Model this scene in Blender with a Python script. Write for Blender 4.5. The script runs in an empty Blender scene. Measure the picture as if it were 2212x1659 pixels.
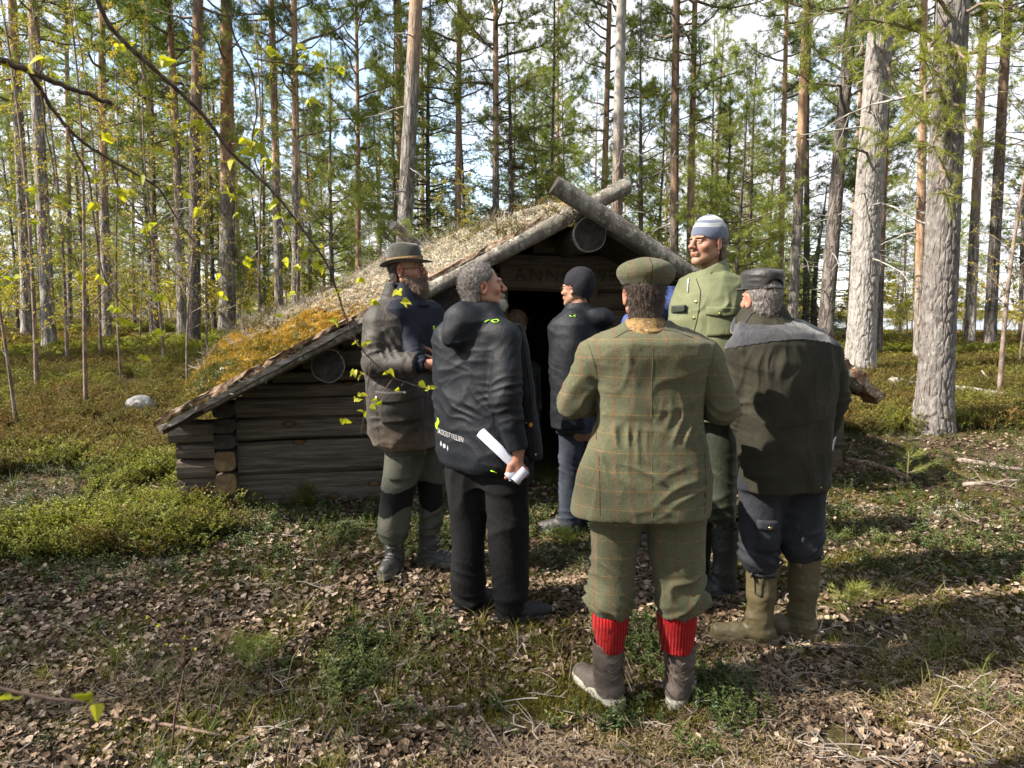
import bpy, math, random
import numpy as np
from mathutils import Vector, Matrix, Euler
random.seed(7); RNG = np.random.default_rng(7)
SC = bpy.context.scene
COL = SC.collection
R = math.radians
# ---------------------------------------------------------------- camera
FPX, CXP, CYP = 1534.0, 1106.0, 829.5          # focal length and centre in 2212-wide picture units
PITCH = R(5.75); CAMZ = 1.6
cd = bpy.data.cameras.new('camera'); cam = bpy.data.objects.new('camera', cd); COL.objects.link(cam)
cd.sensor_width = 36; cd.lens = FPX/2212*36; cd.clip_start = 0.05; cd.clip_end = 3000
cam.location = (0, 0, CAMZ); cam.rotation_euler = (math.pi/2-PITCH, 0, 0)
cd.dof.use_dof = True; cd.dof.focus_distance = 4.6; cd.dof.aperture_fstop = 7.0
SC.camera = cam
# ---------------------------------------------------------------- world, sun, exposure
SUN_EL, SUN_DIR = R(41), Vector((-0.972, -0.235, 0)).normalized()      # horizontal direction towards the sun
w = bpy.data.worlds.new('World'); SC.world = w; w.use_nodes = True
nt = w.node_tree; nt.nodes.clear(); N = nt.nodes; LK = nt.links
out = N.new('ShaderNodeOutputWorld'); bg = N.new('ShaderNodeBackground'); LK.new(bg.outputs[0], out.inputs[0])
sky = N.new('ShaderNodeTexSky'); sky.sky_type = 'NISHITA'; sky.sun_disc = False
sky.sun_elevation = SUN_EL; sky.sun_rotation = math.atan2(SUN_DIR.x, SUN_DIR.y)
sky.air_density = 1.0; sky.dust_density = 0.6; sky.ozone_density = 1.2
tc = N.new('ShaderNodeTexCoord'); mp = N.new('ShaderNodeMapping'); mp.inputs['Scale'].default_value = (1, 1, 2.6)
mp.inputs['Location'].default_value = (0.35, 0.1, 0.25)
nz = N.new('ShaderNodeTexNoise'); nz.inputs['Scale'].default_value = 2.6; nz.inputs['Detail'].default_value = 9; nz.inputs['Roughness'].default_value = .58
rp = N.new('ShaderNodeValToRGB'); rp.color_ramp.elements[0].position = .37; rp.color_ramp.elements[1].position = .55
mx = N.new('ShaderNodeMixRGB'); mx.inputs[2].default_value = (6.1, 6.2, 6.6, 1)
LK.new(tc.outputs['Generated'], mp.inputs[0]); LK.new(mp.outputs[0], nz.inputs[0]); LK.new(nz.outputs[0], rp.inputs[0])
LK.new(rp.outputs[0], mx.inputs[0]); sb = N.new('ShaderNodeVectorMath'); sb.operation = 'MULTIPLY'; sb.inputs[1].default_value = (2.3, 2.1, 1.95); LK.new(sky.outputs[0], sb.inputs[0]); LK.new(sb.outputs[0], mx.inputs[1]); LK.new(mx.outputs[0], bg.inputs[0])
bg.inputs[1].default_value = 0.075
sl = bpy.data.lights.new('sun', 'SUN'); sl.energy = 5.0; sl.angle = R(.53); sl.color = (1, .91, .80)
sun = bpy.data.objects.new('sun', sl); COL.objects.link(sun)
sv = Vector((SUN_DIR.x*math.cos(SUN_EL), SUN_DIR.y*math.cos(SUN_EL), math.sin(SUN_EL)))
sun.rotation_euler = sv.to_track_quat('Z', 'Y').to_euler(); sun.location = sv*60
vs = SC.view_settings; vs.view_transform = 'Standard'; vs.look = 'None'; vs.gamma = 1; vs.use_curve_mapping = False; vs.exposure = 1.5
SC.cycles.max_bounces = 7; SC.cycles.diffuse_bounces = 3; SC.cycles.glossy_bounces = 2; SC.cycles.transmission_bounces = 4
SC.cycles.transparent_max_bounces = 4; SC.cycles.caustics_reflective = False; SC.cycles.caustics_refractive = False
SC.cycles.sample_clamp_indirect = 6; SC.cycles.use_adaptive_sampling = True; SC.cycles.adaptive_threshold = .02

# ---------------------------------------------------------------- geometry helpers
SA, CA = math.sin(math.pi/2-PITCH), math.cos(math.pi/2-PITCH)
def ray(px, py):
    x, y = (px-CXP)/FPX, (CYP-py)/FPX
    return Vector((x, y*CA+SA, y*SA-CA))
def P(px, py, Y):                     # point of the place at depth Y seen at picture position px, py
    d = ray(px, py); return Vector((0, 0, CAMZ))+d*(Y/d.y)
def pz(px, py, Y): return P(px, py, Y).z
_by = np.array([-60, 0, 2.6, 4, 5.2, 7, 8.5, 11, 14, 18, 30, 60, 100, 200, 900.])
_bl = np.array([0, 0, 0, .06, .13, .26, .38, .62, .80, .95, 1.05, .9, .8, 1.0, 5.])
_br = np.array([0, 0, 0, .05, .13, .26, .36, .66, .74, .74, .55, .0, -.9, -.9, 4.])
def g(X, Y):
    X = np.asarray(X, float); Y = np.asarray(Y, float)
    a = np.interp(Y, _by, _bl); b = np.interp(Y, _by, _br)
    s = 1/(1+np.exp(-(X-1.0)/1.5)); z = a*(1-s)+b*s
    far = np.clip(Y/8, 0.25, 1)
    z = z+.022*np.sin(X*2.1+Y*.9)*np.sin(Y*1.7-X*.6)+.05*far*np.sin(X*.55+1.3)*np.sin(Y*.5+X*.21)+.010*np.sin(X*5.3+Y*3.1)*np.sin(Y*6.1-X*2.2)
    z = z+.05*np.exp(-(((X-1.15)/.8)**2+((Y-4.0)/.6)**2))-.062*np.exp(-(((X-.9)/1.1)**2+((Y-2.9)/.55)**2))
    return z
def gz(x, y): return float(g(x, y))
def hit(px, py):                      # where the line of sight meets the ground
    d = ray(px, py); o = Vector((0, 0, CAMZ)); t = 1.0
    while t < 400:
        p = o+d*t
        if p.z < gz(p.x, p.y): break
        t *= 1.004
    return o+d*t
def vnoise(p, seed=0):                # smooth value noise, p (N,3) -> -1..1
    p = np.asarray(p, np.float64); i = np.floor(p).astype(np.int64); f = p-i; f = f*f*(3-2*f)
    def h(ix, iy, iz):
        n = (ix*374761393+iy*668265263+iz*2147483647+seed*974711) & 0x7fffffff
        n = ((n ^ (n >> 13))*1274126177) & 0x7fffffff
        return ((n ^ (n >> 16)) & 0xffff)/32767.5-1
    r = 0
    for dx in (0, 1):
        for dy in (0, 1):
            for dz in (0, 1):
                wgt = (f[:, 0] if dx else 1-f[:, 0])*(f[:, 1] if dy else 1-f[:, 1])*(f[:, 2] if dz else 1-f[:, 2])
                r = r+wgt*h(i[:, 0]+dx, i[:, 1]+dy, i[:, 2]+dz)
    return r
def mesh(name, V, F, mats=(), smooth=False, midx=None):
    me = bpy.data.meshes.new(name); V = np.asarray(V, np.float32)
    if isinstance(F, np.ndarray):
        k = F.shape[1]; me.vertices.add(len(V)); me.vertices.foreach_set('co', V.ravel())
        me.loops.add(F.size); me.loops.foreach_set('vertex_index', F.ravel().astype(np.int32))
        me.polygons.add(len(F)); me.polygons.foreach_set('loop_start', np.arange(0, F.size, k, dtype=np.int32))
        me.update(calc_edges=True); me.validate()
    else:
        me.from_pydata([tuple(v) for v in V], [], F); me.update()
    for m in (mats if isinstance(mats, (list, tuple)) else [mats]): me.materials.append(m)
    if smooth: me.polygons.foreach_set('use_smooth', np.ones(len(me.polygons), bool))
    if midx is not None: me.polygons.foreach_set('material_index', np.asarray(midx, np.int32))
    return me
def obj(name, me, parent=None, loc=None, rot=None, **props):
    o = bpy.data.objects.new(name, me); COL.objects.link(o)
    if parent is not None: o.parent = parent
    if loc is not None: o.location = loc
    if rot is not None: o.rotation_euler = rot
    for k, v in props.items():
        if v is not None: o[k] = v
    return o
def thing(name, label, cat, loc=(0, 0, 0), rz=0, group=None):
    o = bpy.data.objects.new(name, None); COL.objects.link(o); o.location = loc; o.rotation_euler = (0, 0, rz); o.empty_display_size = .1
    o['label'] = label; o['category'] = cat
    if group: o['group'] = group
    return o
class MB:                              # collects pieces of one mesh
    def __init__(s): s.V = []; s.F = []; s.n = 0; s.M = []
    def add(s, V, F, m=0):
        V = [tuple(v) for v in V]
        s.V += V; s.F += [tuple(i+s.n for i in f) for f in F]; s.M += [m]*len(F); s.n += len(V)
    def tube(s, pts, rad, n=8, cap=True, m=0, nz=0, seed=0):
        pts = [Vector(p) for p in pts]; V = []; ref = None
        if not hasattr(rad, '__len__'): rad = [rad]*len(pts)
        for i, p in enumerate(pts):
            t = (pts[min(i+1, len(pts)-1)]-pts[max(i-1, 0)]).normalized()
            if ref is None: ref = Vector((0, 0, 1)) if abs(t.z) < .9 else Vector((1, 0, 0))
            a = t.cross(ref).normalized(); b = t.cross(a).normalized(); ref = -b if False else ref
            for k in range(n):
                th = 2*math.pi*k/n; rr = rad[i]
                if nz: rr *= 1+nz*math.sin(3*th+seed+i*.7)*.5+nz*math.sin(7*th+seed*2+i*1.9)*.35
                V.append(p+a*(math.cos(th)*rr)+b*(math.sin(th)*rr))
        F = []
        for i in range(len(pts)-1):
            for k in range(n):
                k2 = (k+1) % n; F.append((i*n+k, i*n+k2, (i+1)*n+k2, (i+1)*n+k))
        if cap: F.append(tuple(range(n))[::-1]); F.append(tuple((len(pts)-1)*n+k for k in range(n)))
        s.add(V, F, m)
    def box(s, c, d, m=0, rot=None):
        V = []
        for x in (-1, 1):
            for y in (-1, 1):
                for z in (-1, 1):
                    v = Vector((x*d[0]/2, y*d[1]/2, z*d[2]/2))
                    if rot is not None: v = rot @ v
                    V.append(v+Vector(c))
        s.add(V, [(0, 1, 3, 2), (4, 6, 7, 5), (0, 4, 5, 1), (2, 3, 7, 6), (0, 2, 6, 4), (1, 5, 7, 3)], m)
    def mesh(s, name, mats, smooth=True):
        me = mesh(name, s.V, s.F, mats, smooth, s.M); return me
# ---------------------------------------------------------------- materials
def lnk(t, a, b): t.links.new(a, b)
def ramp(t, fac, cols, pos=None):
    r = t.nodes.new('ShaderNodeValToRGB'); e = r.color_ramp.elements
    pos = pos or [i/(len(cols)-1) for i in range(len(cols))]
    while len(e) < len(cols): e.new(.5)
    for i, c in enumerate(cols): e[i].position = pos[i]; e[i].color = (c[0], c[1], c[2], 1)
    lnk(t, fac, r.inputs[0]); return r.outputs[0]
def noise(t, co, scale, detail=4, rough=.55, stretch=None, dist=0):
    if stretch:
        m = t.nodes.new('ShaderNodeMapping'); m.inputs['Scale'].default_value = stretch; lnk(t, co, m.inputs[0]); co = m.outputs[0]
    n = t.nodes.new('ShaderNodeTexNoise'); n.inputs['Scale'].default_value = scale; n.inputs['Detail'].default_value = detail
    n.inputs['Roughness'].default_value = rough; n.inputs['Distortion'].default_value = dist; lnk(t, co, n.inputs[0]); return n.outputs[0]
def mth(t, op, a, b=None, c=None):
    m = t.nodes.new('ShaderNodeMath'); m.operation = op
    for i, v in enumerate((a, b, c)):
        if v is None: continue
        if isinstance(v, (int, float)): m.inputs[i].default_value = v
        else: lnk(t, v, m.inputs[i])
    return m.outputs[0]
def mixc(t, fac, a, b, mode='MIX'):
    m = t.nodes.new('ShaderNodeMixRGB'); m.blend_type = mode
    for i, v in enumerate((fac, a, b)):
        if isinstance(v, (int, float)): m.inputs[i].default_value = v
        elif isinstance(v, tuple): m.inputs[i].default_value = (v[0], v[1], v[2], 1)
        else: lnk(t, v, m.inputs[i])
    return m.outputs[0]
def newmat(name, rough=.8, spec=.3):
    m = bpy.data.materials.new(name); m.use_nodes = True; t = m.node_tree; b = t.nodes['Principled BSDF']
    b.inputs['Roughness'].default_value = rough; b.inputs['Specular IOR Level'].default_value = spec
    co = t.nodes.new('ShaderNodeTexCoord').outputs['Object']; return m, t, b, co
def bump(t, b, h, dist=.01, strength=1.0):
    n = t.nodes.new('ShaderNodeBump'); n.inputs['Distance'].default_value = dist; n.inputs['Strength'].default_value = strength
    lnk(t, h, n.inputs['Height']); lnk(t, n.outputs[0], b.inputs['Normal']); return n
def nmat(name, cols, scale=8, detail=5, rough=.8, bmp=.004, bscale=None, stretch=None, spec=.25, pos=None, rnd=0, sheen=0, trans=0, tcol=None):
    m, t, b, co = newmat(name, rough, spec)
    f = noise(t, co, scale, detail, .6, stretch)
    if rnd:
        oi = t.nodes.new('ShaderNodeObjectInfo'); f = mth(t, 'ADD', mth(t, 'MULTIPLY', f, 1-rnd), mth(t, 'MULTIPLY', oi.outputs['Random'], rnd))
        pos = pos or [i/(len(cols)-1)*.8+.1 for i in range(len(cols))]
    else: pos = pos or [.3+.4*i/(len(cols)-1) for i in range(len(cols))]
    c = ramp(t, f, cols, pos); lnk(t, c, b.inputs['Base Color'])
    if bmp: bump(t, b, noise(t, co, bscale or scale*3, 5, .65, stretch), bmp)
    if sheen: b.inputs['Sheen Weight'].default_value = sheen
    if trans:
        tr = t.nodes.new('ShaderNodeBsdfTranslucent'); ms = t.nodes.new('ShaderNodeMixShader'); ms.inputs[0].default_value = trans
        cc = mixc(t, 1, c, tcol or (1.3, 1.35, .7), 'MULTIPLY'); lnk(t, cc, tr.inputs[0])
        o = t.nodes['Material Output']; lnk(t, b.outputs[0], ms.inputs[1]); lnk(t, tr.outputs[0], ms.inputs[2]); lnk(t, ms.outputs[0], o.inputs[0])
    return m
# ---------------------------------------------------------------- scatter of uncountable ground cover
def scatter(name, pts, rots, scl, idx, temps, parent=None, align=None):
    me = bpy.data.meshes.new(name); n = len(pts); me.vertices.add(n); me.vertices.foreach_set('co', np.asarray(pts, np.float32).ravel())
    a = me.attributes.new('rot', 'FLOAT_VECTOR', 'POINT'); a.data.foreach_set('vector', np.asarray(rots, np.float32).ravel())
    a = me.attributes.new('scl', 'FLOAT', 'POINT'); a.data.foreach_set('value', np.asarray(scl, np.float32))
    a = me.attributes.new('idx', 'INT', 'POINT'); a.data.foreach_set('value', np.asarray(idx, np.int32))
    o = obj(name, me, parent, kind='stuff')
    c = bpy.data.collections.new(name+'_pieces')
    for i, tm in enumerate(temps): c.objects.link(bpy.data.objects.new('%s_piece_%02d' % (name, i), tm))
    ng = bpy.data.node_groups.new(name, 'GeometryNodeTree')
    ng.interface.new_socket('Geometry', in_out='INPUT', socket_type='NodeSocketGeometry'); ng.interface.new_socket('Geometry', in_out='OUTPUT', socket_type='NodeSocketGeometry')
    gi, go = ng.nodes.new('NodeGroupInput'), ng.nodes.new('NodeGroupOutput')
    ip = ng.nodes.new('GeometryNodeInstanceOnPoints'); ci = ng.nodes.new('GeometryNodeCollectionInfo')
    ci.inputs['Collection'].default_value = c; ci.inputs['Separate Children'].default_value = True; ci.inputs['Reset Children'].default_value = True
    def at(nm, ty):
        q = ng.nodes.new('GeometryNodeInputNamedAttribute'); q.data_type = ty; q.inputs['Name'].default_value = nm; return q.outputs['Attribute']
    er = ng.nodes.new('FunctionNodeEulerToRotation'); ng.links.new(at('rot', 'FLOAT_VECTOR'), er.inputs[0]); ng.links.new(er.outputs[0], ip.inputs['Rotation'])
    ng.links.new(at('scl', 'FLOAT'), ip.inputs['Scale']); ng.links.new(at('idx', 'INT'), ip.inputs['Instance Index'])
    ip.inputs['Pick Instance'].default_value = True
    ng.links.new(gi.outputs[0], ip.inputs['Points']); ng.links.new(ci.outputs[0], ip.inputs['Instance']); ng.links.new(ip.outputs[0], go.inputs[0])
    md = o.modifiers.new('scatter', 'NODES'); md.node_group = ng
    return o
# ================================================================ GROUND, WATER
def axis(lo, hi, fine_lo, fine_hi, step, grow=1.13):
    a = list(np.arange(fine_lo, fine_hi, step)); s = step
    while a[-1] < hi: s *= grow; a.append(a[-1]+s)
    s = step
    while a[0] > lo: s *= grow; a.insert(0, a[0]-s)
    return np.array(a)
gx = axis(-900, 900, -6, 6, .07, 1.09); gy = axis(-60, 1500, 1.5, 9.5, .07, 1.07)
GX, GY = np.meshgrid(gx, gy); GZ = g(GX, GY)
GZ = GZ+.012*vnoise(np.c_[GX.ravel()*4, GY.ravel()*4, GY.ravel()*0], 3).reshape(GX.shape)*(np.abs(GX) < 12)
ni, nj = GX.shape; ii = np.arange(ni*nj).reshape(ni, nj)
Fq = np.stack([ii[:-1, :-1], ii[:-1, 1:], ii[1:, 1:], ii[1:, :-1]], -1).reshape(-1, 4)
m, t, b, co = newmat('forest_floor', .95, .1)
n1 = noise(t, co, 1.3, 6, .6); n2 = noise(t, co, 26, 5, .7)
c1 = ramp(t, n2, [(.035, .024, .014), (.11, .075, .045), (.20, .145, .10)], [.3, .5, .72])
c1 = mixc(t, .45, c1, (.03, .022, .014))
c2 = ramp(t, n2, [(.025, .030, .010), (.09, .085, .022), (.15, .13, .035)], [.3, .5, .7])
c3 = ramp(t, n1, [(0, 0, 0), (1, 1, 1)], [.46, .58])
sep = t.nodes.new('ShaderNodeSeparateXYZ'); lnk(t, co, sep.inputs[0])
far = mth(t, 'MULTIPLY', mth(t, 'SMOOTH_MIN', mth(t, 'MAXIMUM', mth(t, 'SUBTRACT', sep.outputs[1], 7.0), 0), 6, 2), .16)
near = mixc(t, mth(t, 'MULTIPLY', c3, .75), c1, c2)
heath = ramp(t, noise(t, co, 3.1, 8, .7), [(.035, .030, .012), (.085, .070, .024), (.14, .105, .038), (.13, .07, .038)], [.32, .47, .6, .75])
lnk(t, mixc(t, far, near, heath), b.inputs['Base Color']); bump(t, b, n2, .03)
obj('ground', mesh('ground', np.c_[GX.ravel(), GY.ravel(), GZ.ravel()], Fq, m, True), kind='structure')
m, t, b, co = newmat('lake_water', .12, .5); b.inputs['Base Color'].default_value = (.05, .09, .15, 1)
bump(t, b, noise(t, co, .8, 4, .6, (1, 3, 1)), .05)
obj('water', mesh('water', [(15, 78, -.55), (160, 78, -.55), (220, 330, -.55), (20, 330, -.55)], [(0, 1, 2, 3)], m), kind='structure')

# ---- small plants, leaves and moss
def leafquad(c, d, side, L, W, fold=.3):          # pointed leaf, folded on its midrib
    d = Vector(d).normalized(); s = Vector(side).normalized(); u = d.cross(s).normalized()
    c = Vector(c); mid = c+d*L*.45-u*W*fold*.4
    return [c, mid+s*W*.5+u*W*fold, c+d*L-u*L*.12, mid-s*W*.5+u*W*fold, mid], [(0, 1, 4), (1, 2, 4), (2, 3, 4), (3, 0, 4)]
def rv(): return Vector((random.uniform(-1, 1), random.uniform(-1, 1), random.uniform(-1, 1)))
M_dead = nmat('dry_birch_leaf', [(.026, .017, .010), (.066, .042, .025), (.130, .087, .054), (.21, .152, .102), (.34, .27, .20)], 30, 3, .75, .0015, 90, rnd=.85, spec=.25)
M_ling = nmat('lingonberry_leaf', [(.020, .038, .010), (.050, .075, .018), (.11, .125, .034)], 60, 2, .5, 0, rnd=.6, spec=.22)
M_bilb = nmat('bilberry_leaf', [(.10, .115, .018), (.20, .215, .030), (.32, .31, .055)], 40, 2, .5, 0, rnd=.6, trans=.35)
M_heath = nmat('autumn_heath_leaf', [(.10, .065, .02), (.16, .12, .03), (.17, .16, .03), (.20, .085, .03)], 40, 2, .7, 0, rnd=.75, trans=.2)
M_stem = nmat('green_stem', [(.05, .07, .02), (.11, .09, .03)], 30, 2, .7, 0, rnd=.5)
M_moss = nmat('green_moss', [(.04, .042, .007), (.095, .088, .014), (.16, .13, .022)], 50, 2, .9, 0, rnd=.6, trans=.2)
M_gold = nmat('golden_moss', [(.13, .065, .008), (.32, .19, .025), (.50, .34, .06)], 50, 2, .8, 0, rnd=.6, trans=.25)
M_lich = nmat('reindeer_lichen', [(.30, .29, .23), (.46, .44, .36), (.62, .60, .50)], 60, 3, .95, 0, rnd=.5)
M_cream = nmat('cream_lichen', [(.42, .35, .24), (.62, .54, .40), (.80, .74, .60)], 60, 3, .95, 0, rnd=.5)
M_grass = nmat('grass_blade', [(.07, .10, .02), (.13, .15, .035), (.26, .22, .09)], 3, 2, .6, 0, rnd=.8, trans=.25)
M_straw = nmat('dry_straw', [(.10, .07, .042), (.27, .20, .12)], 3, 2, .7, 0, rnd=.8)
M_twig = nmat('grey_twig', [(.10, .08, .065), (.22, .19, .16), (.34, .30, .26)], 20, 3, .85, 0, rnd=.6)
def T_dead(k):
    random.seed(k); b = MB(); L = random.uniform(.020, .036); W = L*random.uniform(.75, .95); nn = 9; V = [(0, 0, .004)]
    cu = random.uniform(.15, .7); tw = random.uniform(-.3, .3); jag = [random.uniform(.7, 1.2) for _ in range(nn)]
    for i in range(nn):
        a = 2*math.pi*i/nn; r = (1 if i else 1.25)*jag[i]; x = math.cos(a)*L*.5*r; y = math.sin(a)*W*.5*r*(1-.25*math.cos(a))
        V.append((x, y, cu*(y*y)/(W*.5)*1.2+tw*x*y/L*2+.004+random.uniform(0, .003)))
    b.add(V, [(0, i+1, (i+1) % nn+1) for i in range(nn)])
    return b.mesh('dry_leaf', [M_dead], False)
def T_dead_clump(k):                   # a handful of leaves lying over each other
    random.seed(k+50); b = MB()
    for j in range(7):
        L = random.uniform(.020, .036); W = L*.85; nn = 7; c = Vector((random.gauss(0, .035), random.gauss(0, .035), .003+.004*j)); e = Euler((random.gauss(0, .35), random.gauss(0, .35), random.uniform(0, 6.3)))
        cu = random.uniform(.1, .4); V = [c]
        for i in range(nn):
            a = 2*math.pi*i/nn; r = random.uniform(.7, 1.2)*(1.25 if i == 0 else 1); x = math.cos(a)*L*.5*r; y = math.sin(a)*W*.5*r
            v = Vector((x, y, cu*y*y/(W*.5))); v.rotate(e); V.append(c+v)
        b.add(V, [(0, i+1, (i+1) % nn+1) for i in range(nn)])
    return b.mesh('dry_leaves', [M_dead], False)
def T_ling(k, n=4, h=.07, mat=M_ling, L=.017, per=11):
    random.seed(k+100); b = MB()
    for s in range(n):
        base = Vector((random.gauss(0, .03), random.gauss(0, .03), -.01)); top = base+Vector((random.gauss(0, .02), random.gauss(0, .02), h*random.uniform(.7, 1.3)))
        b.tube([base, top], [.0012, .0008], 3, False, 1)
        for i in range(per):
            f = .25+.75*i/(per-1); p = base.lerp(top, f); a = i*2.4+random.random()
            d = Vector((math.cos(a), math.sin(a), random.uniform(.1, .7))); sd = Vector((-math.sin(a), math.cos(a), 0))
            l = L*random.uniform(.8, 1.25); b.add(*leafquad(p, d, sd, l, l*.55), 0)
    return b.mesh('sprig', [mat, M_stem], False)
def T_bilb(k, h=.17, mat=M_bilb, n=6, L=.016):
    random.seed(k+200); b = MB()
    for s in range(n):
        base = Vector((random.gauss(0, .05), random.gauss(0, .05), -.02)); d = Vector((random.gauss(0, .3), random.gauss(0, .3), 1)).normalized()
        top = base+d*h*random.uniform(.7, 1.15); b.tube([base, top], [.002, .001], 3, False, 1)
        for q in range(6):
            f = random.uniform(.3, 1); p = base.lerp(top, f); a = random.uniform(0, 6.3); e = p+Vector((math.cos(a)*.05, math.sin(a)*.05, .05))*random.uniform(.6, 1.3)*(h/.24)
            b.tube([p, e], [.0013, .0008], 3, False, 1)
            for i in range(5):
                pp = p.lerp(e, .3+.7*i/4); a2 = random.uniform(0, 6.3); dd = Vector((math.cos(a2), math.sin(a2), random.uniform(.2, .9)))
                l = L*random.uniform(.7, 1.3); b.add(*leafquad(pp, dd, Vector((-math.sin(a2), math.cos(a2), 0)), l, l*.6), 0)
    return b.mesh('sprig', [mat, M_stem], False)
def T_tuft(k, mat, n=40, R_=.05, h=.03, w_=.004, lean=.6):
    random.seed(k+300); b = MB()
    for i in range(n):
        p = Vector((random.gauss(0, R_*.5), random.gauss(0, R_*.5), -.004)); d = Vector((random.gauss(0, lean), random.gauss(0, lean), 1)).normalized()
        a = random.uniform(0, 6.3); s = Vector((math.cos(a), math.sin(a), 0))*w_*.5; l = h*random.uniform(.5, 1.3)
        m_ = p+d*l*.55+Vector((0, 0, .1*l)); e = p+d*l+Vector((d.x, d.y, -.3))*l*.3
        b.add([p-s, p+s, m_+s*.8, m_-s*.8, e], [(0, 1, 2, 3), (3, 2, 4)])
    return b.mesh('tuft', [mat], False)
def T_lich(k, mat, n=44, R_=.035):
    random.seed(k+400); b = MB()
    for i in range(n):
        p = Vector((random.gauss(0, R_*.55), random.gauss(0, R_*.55), 0)); top = p+Vector((random.gauss(0, .01), random.gauss(0, .01), random.uniform(.006, .018)))
        for q in range(3):
            s = rv()*.0035; s2 = rv()*.004; b.add([p+s, p-s, top+s2, top-s2+Vector((0, 0, .004))], [(0, 1, 2), (0, 2, 3)])
    return b.mesh('lichen', [mat], False)
def T_grass(k, n=14, h=.13, mat=M_grass, w_=.0035, lean=.45):
    random.seed(k+500); b = MB()
    for i in range(n):
        p = Vector((random.gauss(0, .012), random.gauss(0, .012), -.005)); a = random.uniform(0, 6.3); s = Vector((math.cos(a), math.sin(a), 0))*w_*.5
        d = Vector((random.gauss(0, lean), random.gauss(0, lean), 1)).normalized(); l = h*random.uniform(.5, 1.4); dr = Vector((d.x, d.y, 0))
        q1 = p+d*l*.5; q2 = q1+(d+dr*.9-Vector((0, 0, .35))).normalized()*l*.5
        b.add([p-s, p+s, q1+s*.8, q1-s*.8, q2], [(0, 1, 2, 3), (3, 2, 4)])
    return b.mesh('grass', [mat], False)
def T_twig(k, L=.22, mat=M_twig, r=.0028, nb=4):
    random.seed(k+600); b = MB(); pts = [Vector((-L/2, 0, .01))]
    for i in range(5): pts.append(pts[-1]+Vector((L/5, random.gauss(0, L*.05), random.gauss(0, L*.02))))
    b.tube(pts, [r*(1-.12*i) for i in range(6)], 4, True)
    for q in range(nb):
        i = random.randint(1, 4); a = random.choice((-1, 1))*random.uniform(.4, 1.1); l = L*random.uniform(.2, .45)
        e = pts[i]+Vector((math.cos(a)*l, math.sin(a)*l, random.uniform(0, .04))); b.tube([pts[i], e], [r*.7, r*.4], 3, False)
    return b.mesh('twig', [mat], False)
def T_need(k, mat, n=40):
    random.seed(k+800); b = MB()
    for i in range(n):
        p = Vector((random.gauss(0, .05), random.gauss(0, .05), random.uniform(.002, .02))); a = random.uniform(0, 6.3); d = Vector((math.cos(a), math.sin(a), random.gauss(0, .25)))*random.uniform(.012, .035); s = Vector((-math.sin(a), math.cos(a), 0))*.0011
        b.add([p-s, p+s, p+d+s, p+d-s], [(0, 1, 2, 3)])
    return b.mesh('needle_litter', [mat], False)
def T_heather(k, mat, h=.16):
    random.seed(k+700); b = MB()
    for s in range(9):
        base = Vector((random.gauss(0, .03), random.gauss(0, .03), -.01)); d = Vector((random.gauss(0, .6), random.gauss(0, .6), 1)).normalized(); top = base+d*h*random.uniform(.6, 1.2)
        b.tube([base, base.lerp(top, .5)+rv()*.01, top], [.0022, .0016, .001], 3, False, 0)
        for q in range(3):
            p = base.lerp(top, random.uniform(.3, .9)); b.tube([p, p+(d+rv()*.9).normalized()*h*.35], [.0013, .0008], 3, False, 0)
    return b.mesh('heather', [mat], False)
def zone(X, Y, s, seed): return vnoise(np.c_[X*s, Y*s, np.zeros_like(X)], seed)
def field(n, ylo, yhi, spread=.84, margin=1.2, pw=1.0):       # points on the ground, thinner with distance
    u = RNG.random(n); Y = (ylo**(1-pw)+(yhi**(1-pw)-ylo**(1-pw))*u)**(1/(1-pw)) if pw != 1 else ylo*(yhi/ylo)**u
    X = RNG.uniform(-1, 1, n)*(Y*spread+margin); return X, Y
def put(name, X, Y, temps, smin, smax, tilt=.2, lift=0, label=None, parent=None, Z=None, rotf=None):
    n = len(X); Zz = g(X, Y)+.012*vnoise(np.c_[X*4, Y*4, Y*0], 3)+lift if Z is None else Z
    r = np.c_[RNG.normal(0, tilt, n), RNG.normal(0, tilt, n), RNG.uniform(0, 6.28, n)]
    return scatter(name, np.c_[X, Y, Zz], r, RNG.uniform(smin, smax, n), RNG.integers(0, len(temps), n), temps, parent)
def hutfree(X, Y):                     # keep plants out of the hut's floor
    dx, dy = X+2.44, Y-5.2; u = dx*.976+dy*.216; v = -dx*.216+dy*.976
    return ~((u > -.05) & (u < 5.25) & (v > -.02) & (v < 4.6))
X, Y = field(66000, 1.9, 9.5, .8, .8, 1.6); k = hutfree(X, Y) & ((zone(X, Y, 1.1, 5)+.5*zone(X, Y, 4, 6)) > -1.0) & (RNG.random(len(X)) < np.clip(1.25-.11*Y, .15, 1))
put('leaf_litter', X[k], Y[k], [T_dead(i) for i in range(9)], .75, 1.35, .35, .006)
X, Y = field(9000, 1.9, 8, .8, .8, 1.5); k = hutfree(X, Y) & (zone(X, Y, 1.1, 5) > -.1) & ~((X < -1.6) & (Y > 5.0))
put('leaf_litter', X[k], Y[k], [T_dead_clump(i) for i in range(5)], .8, 1.2, .15, .004)
X, Y = field(19000, 1.9, 10, .82, 1, 1.4); zz = .7*zone(X, Y, 1.3, 9)+.6*zone(X, Y, 4.5, 10)+.35*zone(X, Y, 11, 11)+RNG.normal(0, .16, len(X))
k = hutfree(X, Y) & ((zz > .36+.16*(Y < 4.2)) | ((Y > 4.55) & (Y < 5.3) & (X < .2) & (RNG.random(len(X)) < .9)) | ((X > 2) & (Y > 4) & (RNG.random(len(X)) < .35))| ((X < -1) & (Y > 3.9) & (RNG.random(len(X)) < .3)))
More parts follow.
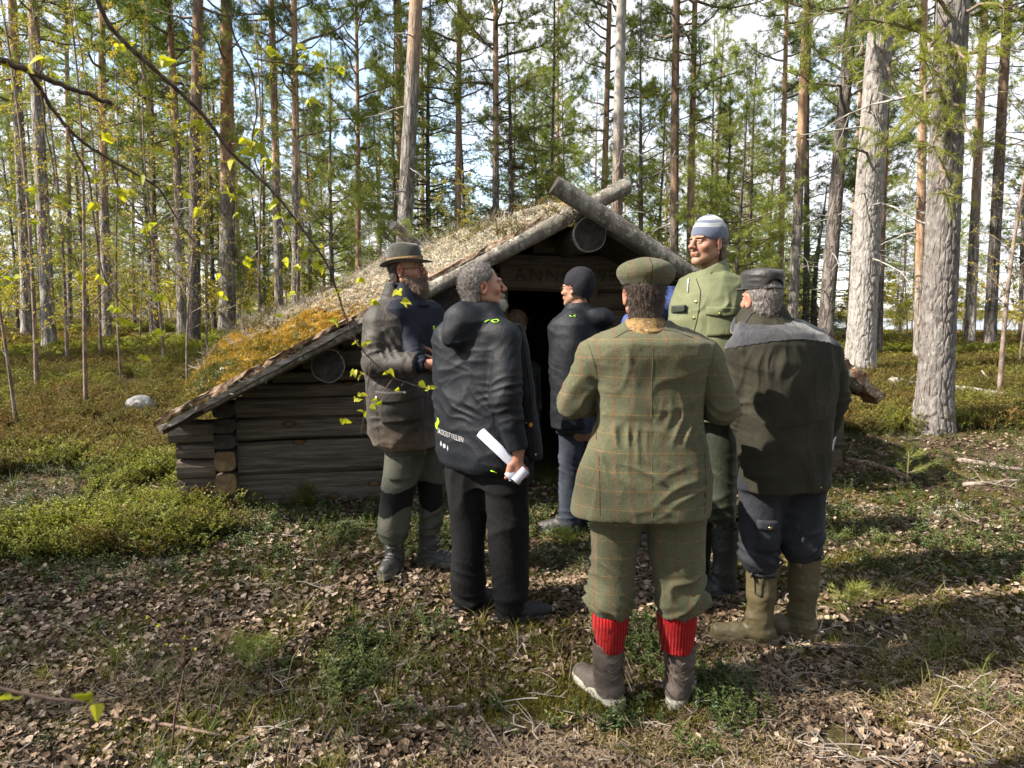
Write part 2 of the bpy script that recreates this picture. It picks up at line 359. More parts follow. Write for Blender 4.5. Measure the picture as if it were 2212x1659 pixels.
put('lingonberry_plants', X[k], Y[k], [T_ling(i) for i in range(6)], .7, 1.35, .25)
X, Y = field(36000, 1.9, 9, .82, 1, 1.5); zz = zone(X, Y, 1.7, 15)+.7*zone(X, Y, 6, 16); k = hutfree(X, Y) & (zz > -.05)
put('moss', X[k], Y[k], [T_tuft(i, M_moss, 34, .05, .024, .004) for i in range(5)], .7, 1.4, .2)
X, Y = field(7000, 1.9, 9, .82, 1, 1.3); zz = zone(X, Y, 1.9, 25)+.6*zone(X, Y, 7, 26)+.35*(X > 1.8)*(Y > 3.8)*(Y < 5.6); k = hutfree(X, Y) & (zz > .95) & (Y > 3.6)
put('lichen', X[k], Y[k], [T_lich(i, M_lich) for i in range(5)], .7, 1.4, .2)
X, Y = field(2000, 1.9, 10, .82, 1, 1.2); k = hutfree(X, Y) & (zone(X, Y, 1.0, 35) > .3)
put('grass', X[k], Y[k], [T_grass(i) for i in range(4)]+[T_grass(9, 8, .2, M_straw, .003, .9)], .6, 1.3, .2)
X, Y = field(5000, 1.9, 7.5, .82, 1, 1.4); k = hutfree(X, Y) & (zone(X, Y, 1.4, 77) > .2)
put('needle_litter', X[k], Y[k], [T_need(i, M_straw) for i in range(3)]+[T_need(5, M_dead)], .7, 1.4, .2, .008)
X, Y = field(1500, 1.9, 9, .82, 1, 1.2); k = hutfree(X, Y)
put('fallen_twigs', X[k], Y[k], [T_twig(i) for i in range(4)]+[T_twig(7, .3, M_straw, .0013, 0), T_twig(8, .2, M_straw, .0013, 0)], .5, 1.3, .12, .01)
# taller bilberry and heath further out
X, Y = field(31000, 4.3, 16, .9, 2, .9)
edge = -1.85-.18*np.sin(Y*3)-.10*(Y-4.3)+.45*zone(X, Y, 2.6, 61)+RNG.normal(0, .16, len(X))
k = hutfree(X, Y) & (((X < edge-.25*(5.4-np.minimum(Y, 5.4)))) | ((X > 3.2+.2*Y*.3) & (Y > 7.5)) | (Y > 9.5)) & (zone(X, Y, .8, 45)+.5*zone(X, Y, 2.8, 46) > -.45-.5*(Y > 6.3))
red = zone(X, Y, .9, 47)+.5*(Y > 6.6)+.12+RNG.normal(0, .30, len(X))
kb = k & (red < .18); kr = k & (red >= .18)
put('bilberry_shrubs', X[kb], Y[kb], [T_bilb(i) for i in range(5)], .6, 1.35, .15)
put('heath_shrubs', X[kr], Y[kr], [T_bilb(i+20, .2, M_heath, 6, .017) for i in range(5)], .7, 1.25, .15)
X, Y = field(30000, 13, 75, .85, 4, 1.2)
k = hutfree(X, Y) & (zone(X, Y, .35, 55) > -.5) & ~((X > 6) & (Y > 50)); red = zone(X, Y, .3, 57) > -.25
put('far_bilberry', X[k & ~red], Y[k & ~red], [T_bilb(i+40, .17, M_bilb, 9, .03) for i in range(3)], .8, 1.5, .15)
put('far_heath', X[k & red], Y[k & red], [T_bilb(i+60, .17, M_heath, 9, .03) for i in range(3)], .8, 1.5, .15)
# ================================================================ THE SOD-ROOFED LOG HUT
HA = R(12.5); HO = Vector((-2.44, 5.2, 0)); HE = Vector((math.cos(HA), math.sin(HA), 0)); HV = Vector((-math.sin(HA), math.cos(HA), 0))
def toL(p): d = Vector(p)-HO; return Vector((d.dot(HE), d.dot(HV), d.z))
def F(px, py, v=0.0):                 # picture position -> point of the hut's front plane (local)
    d = ray(px, py); o = Vector((0, 0, CAMZ)); t = (HV.dot(HO-o)+v)/HV.dot(d); return toL(o+d*t)
hut = thing('log_hut', 'low grey log hut with a mossy turf roof and crossed gable poles behind the group', 'hut', HO, HA)
def hut_part(name, me, parent=hut, **k): return obj(name, me, parent, **k)
# materials
def woodmat(name, cols, stretch=(1.2, 9, 26), knots=True, bmp=.006, scale=2.2, lich=0):
    m, t, b, co = newmat(name, .85, .15)
    f = noise(t, co, scale, 8, .68, stretch, .6); c = ramp(t, f, cols, [.25, .45, .58, .75][:len(cols)])
    big = noise(t, co, 1.7, 3, .5, (1, 2, 4)); c = mixc(t, mth(t, 'MULTIPLY', mth(t, 'SUBTRACT', big, .35), .9), c, (.075, .045, .022))
    if knots:
        sq_ = t.nodes.new('ShaderNodeSeparateXYZ'); lnk(t, co, sq_.inputs[0]); mpn = t.nodes.new('ShaderNodeCombineXYZ'); lnk(t, mth(t, 'MULTIPLY', sq_.outputs[0], .62), mpn.inputs[0]); lnk(t, mth(t, 'MULTIPLY', sq_.outputs[2], 1.35), mpn.inputs[1])
        v = t.nodes.new('ShaderNodeTexVoronoi'); v.voronoi_dimensions = '2D'; v.inputs['Scale'].default_value = 3.0; lnk(t, mpn.outputs[0], v.inputs[0])
        d = v.outputs['Distance']; k = ramp(t, d, [(.9, .9, .9), (0, 0, 0)], [.045, .07]); ring = ramp(t, d, [(1, 1, 1), (0, 0, 0)], [.085, .12])
        c = mixc(t, mth(t, 'MULTIPLY', ring, .7), c, (.03, .02, .015)); c = mixc(t, k, c, (.15, .075, .028))
    if lich:
        l = ramp(t, noise(t, co, 22, 6, .7), [(0, 0, 0), (1, 1, 1)], [.54, .62]); c = mixc(t, mth(t, 'MULTIPLY', l, lich), c, (.36, .37, .30))
    lnk(t, c, b.inputs['Base Color']); bump(t, b, noise(t, co, scale*2.2, 8, .72, stretch, .4), bmp); return m
W_wall = woodmat('weathered_log', [(.025, .021, .018), (.080, .069, .058), (.14, .121, .103), (.21, .187, .16)])
W_gable = woodmat('gable_board', [(.035, .027, .020), (.075, .060, .045), (.11, .09, .068), (.14, .12, .095)], knots=False)
W_pole = woodmat('grey_pole', [(.06, .053, .046), (.135, .122, .105), (.21, .195, .17), (.30, .28, .25)], (9, 9, 1.3), False, .012, 1.6, .75)
W_rot = nmat('rotten_bark', [(.045, .028, .018), (.14, .085, .05), (.27, .19, .13), (.42, .36, .29)], 14, 7, .9, .012, 20, (1.5, 4, 1))
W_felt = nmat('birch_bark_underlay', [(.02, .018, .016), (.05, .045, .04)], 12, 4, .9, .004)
def endmat(name, base, dark):
    m, t, b, co = newmat(name, .9, .1)
    sp = t.nodes.new('ShaderNodeSeparateXYZ'); lnk(t, co, sp.inputs[0])
    r2 = mth(t, 'SQRT', mth(t, 'ADD', mth(t, 'POWER', sp.outputs[0], 2), mth(t, 'POWER', sp.outputs[2], 2)))
    r3 = mth(t, 'ADD', r2, mth(t, 'MULTIPLY', noise(t, co, 9, 3), .06))
    ringv = mth(t, 'SINE', mth(t, 'MULTIPLY', r3, 420)); a = mth(t, 'ARCTAN2', sp.outputs[2], sp.outputs[0])
    cmb = t.nodes.new('ShaderNodeCombineXYZ'); lnk(t, mth(t, 'MULTIPLY', a, 2.2), cmb.inputs[0]); lnk(t, mth(t, 'MULTIPLY', r2, 3), cmb.inputs[1])
    cr = ramp(t, noise(t, cmb.outputs[0], 2.4, 3, .5), [(0, 0, 0), (1, 1, 1)], [.30, .36])
    f = mth(t, 'ADD', mth(t, 'MULTIPLY', ringv, .06), noise(t, co, 18, 6, .7)); c = ramp(t, f, [dark, base, tuple(min(1, x*1.7) for x in base)], [.3, .55, .85])
    c = mixc(t, cr, (.012, .010, .009), c); lnk(t, c, b.inputs['Base Color']); bump(t, b, mth(t, 'ADD', f, cr), .006); return m
E_grey = endmat('grey_end_grain', (.050, .047, .044), (.016, .014, .013)); E_brown = endmat('brown_end_grain', (.17, .115, .065), (.05, .035, .022))
W_rim = nmat('pale_bark_rim', [(.10, .095, .085), (.25, .24, .22), (.48, .47, .44)], 60, 5, .9, .006)  # paler bark tone all round the purlin ends
random.seed(21)
def log(name, u0, u1, z0, z1, v0=-.075, v1=.075, mat=W_wall, m=10, parent=hut, gap=.006, seed=0):
    b = MB(); V = []; h = (z1-z0)-gap; zc = (z0+z1)/2; Fs = []
    prof = [(-1, -.36), (-1.06, -.12), (-1.05, .16), (-.96, .40), (-.62, .5), (.9, .5), (.9, -.5), (-.6, -.5)]; n = len(prof)
    for i in range(m+1):
        u = u0+(u1-u0)*i/m; wz = .006*math.sin(u*2.3+z0*9+seed)+.003*math.sin(u*7+z0*5); wy = .006*math.sin(u*3.1+z0*17)
        for a, c in prof: V.append((u, (v0+v1)/2+(v1-v0)/2*a+(wy if a < 0 else 0), zc+c*h+wz))
    for i in range(m):
        for k in range(n): Fs.append((i*n+k, (i+1)*n+k, (i+1)*n+(k+1) % n, i*n+(k+1) % n))
    Fs += [tuple(range(n)), tuple(m*n+k for k in range(n))[::-1]]
    b.add(V, Fs); return hut_part(name, b.mesh(name, [mat], False), parent)
# roof lines of the gable (underside of the gable poles), in the plane of the wall
A1, A2 = F(378, 925), F(1262, 478); B1, B2 = F(1262, 478), F(1800, 812)
def roofz(u):
    if u < A2.x: return A1.z+(A2.z-A1.z)*(u-A1.x)/(A2.x-A1.x)
    return B1.z+(B2.z-B1.z)*(u-B1.x)/(B2.x-B1.x)
def u_at(z, left=True):
    a, b_ = (A1, A2) if left else (B2, B1)
    return a.x+(b_.x-a.x)*(z-a.z)/(b_.z-a.z)
uP0, uP1 = F(474, 1090).x, F(520, 1090).x            # the post of end grain at the left corner
uR = F(1808, 960).x
uD0, uD1 = F(1088, 850).x, F(1262, 850).x            # door opening
zb = F(519, 1100).z
rows = [F(519, y).z for y in (1098, 1025.5, 952, 905, 860, 827, 800)]
z = rows[-1]
while z < A2.z-.02: rows.append(z+.15); z += .15
zlint = F(1150, 628).z; zdoor0 = F(1150, 1045).z
wl = []
for i in range(len(rows)-1):
    z0, z1 = rows[i], rows[i+1]; zm = z0+(z1-z0)*.3
    ul = uP1+.002 if roofz(uP1) > z1+.02 else max(uP1, u_at(zm, True))
    ur = uR if z1 < roofz(uR) else min(uR, u_at(zm, False))
    if ur-ul < .1: continue
    mt = W_wall if z1 < zlint+.3 else W_gable
    if z1 > zlint+.02 or z0 < zdoor0-.12: log('wall_log', ul, ur, z0, z1, mat=mt, m=16)
    else:
        log('wall_log', ul, uD0-.05, z0, z1, m=10); log('wall_log', uD1+.07, ur, z0, z1, mat=W_gable, m=8)
# lintel board with the carved year
lz0, lz1 = F(1150, 624).z, F(1150, 570).z
lb = log('lintel_board', F(1075, 600).x, F(1345, 600).x, lz0, lz1, -.105, -.072, W_gable)
cvm, t, b_, co = newmat('carved_groove', .95, .05); b_.inputs['Base Color'].default_value = (.035, .026, .018, 1)
fc = bpy.data.curves.new('carving', 'FONT'); fc.body = 'ANNO 1990'; fc.size = .15; fc.offset = -.0035; fc.extrude = .002; fc.space_character = 1.25
tmp = bpy.data.objects.new('carving', fc); COL.objects.link(tmp); dg = bpy.context.evaluated_depsgraph_get()
me = bpy.data.meshes.new_from_object(tmp.evaluated_get(dg)); me.name = 'carved_year'; me.materials.clear(); me.materials.append(cvm); bpy.data.objects.remove(tmp)
hut_part('carved_year', me, lb, kind='stuff', loc=(F(1103, 600).x, -.118, F(1103, 609).z), rot=(R(90), 0, 0))
# door frame, threshold, dark inside with plank floor
for u in (uD0-.025, uD1+.035):
    b = MB(); b.box((u, -.02, (zdoor0+lz0)/2), (.07 if u > 2 else .05, .17, lz0-zdoor0-.004)); hut_part('door_post', b.mesh('door_post', [W_gable], False))
b = MB(); b.box(((uD0+uD1)/2, -.03, zdoor0-.05), (uD1-uD0+.3, .2, .08)); hut_part('threshold', b.mesh('threshold', [W_wall], False))
W_in = nmat('dark_inside_wood', [(.03, .024, .018), (.07, .055, .04)], 6, 4, .95, .004)  # very dark brown wood for the inside and the roof boards
HD = 3.1
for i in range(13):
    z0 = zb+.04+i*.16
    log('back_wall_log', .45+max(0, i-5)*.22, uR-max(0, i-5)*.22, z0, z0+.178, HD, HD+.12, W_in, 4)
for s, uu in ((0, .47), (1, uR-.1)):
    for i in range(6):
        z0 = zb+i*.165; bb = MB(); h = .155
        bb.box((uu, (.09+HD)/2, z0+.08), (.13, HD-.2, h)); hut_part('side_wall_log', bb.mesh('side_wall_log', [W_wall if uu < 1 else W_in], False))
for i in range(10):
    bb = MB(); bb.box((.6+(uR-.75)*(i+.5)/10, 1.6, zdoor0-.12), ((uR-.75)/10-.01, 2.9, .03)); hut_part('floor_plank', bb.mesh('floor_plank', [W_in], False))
# left corner: short log ends beyond the post, and the post of end grain
for y0, y1, x0 in ((1106, 1032, 387), (1032, 991, 386), (991, 957, 386), (957, 905, 372)):
    a, c = F(400, y0), F(400, y1); log('log_end', F(x0, 1000).x, uP0-.004, a.z, min(c.z, roofz(F(395, 900).x)+.02), m=3, seed=y0)
pst = [(1106, 1070), (1070, 1022), (1018, 974), (970, 938), (936, 905), (903, 872)]
for i, (y0, y1) in enumerate(pst):
    z0, z1 = F(497, y0, -.13).z, F(497, y1, -.13).z; uc = (uP0+uP1)/2; w_ = (uP1-uP0)-.004
    bb = MB(); o_ = Vector((uc, -.14, (z0+z1)/2)); hh = (z1-z0)-.006; n = 16
    ringp = []
    for k in range(n):
        th = 2*math.pi*k/n; c_, s_ = math.cos(th), math.sin(th); q = 4.5
        ringp.append((abs(c_)**(2/q)*math.copysign(1, c_)*w_/2, abs(s_)**(2/q)*math.copysign(1, s_)*hh/2))
    V = [(0, .0, 0)]+[(x, .0, zz) for x, zz in ringp]+[(x*1.02, .02, zz) for x, zz in ringp]+[(x, .3, zz) for x, zz in ringp]
    Fs = [(0, 1+(k+1) % n, 1+k) for k in range(n)]
    for a in (1, 1+n):
        for k in range(n): Fs.append((a+k, a+(k+1) % n, a+n+(k+1) % n, a+n+k))
    bb.add(V, Fs[:n], 0); me_ = MB(); me_.V = [tuple(v) for v in V]; me_.F = Fs; me_.M = [0]*n+[1]*(2*n)
    hut_part('corner_log', me_.mesh('corner_log', [E_brown if i in (1, 2) else E_grey, W_wall], False), loc=o_)
# stones and blocks under the sill
for px, py, w_, h_ in ((575, 1104, .22, .07), (705, 1103, .28, .09), (430, 1104, .16, .08), (860, 1102, .2, .07)):
    q = F(px, py); bb = MB(); bb.box((q.x, -.03, q.z-.01), (w_, .22, h_)); hut_part('sill_block', bb.mesh('sill_block', [W_wall], False))
# purlins: round log ends below the roof
def purlin(px, py, rpx, vend=-.42, mat=E_grey):
    c = F(px, py, vend); Yw = (HO+HE*c.x+HV*vend).y; r = rpx/FPX*Yw; n = 28; V = []; Fs = []; L = 3.6+random.random()*.3
    rr = [1+.025*math.sin(2*math.pi*k/n*2+px)+.02*math.sin(2*math.pi*k/n*5+px*2) for k in range(n)]
    V.append((0, 0, 0))
    for y_, s_ in ((0, .93), (.004, .985), (.03, 1), (L, 1)):
        for k in range(n): th = 2*math.pi*k/n; V.append((math.cos(th)*r*s_*rr[k], y_, math.sin(th)*r*s_*rr[k]))
    for k in range(n): Fs.append((0, 1+(k+1) % n, 1+k))
    M_ = [0]*n
    for a in range(3):
        for k in range(n): Fs.append((1+a*n+k, 1+a*n+(k+1) % n, 1+(a+1)*n+(k+1) % n, 1+(a+1)*n+k)); M_.append(1 if a < 2 else 2)
    Fs.append(tuple(1+3*n+k for k in range(n))); M_.append(2)
    return hut_part('purlin', mesh('purlin', V, Fs, [mat, W_rim, W_wall], False, M_), loc=c)
pl = [purlin(708, 790, 37), purlin(968, 648, 37), purlin(1275, 506, 38, -.62), purlin(402, 893, 11, -.2), purlin(1560, 660, 34), purlin(1822, 866, 15, -.45)]
# crossed gable poles
def bent(a, b, n=14, amp=.02, seed=0):
    a, b = Vector(a), Vector(b); return [a.lerp(b, i/(n-1))+Vector((0, amp*math.sin(i*.6+seed), amp*.8*math.sin(i*.5+seed*2))) for i in range(n)]
VP = -.62
def pole(pts, rads, parent=hut, mats=None, nm='gable_pole', nzz=.10, seed=1):
    b = MB(); b.tube(pts, rads, 18, False, 0, nzz, seed)
    k = len(b.V); n = 18; b.add([b.V[i] for i in range(n)], [tuple(range(n))[::-1]], 1); b.add([b.V[k-n+i] for i in range(n)], [tuple(range(n))], 1)
    return hut_part(nm, b.mesh(nm, mats or [W_pole, E_grey], True), parent)
a, c = F(1198, 398, VP-.11), F(1500, 598, VP-.11); e = F(1862, 834, VP-.02)
s_pts = [a.lerp(c, i/8) for i in range(9)]+[c.lerp(e, (i+1)/10) for i in range(10)]
p1 = pole(s_pts, [.066]*5+[.062]*5+[.056]*9, seed=3)
a, c = F(440, 885, VP+.02), F(1355, 402, VP+.05)
p2 = pole([a.lerp(c, i/22) for i in range(23)], [.020]*3+[.026]*4+[.036]*4+[.050]*4+[.058]*8, seed=5)
def cover_strip(px0, py0, px1, py1, n, v, nm, mat, w_=.14, th=.03, rag=.02):   # rotten cover boards along the slope
    a, c = F(px0, py0, v), F(px1, py1, v); d = (c-a); up = Vector((-d.z, 0, d.x)).normalized()
    b = MB(); N_ = n; V = []
    for i in range(N_+1):
        p = a.lerp(c, i/N_); j = lambda s: random.uniform(-s, s)
        for yy, uu in ((0, 0), (0, th), (w_, th), (w_, 0)): V.append(p+Vector((0, yy+j(rag), 0))+up*(uu+j(rag*.35)))
    Fs = [(i*4+k, (i+1)*4+k, (i+1)*4+(k+1) % 4, i*4+(k+1) % 4) for i in range(N_) for k in range(4)]+[(0, 1, 2, 3), (N_*4+3, N_*4+2, N_*4+1, N_*4)]
    b.add(V, Fs); return hut_part(nm, b.mesh(nm, [mat], False))
random.seed(5)
W_silver = woodmat('silvery_split_board', [(.08, .065, .05), (.24, .20, .165), (.40, .36, .32), (.55, .52, .48)], (1.2, 9, 20), False, .01, 2.0)
cover_strip(345, 934, 800, 688, 26, VP-.02, 'edge_board', W_silver, .10, .035, .012)
cover_strip(338, 920, 1180, 476, 40, VP+.04, 'edge_board', W_rot, .12, .035, .02)
cover_strip(352, 905, 760, 690, 22, VP-.03, 'edge_board', W_rot, .05, .022, .016)
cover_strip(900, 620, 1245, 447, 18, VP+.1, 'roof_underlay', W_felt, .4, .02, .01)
cover_strip(1300, 455, 1880, 850, 26, VP+.06, 'edge_board', W_rot, .14, .05, .02)
cover_strip(1770, 762, 1902, 872, 12, VP-.06, 'edge_board', W_rot, .16, .10, .045)
# ---- roof decks (boards seen from under the eaves) and turf
def zw(px, py, Y): return toL(P(px, py, Y))
eF, aF = F(350, 915, VP+.03), F(1262, 450, VP+.03)
eB, aB = zw(452, 772, 8.9), zw(900, 548, 9.4)
eFr, eBr = F(1885, 843, VP+.03), toL(Vector((3.1, 10.4, 1.0)))
def surf(s, t_, e0, a0, e1, a1):       # bilinear roof plane
    return (e0*(1-s)+a0*s)*(1-t_)+(e1*(1-s)+a1*s)*t_
def deck(e0, a0, e1, a1, dz, nm, nb, mat):
    for i in range(nb):
        b = MB(); t0, t1 = i/nb+.002, (i+1)/nb-.002; q = [surf(s, t_, e0, a0, e1, a1)+Vector((0, 0, dz)) for s, t_ in ((0, t0), (1, t0), (1, t1), (0, t1))]
        b.add(q+[v+Vector((0, 0, -.03)) for v in q], [(0, 3, 2, 1), (4, 5, 6, 7), (0, 1, 5, 4), (1, 2, 6, 5), (2, 3, 7, 6), (3, 0, 4, 7)]); hut_part(nm, b.mesh(nm, [mat], False))
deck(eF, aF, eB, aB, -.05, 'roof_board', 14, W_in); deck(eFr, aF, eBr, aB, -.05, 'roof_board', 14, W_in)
M_turf, t, b_, co = newmat('roof_turf', .95, .1)
at_ = t.nodes.new('ShaderNodeAttribute'); at_.attribute_name = 'zone'
n_ = noise(t, co, 14, 7, .7); zf = mth(t, 'ADD', at_.outputs['Fac'], mth(t, 'MULTIPLY', mth(t, 'SUBTRACT', noise(t, co, 2.5, 4, .6), .5), .22))
col = ramp(t, zf, [(.10, .095, .02), (.17, .14, .025), (.36, .21, .035), (.40, .26, .07), (.52, .45, .34), (.36, .33, .28), (.22, .20, .17)], [.02, .25, .38, .5, .6, .82, .98])
lnk(t, mixc(t, 1, col, ramp(t, n_, [(.35, .33, .3), (1.15, 1.15, 1.15)], [.32, .66]), 'MULTIPLY'), b_.inputs['Base Color']); bump(t, b_, n_, .05)
def turf_h(s, t_, sd):
    e = np.minimum(np.minimum(t_*9, 1), np.minimum(s*9+.15, 1)); e = np.minimum(e, (1-s)*5+.6)
    q = np.c_[s*7, t_*9, s*0+sd]; hh = .13+.06*vnoise(q, 1)+.025*vnoise(q*3.1, 2)
    hh = hh+.08*np.exp(-((s-.43)/.1)**2-(t_/.22)**2)+.05*np.exp(-((s-.12)/.12)**2)
    return np.maximum(hh*np.clip(e, 0, 1), .01)
def turf(e0, a0, e1, a1, nm, sd):
    ns, nt_ = 110, 70; S, T = np.meshgrid(np.linspace(0, 1, ns), np.linspace(0, 1, nt_)); S, T = S.ravel(), T.ravel()
    E0, A0, E1, A1_ = (np.array(x) for x in (e0, a0, e1, a1))
    p = (E0*(1-S[:, None])+A0*S[:, None])*(1-T[:, None])+(E1*(1-S[:, None])+A1_*S[:, None])*T[:, None]; p[:, 2] += turf_h(S, T, sd)-.03
    ii = np.arange(ns*nt_).reshape(nt_, ns); Fq = np.stack([ii[:-1, :-1], ii[:-1, 1:], ii[1:, 1:], ii[1:, :-1]], -1).reshape(-1, 4)
    if sd: Fq = Fq[:, ::-1]
    me = mesh(nm, p, Fq, [M_turf], True); a = me.attributes.new('zone', 'FLOAT', 'POINT'); a.data.foreach_set('value', np.clip(S+.45*T*(S < .7), 0, 1).astype(np.float32)); hut_part(nm, me, kind='stuff')
    def pt(s, t_, lift=0):
        q = (E0*(1-s[:, None])+A0*s[:, None])*(1-t_[:, None])+(E1*(1-s[:, None])+A1_*s[:, None])*t_[:, None]; q[:, 2] += turf_h(s, t_, sd)-.03+lift; return q
    return pt
ptL = turf(eF, aF, eB, aB, 'turf', 0); ptR = turf(eFr, aF, eBr, aB, 'turf', 1)
def roofput(nm, n, fn, temps, smin, smax, tilt=.35, pt=ptL):
    s, t_ = RNG.random(n), RNG.random(n)**1.3; k = fn(s, t_) > RNG.random(n); s, t_ = s[k], t_[k]; n = len(s)
    q = pt(s, t_); r = np.c_[RNG.normal(0, tilt, n), RNG.normal(-.2, tilt, n), RNG.uniform(0, 6.28, n)]
    scatter(nm, q, r, RNG.uniform(smin, smax, n), RNG.integers(0, len(temps), n), temps, hut)
wob = lambda s, t_: .10*vnoise(np.c_[s*6, t_*8, s*0], 4)+.40*t_
bandf = lambda a, b_: (lambda s, t_: ((s+wob(s, t_) > a) & (s+wob(s, t_) < b_)).astype(float))
roofput('roof_moss', 14000, bandf(-.3, .34), [T_tuft(70+i, M_moss, 30, .045, .026, .004) for i in range(4)], .5, 1.1)
roofput('roof_golden_moss', 18000, bandf(.16, .52), [T_tuft(80+i, M_gold, 34, .04, .028, .004) for i in range(5)], .5, 1.15)
roofput('roof_golden_moss', 4000, lambda s, t_: (vnoise(np.c_[s*9, t_*12, s*0], 8) > .25)*.8, [T_tuft(80+i, M_gold, 24, .035, .022, .0045) for i in range(5)], .6, 1.2)
roofput('roof_lichen', 34000, lambda s, t_: ((s+wob(s, t_) > .46) & (s+wob(s, t_) < 1.15))*.97+.03, [T_lich(80+i, M_cream, 26, .035) for i in range(4)]+[T_lich(90, M_lich)], .35, .85)
roofput('roof_lichen', 7000, lambda s, t_: (s+wob(s, t_) > .7)*.9, [T_lich(91+i, M_lich, 26, .04) for i in range(3)], .4, .9)
roofput('roof_litter', 2600, lambda s, t_: np.full(len(s), .6), [T_dead(20+i) for i in range(4)]+[T_twig(20, .14, M_straw, .0016, 2)], .6, 1.1)
roofput('roof_heather', 420, lambda s, t_: np.clip((t_*1.3-.35)*1.4, 0, .8), [T_heather(i, M_twig) for i in range(4)]+[T_bilb(80, .15, M_heath, 5)], .6, 1.4, .5)
roofput('roof_heather', 520, lambda s, t_: ((s > .8) & (t_ < .5)).astype(float), [T_bilb(81+i, .13, M_heath, 6, .012) for i in range(2)]+[T_heather(5, M_twig, .12)], .6, 1.3, .4)
roofput('roof_lingonberry', 500, lambda s, t_: (s < .35)*.6+(t_ > .3)*.3, [T_ling(30+i) for i in range(3)], .6, 1.1, .3)
roofput('roof_moss', 3500, lambda s, t_: np.full(len(s), .8), [T_tuft(80+i, M_gold, 34, .04, .034, .0045) for i in range(3)]+[T_lich(95, M_lich)], .7, 1.5, pt=ptR)
# lichen crust on the poles
q = []
for pts in (s_pts, [a.lerp(c, i/22) for i in range(23)]):
    for i in range(420):
        k = random.randint(0, len(pts)-2); p = Vector(pts[k]).lerp(pts[k+1], random.random()); an = random.gauss(math.pi/2, .75); q.append(p+Vector((-.5*math.cos(an)*.07, -math.cos(an)*.06, math.sin(an)*.068)))
n = len(q); scatter('pole_lichen', np.array([tuple(v) for v in q]), np.c_[RNG.normal(0, .5, n), RNG.normal(0, .5, n), RNG.uniform(0, 6, n)], RNG.uniform(.15, .36, n), RNG.integers(0, 2, n), [T_lich(60, M_lich, 18, .03), T_lich(61, M_lich, 18, .03)], hut)
# rear crossing pole that sticks up behind the turf, loose poles on the roof
a, c = toL(P(848, 486, 8.6)), toL(P(905, 535, 8.9)); pole([a.lerp(c, i/5) for i in range(6)], [.062]*6, seed=9)
a, c = toL(P(1215, 440, 8.8)), toL(P(640, 688, 8.6))
# ================================================================ TREES
def barkmat(name, low, high, plates=False):
    m, t, b, co = newmat(name, .92, .1)
    a = t.nodes.new('ShaderNodeAttribute'); a.attribute_type = 'OBJECT'; a.attribute_name = 'bark_z'
    sp = t.nodes.new('ShaderNodeSeparateXYZ'); lnk(t, co, sp.inputs[0])
    zz = mth(t, 'ADD', sp.outputs[2], mth(t, 'MULTIPLY', mth(t, 'SUBTRACT', noise(t, co, 1.1, 3), .5), 3.0))
    f = mth(t, 'DIVIDE', mth(t, 'SUBTRACT', zz, a.outputs['Fac']), 1.6); f.node.use_clamp = True
    nl = noise(t, co, 9 if not plates else 16, 9, .72, (1, 1, .30) if not plates else (1, 1, .6)); cl = ramp(t, nl, low, [.28, .42, .52, .68])
    nh = noise(t, co, 9, 8, .7, (1, 1, .38)); ch = ramp(t, nh, high, [.30, .46, .58, .72])
    lc = ramp(t, noise(t, co, 16, 6, .7), [(0, 0, 0), (1, 1, 1)], [.60, .66]); cl = mixc(t, mth(t, 'MULTIPLY', lc, .55), cl, (.42, .44, .36))
    rn = noise(t, co, 11, 3, .5, (1, 1, .24), .5); rd = mth(t, 'ABSOLUTE', mth(t, 'SUBTRACT', mth(t, 'MULTIPLY', rn, 2), 1)); cr = ramp(t, rd, [(0, 0, 0), (1, 1, 1)], [.02, .16]); fiss = mixc(t, f, cr, (1, 1, 1))
    c = mixc(t, f, cl, ch); c = mixc(t, mth(t, 'MULTIPLY', mth(t, 'SUBTRACT', 1, fiss), .55 if not plates else .12), c, (.045, .033, .028))
    if plates: at_ = t.nodes.new('ShaderNodeAttribute'); at_.attribute_name = 'fissure'; c = mixc(t, mth(t, 'MULTIPLY', at_.outputs['Fac'], .62), c, (.10, .08, .07))
    lnk(t, c, b.inputs['Base Color']); bump(t, b, mth(t, 'ADD', mth(t, 'MULTIPLY', fiss, .8), nl), .025 if not plates else .012); return m
M_bark = barkmat('pine_bark', [(.075, .062, .055), (.19, .165, .15), (.30, .27, .245), (.44, .415, .38)], [(.11, .065, .04), (.28, .18, .115), (.43, .30, .20), (.53, .42, .33)])
M_barkw = barkmat('pale_pine_bark', [(.07, .062, .056), (.165, .15, .135), (.25, .23, .21), (.37, .35, .32)], [(.13, .08, .05), (.32, .20, .12), (.46, .30, .19), (.55, .42, .32)])
M_barkd = barkmat('dark_pine_bark', [(.045, .038, .034), (.105, .090, .080), (.165, .145, .13), (.25, .23, .20)], [(.06, .045, .035), (.13, .09, .065), (.21, .145, .10), (.28, .21, .155)])
M_branch = nmat('branch_bark', [(.06, .045, .035), (.15, .115, .09), (.26, .20, .155)], 14, 4, .9, .004, rnd=.3)
M_deadb = nmat('dead_branch', [(.12, .11, .10), (.28, .265, .24), (.42, .40, .37)], 14, 4, .9, .003)
M_needle = nmat('pine_needles', [(.08, .12, .026), (.155, .20, .040), (.23, .26, .056), (.32, .32, .075)], .9, 3, .55, 0, rnd=.45, trans=.35, tcol=(1.4, 1.5, .6))
M_needd = nmat('dark_needles', [(.040, .075, .018), (.08, .125, .026), (.13, .18, .040)], .9, 3, .55, 0, rnd=.4, trans=.28, tcol=(1.3, 1.5, .6))
M_needy = nmat('young_needles', [(.12, .16, .026), (.22, .25, .040), (.33, .33, .060)], .9, 3, .55, 0, rnd=.45, trans=.4, tcol=(1.4, 1.45, .55))
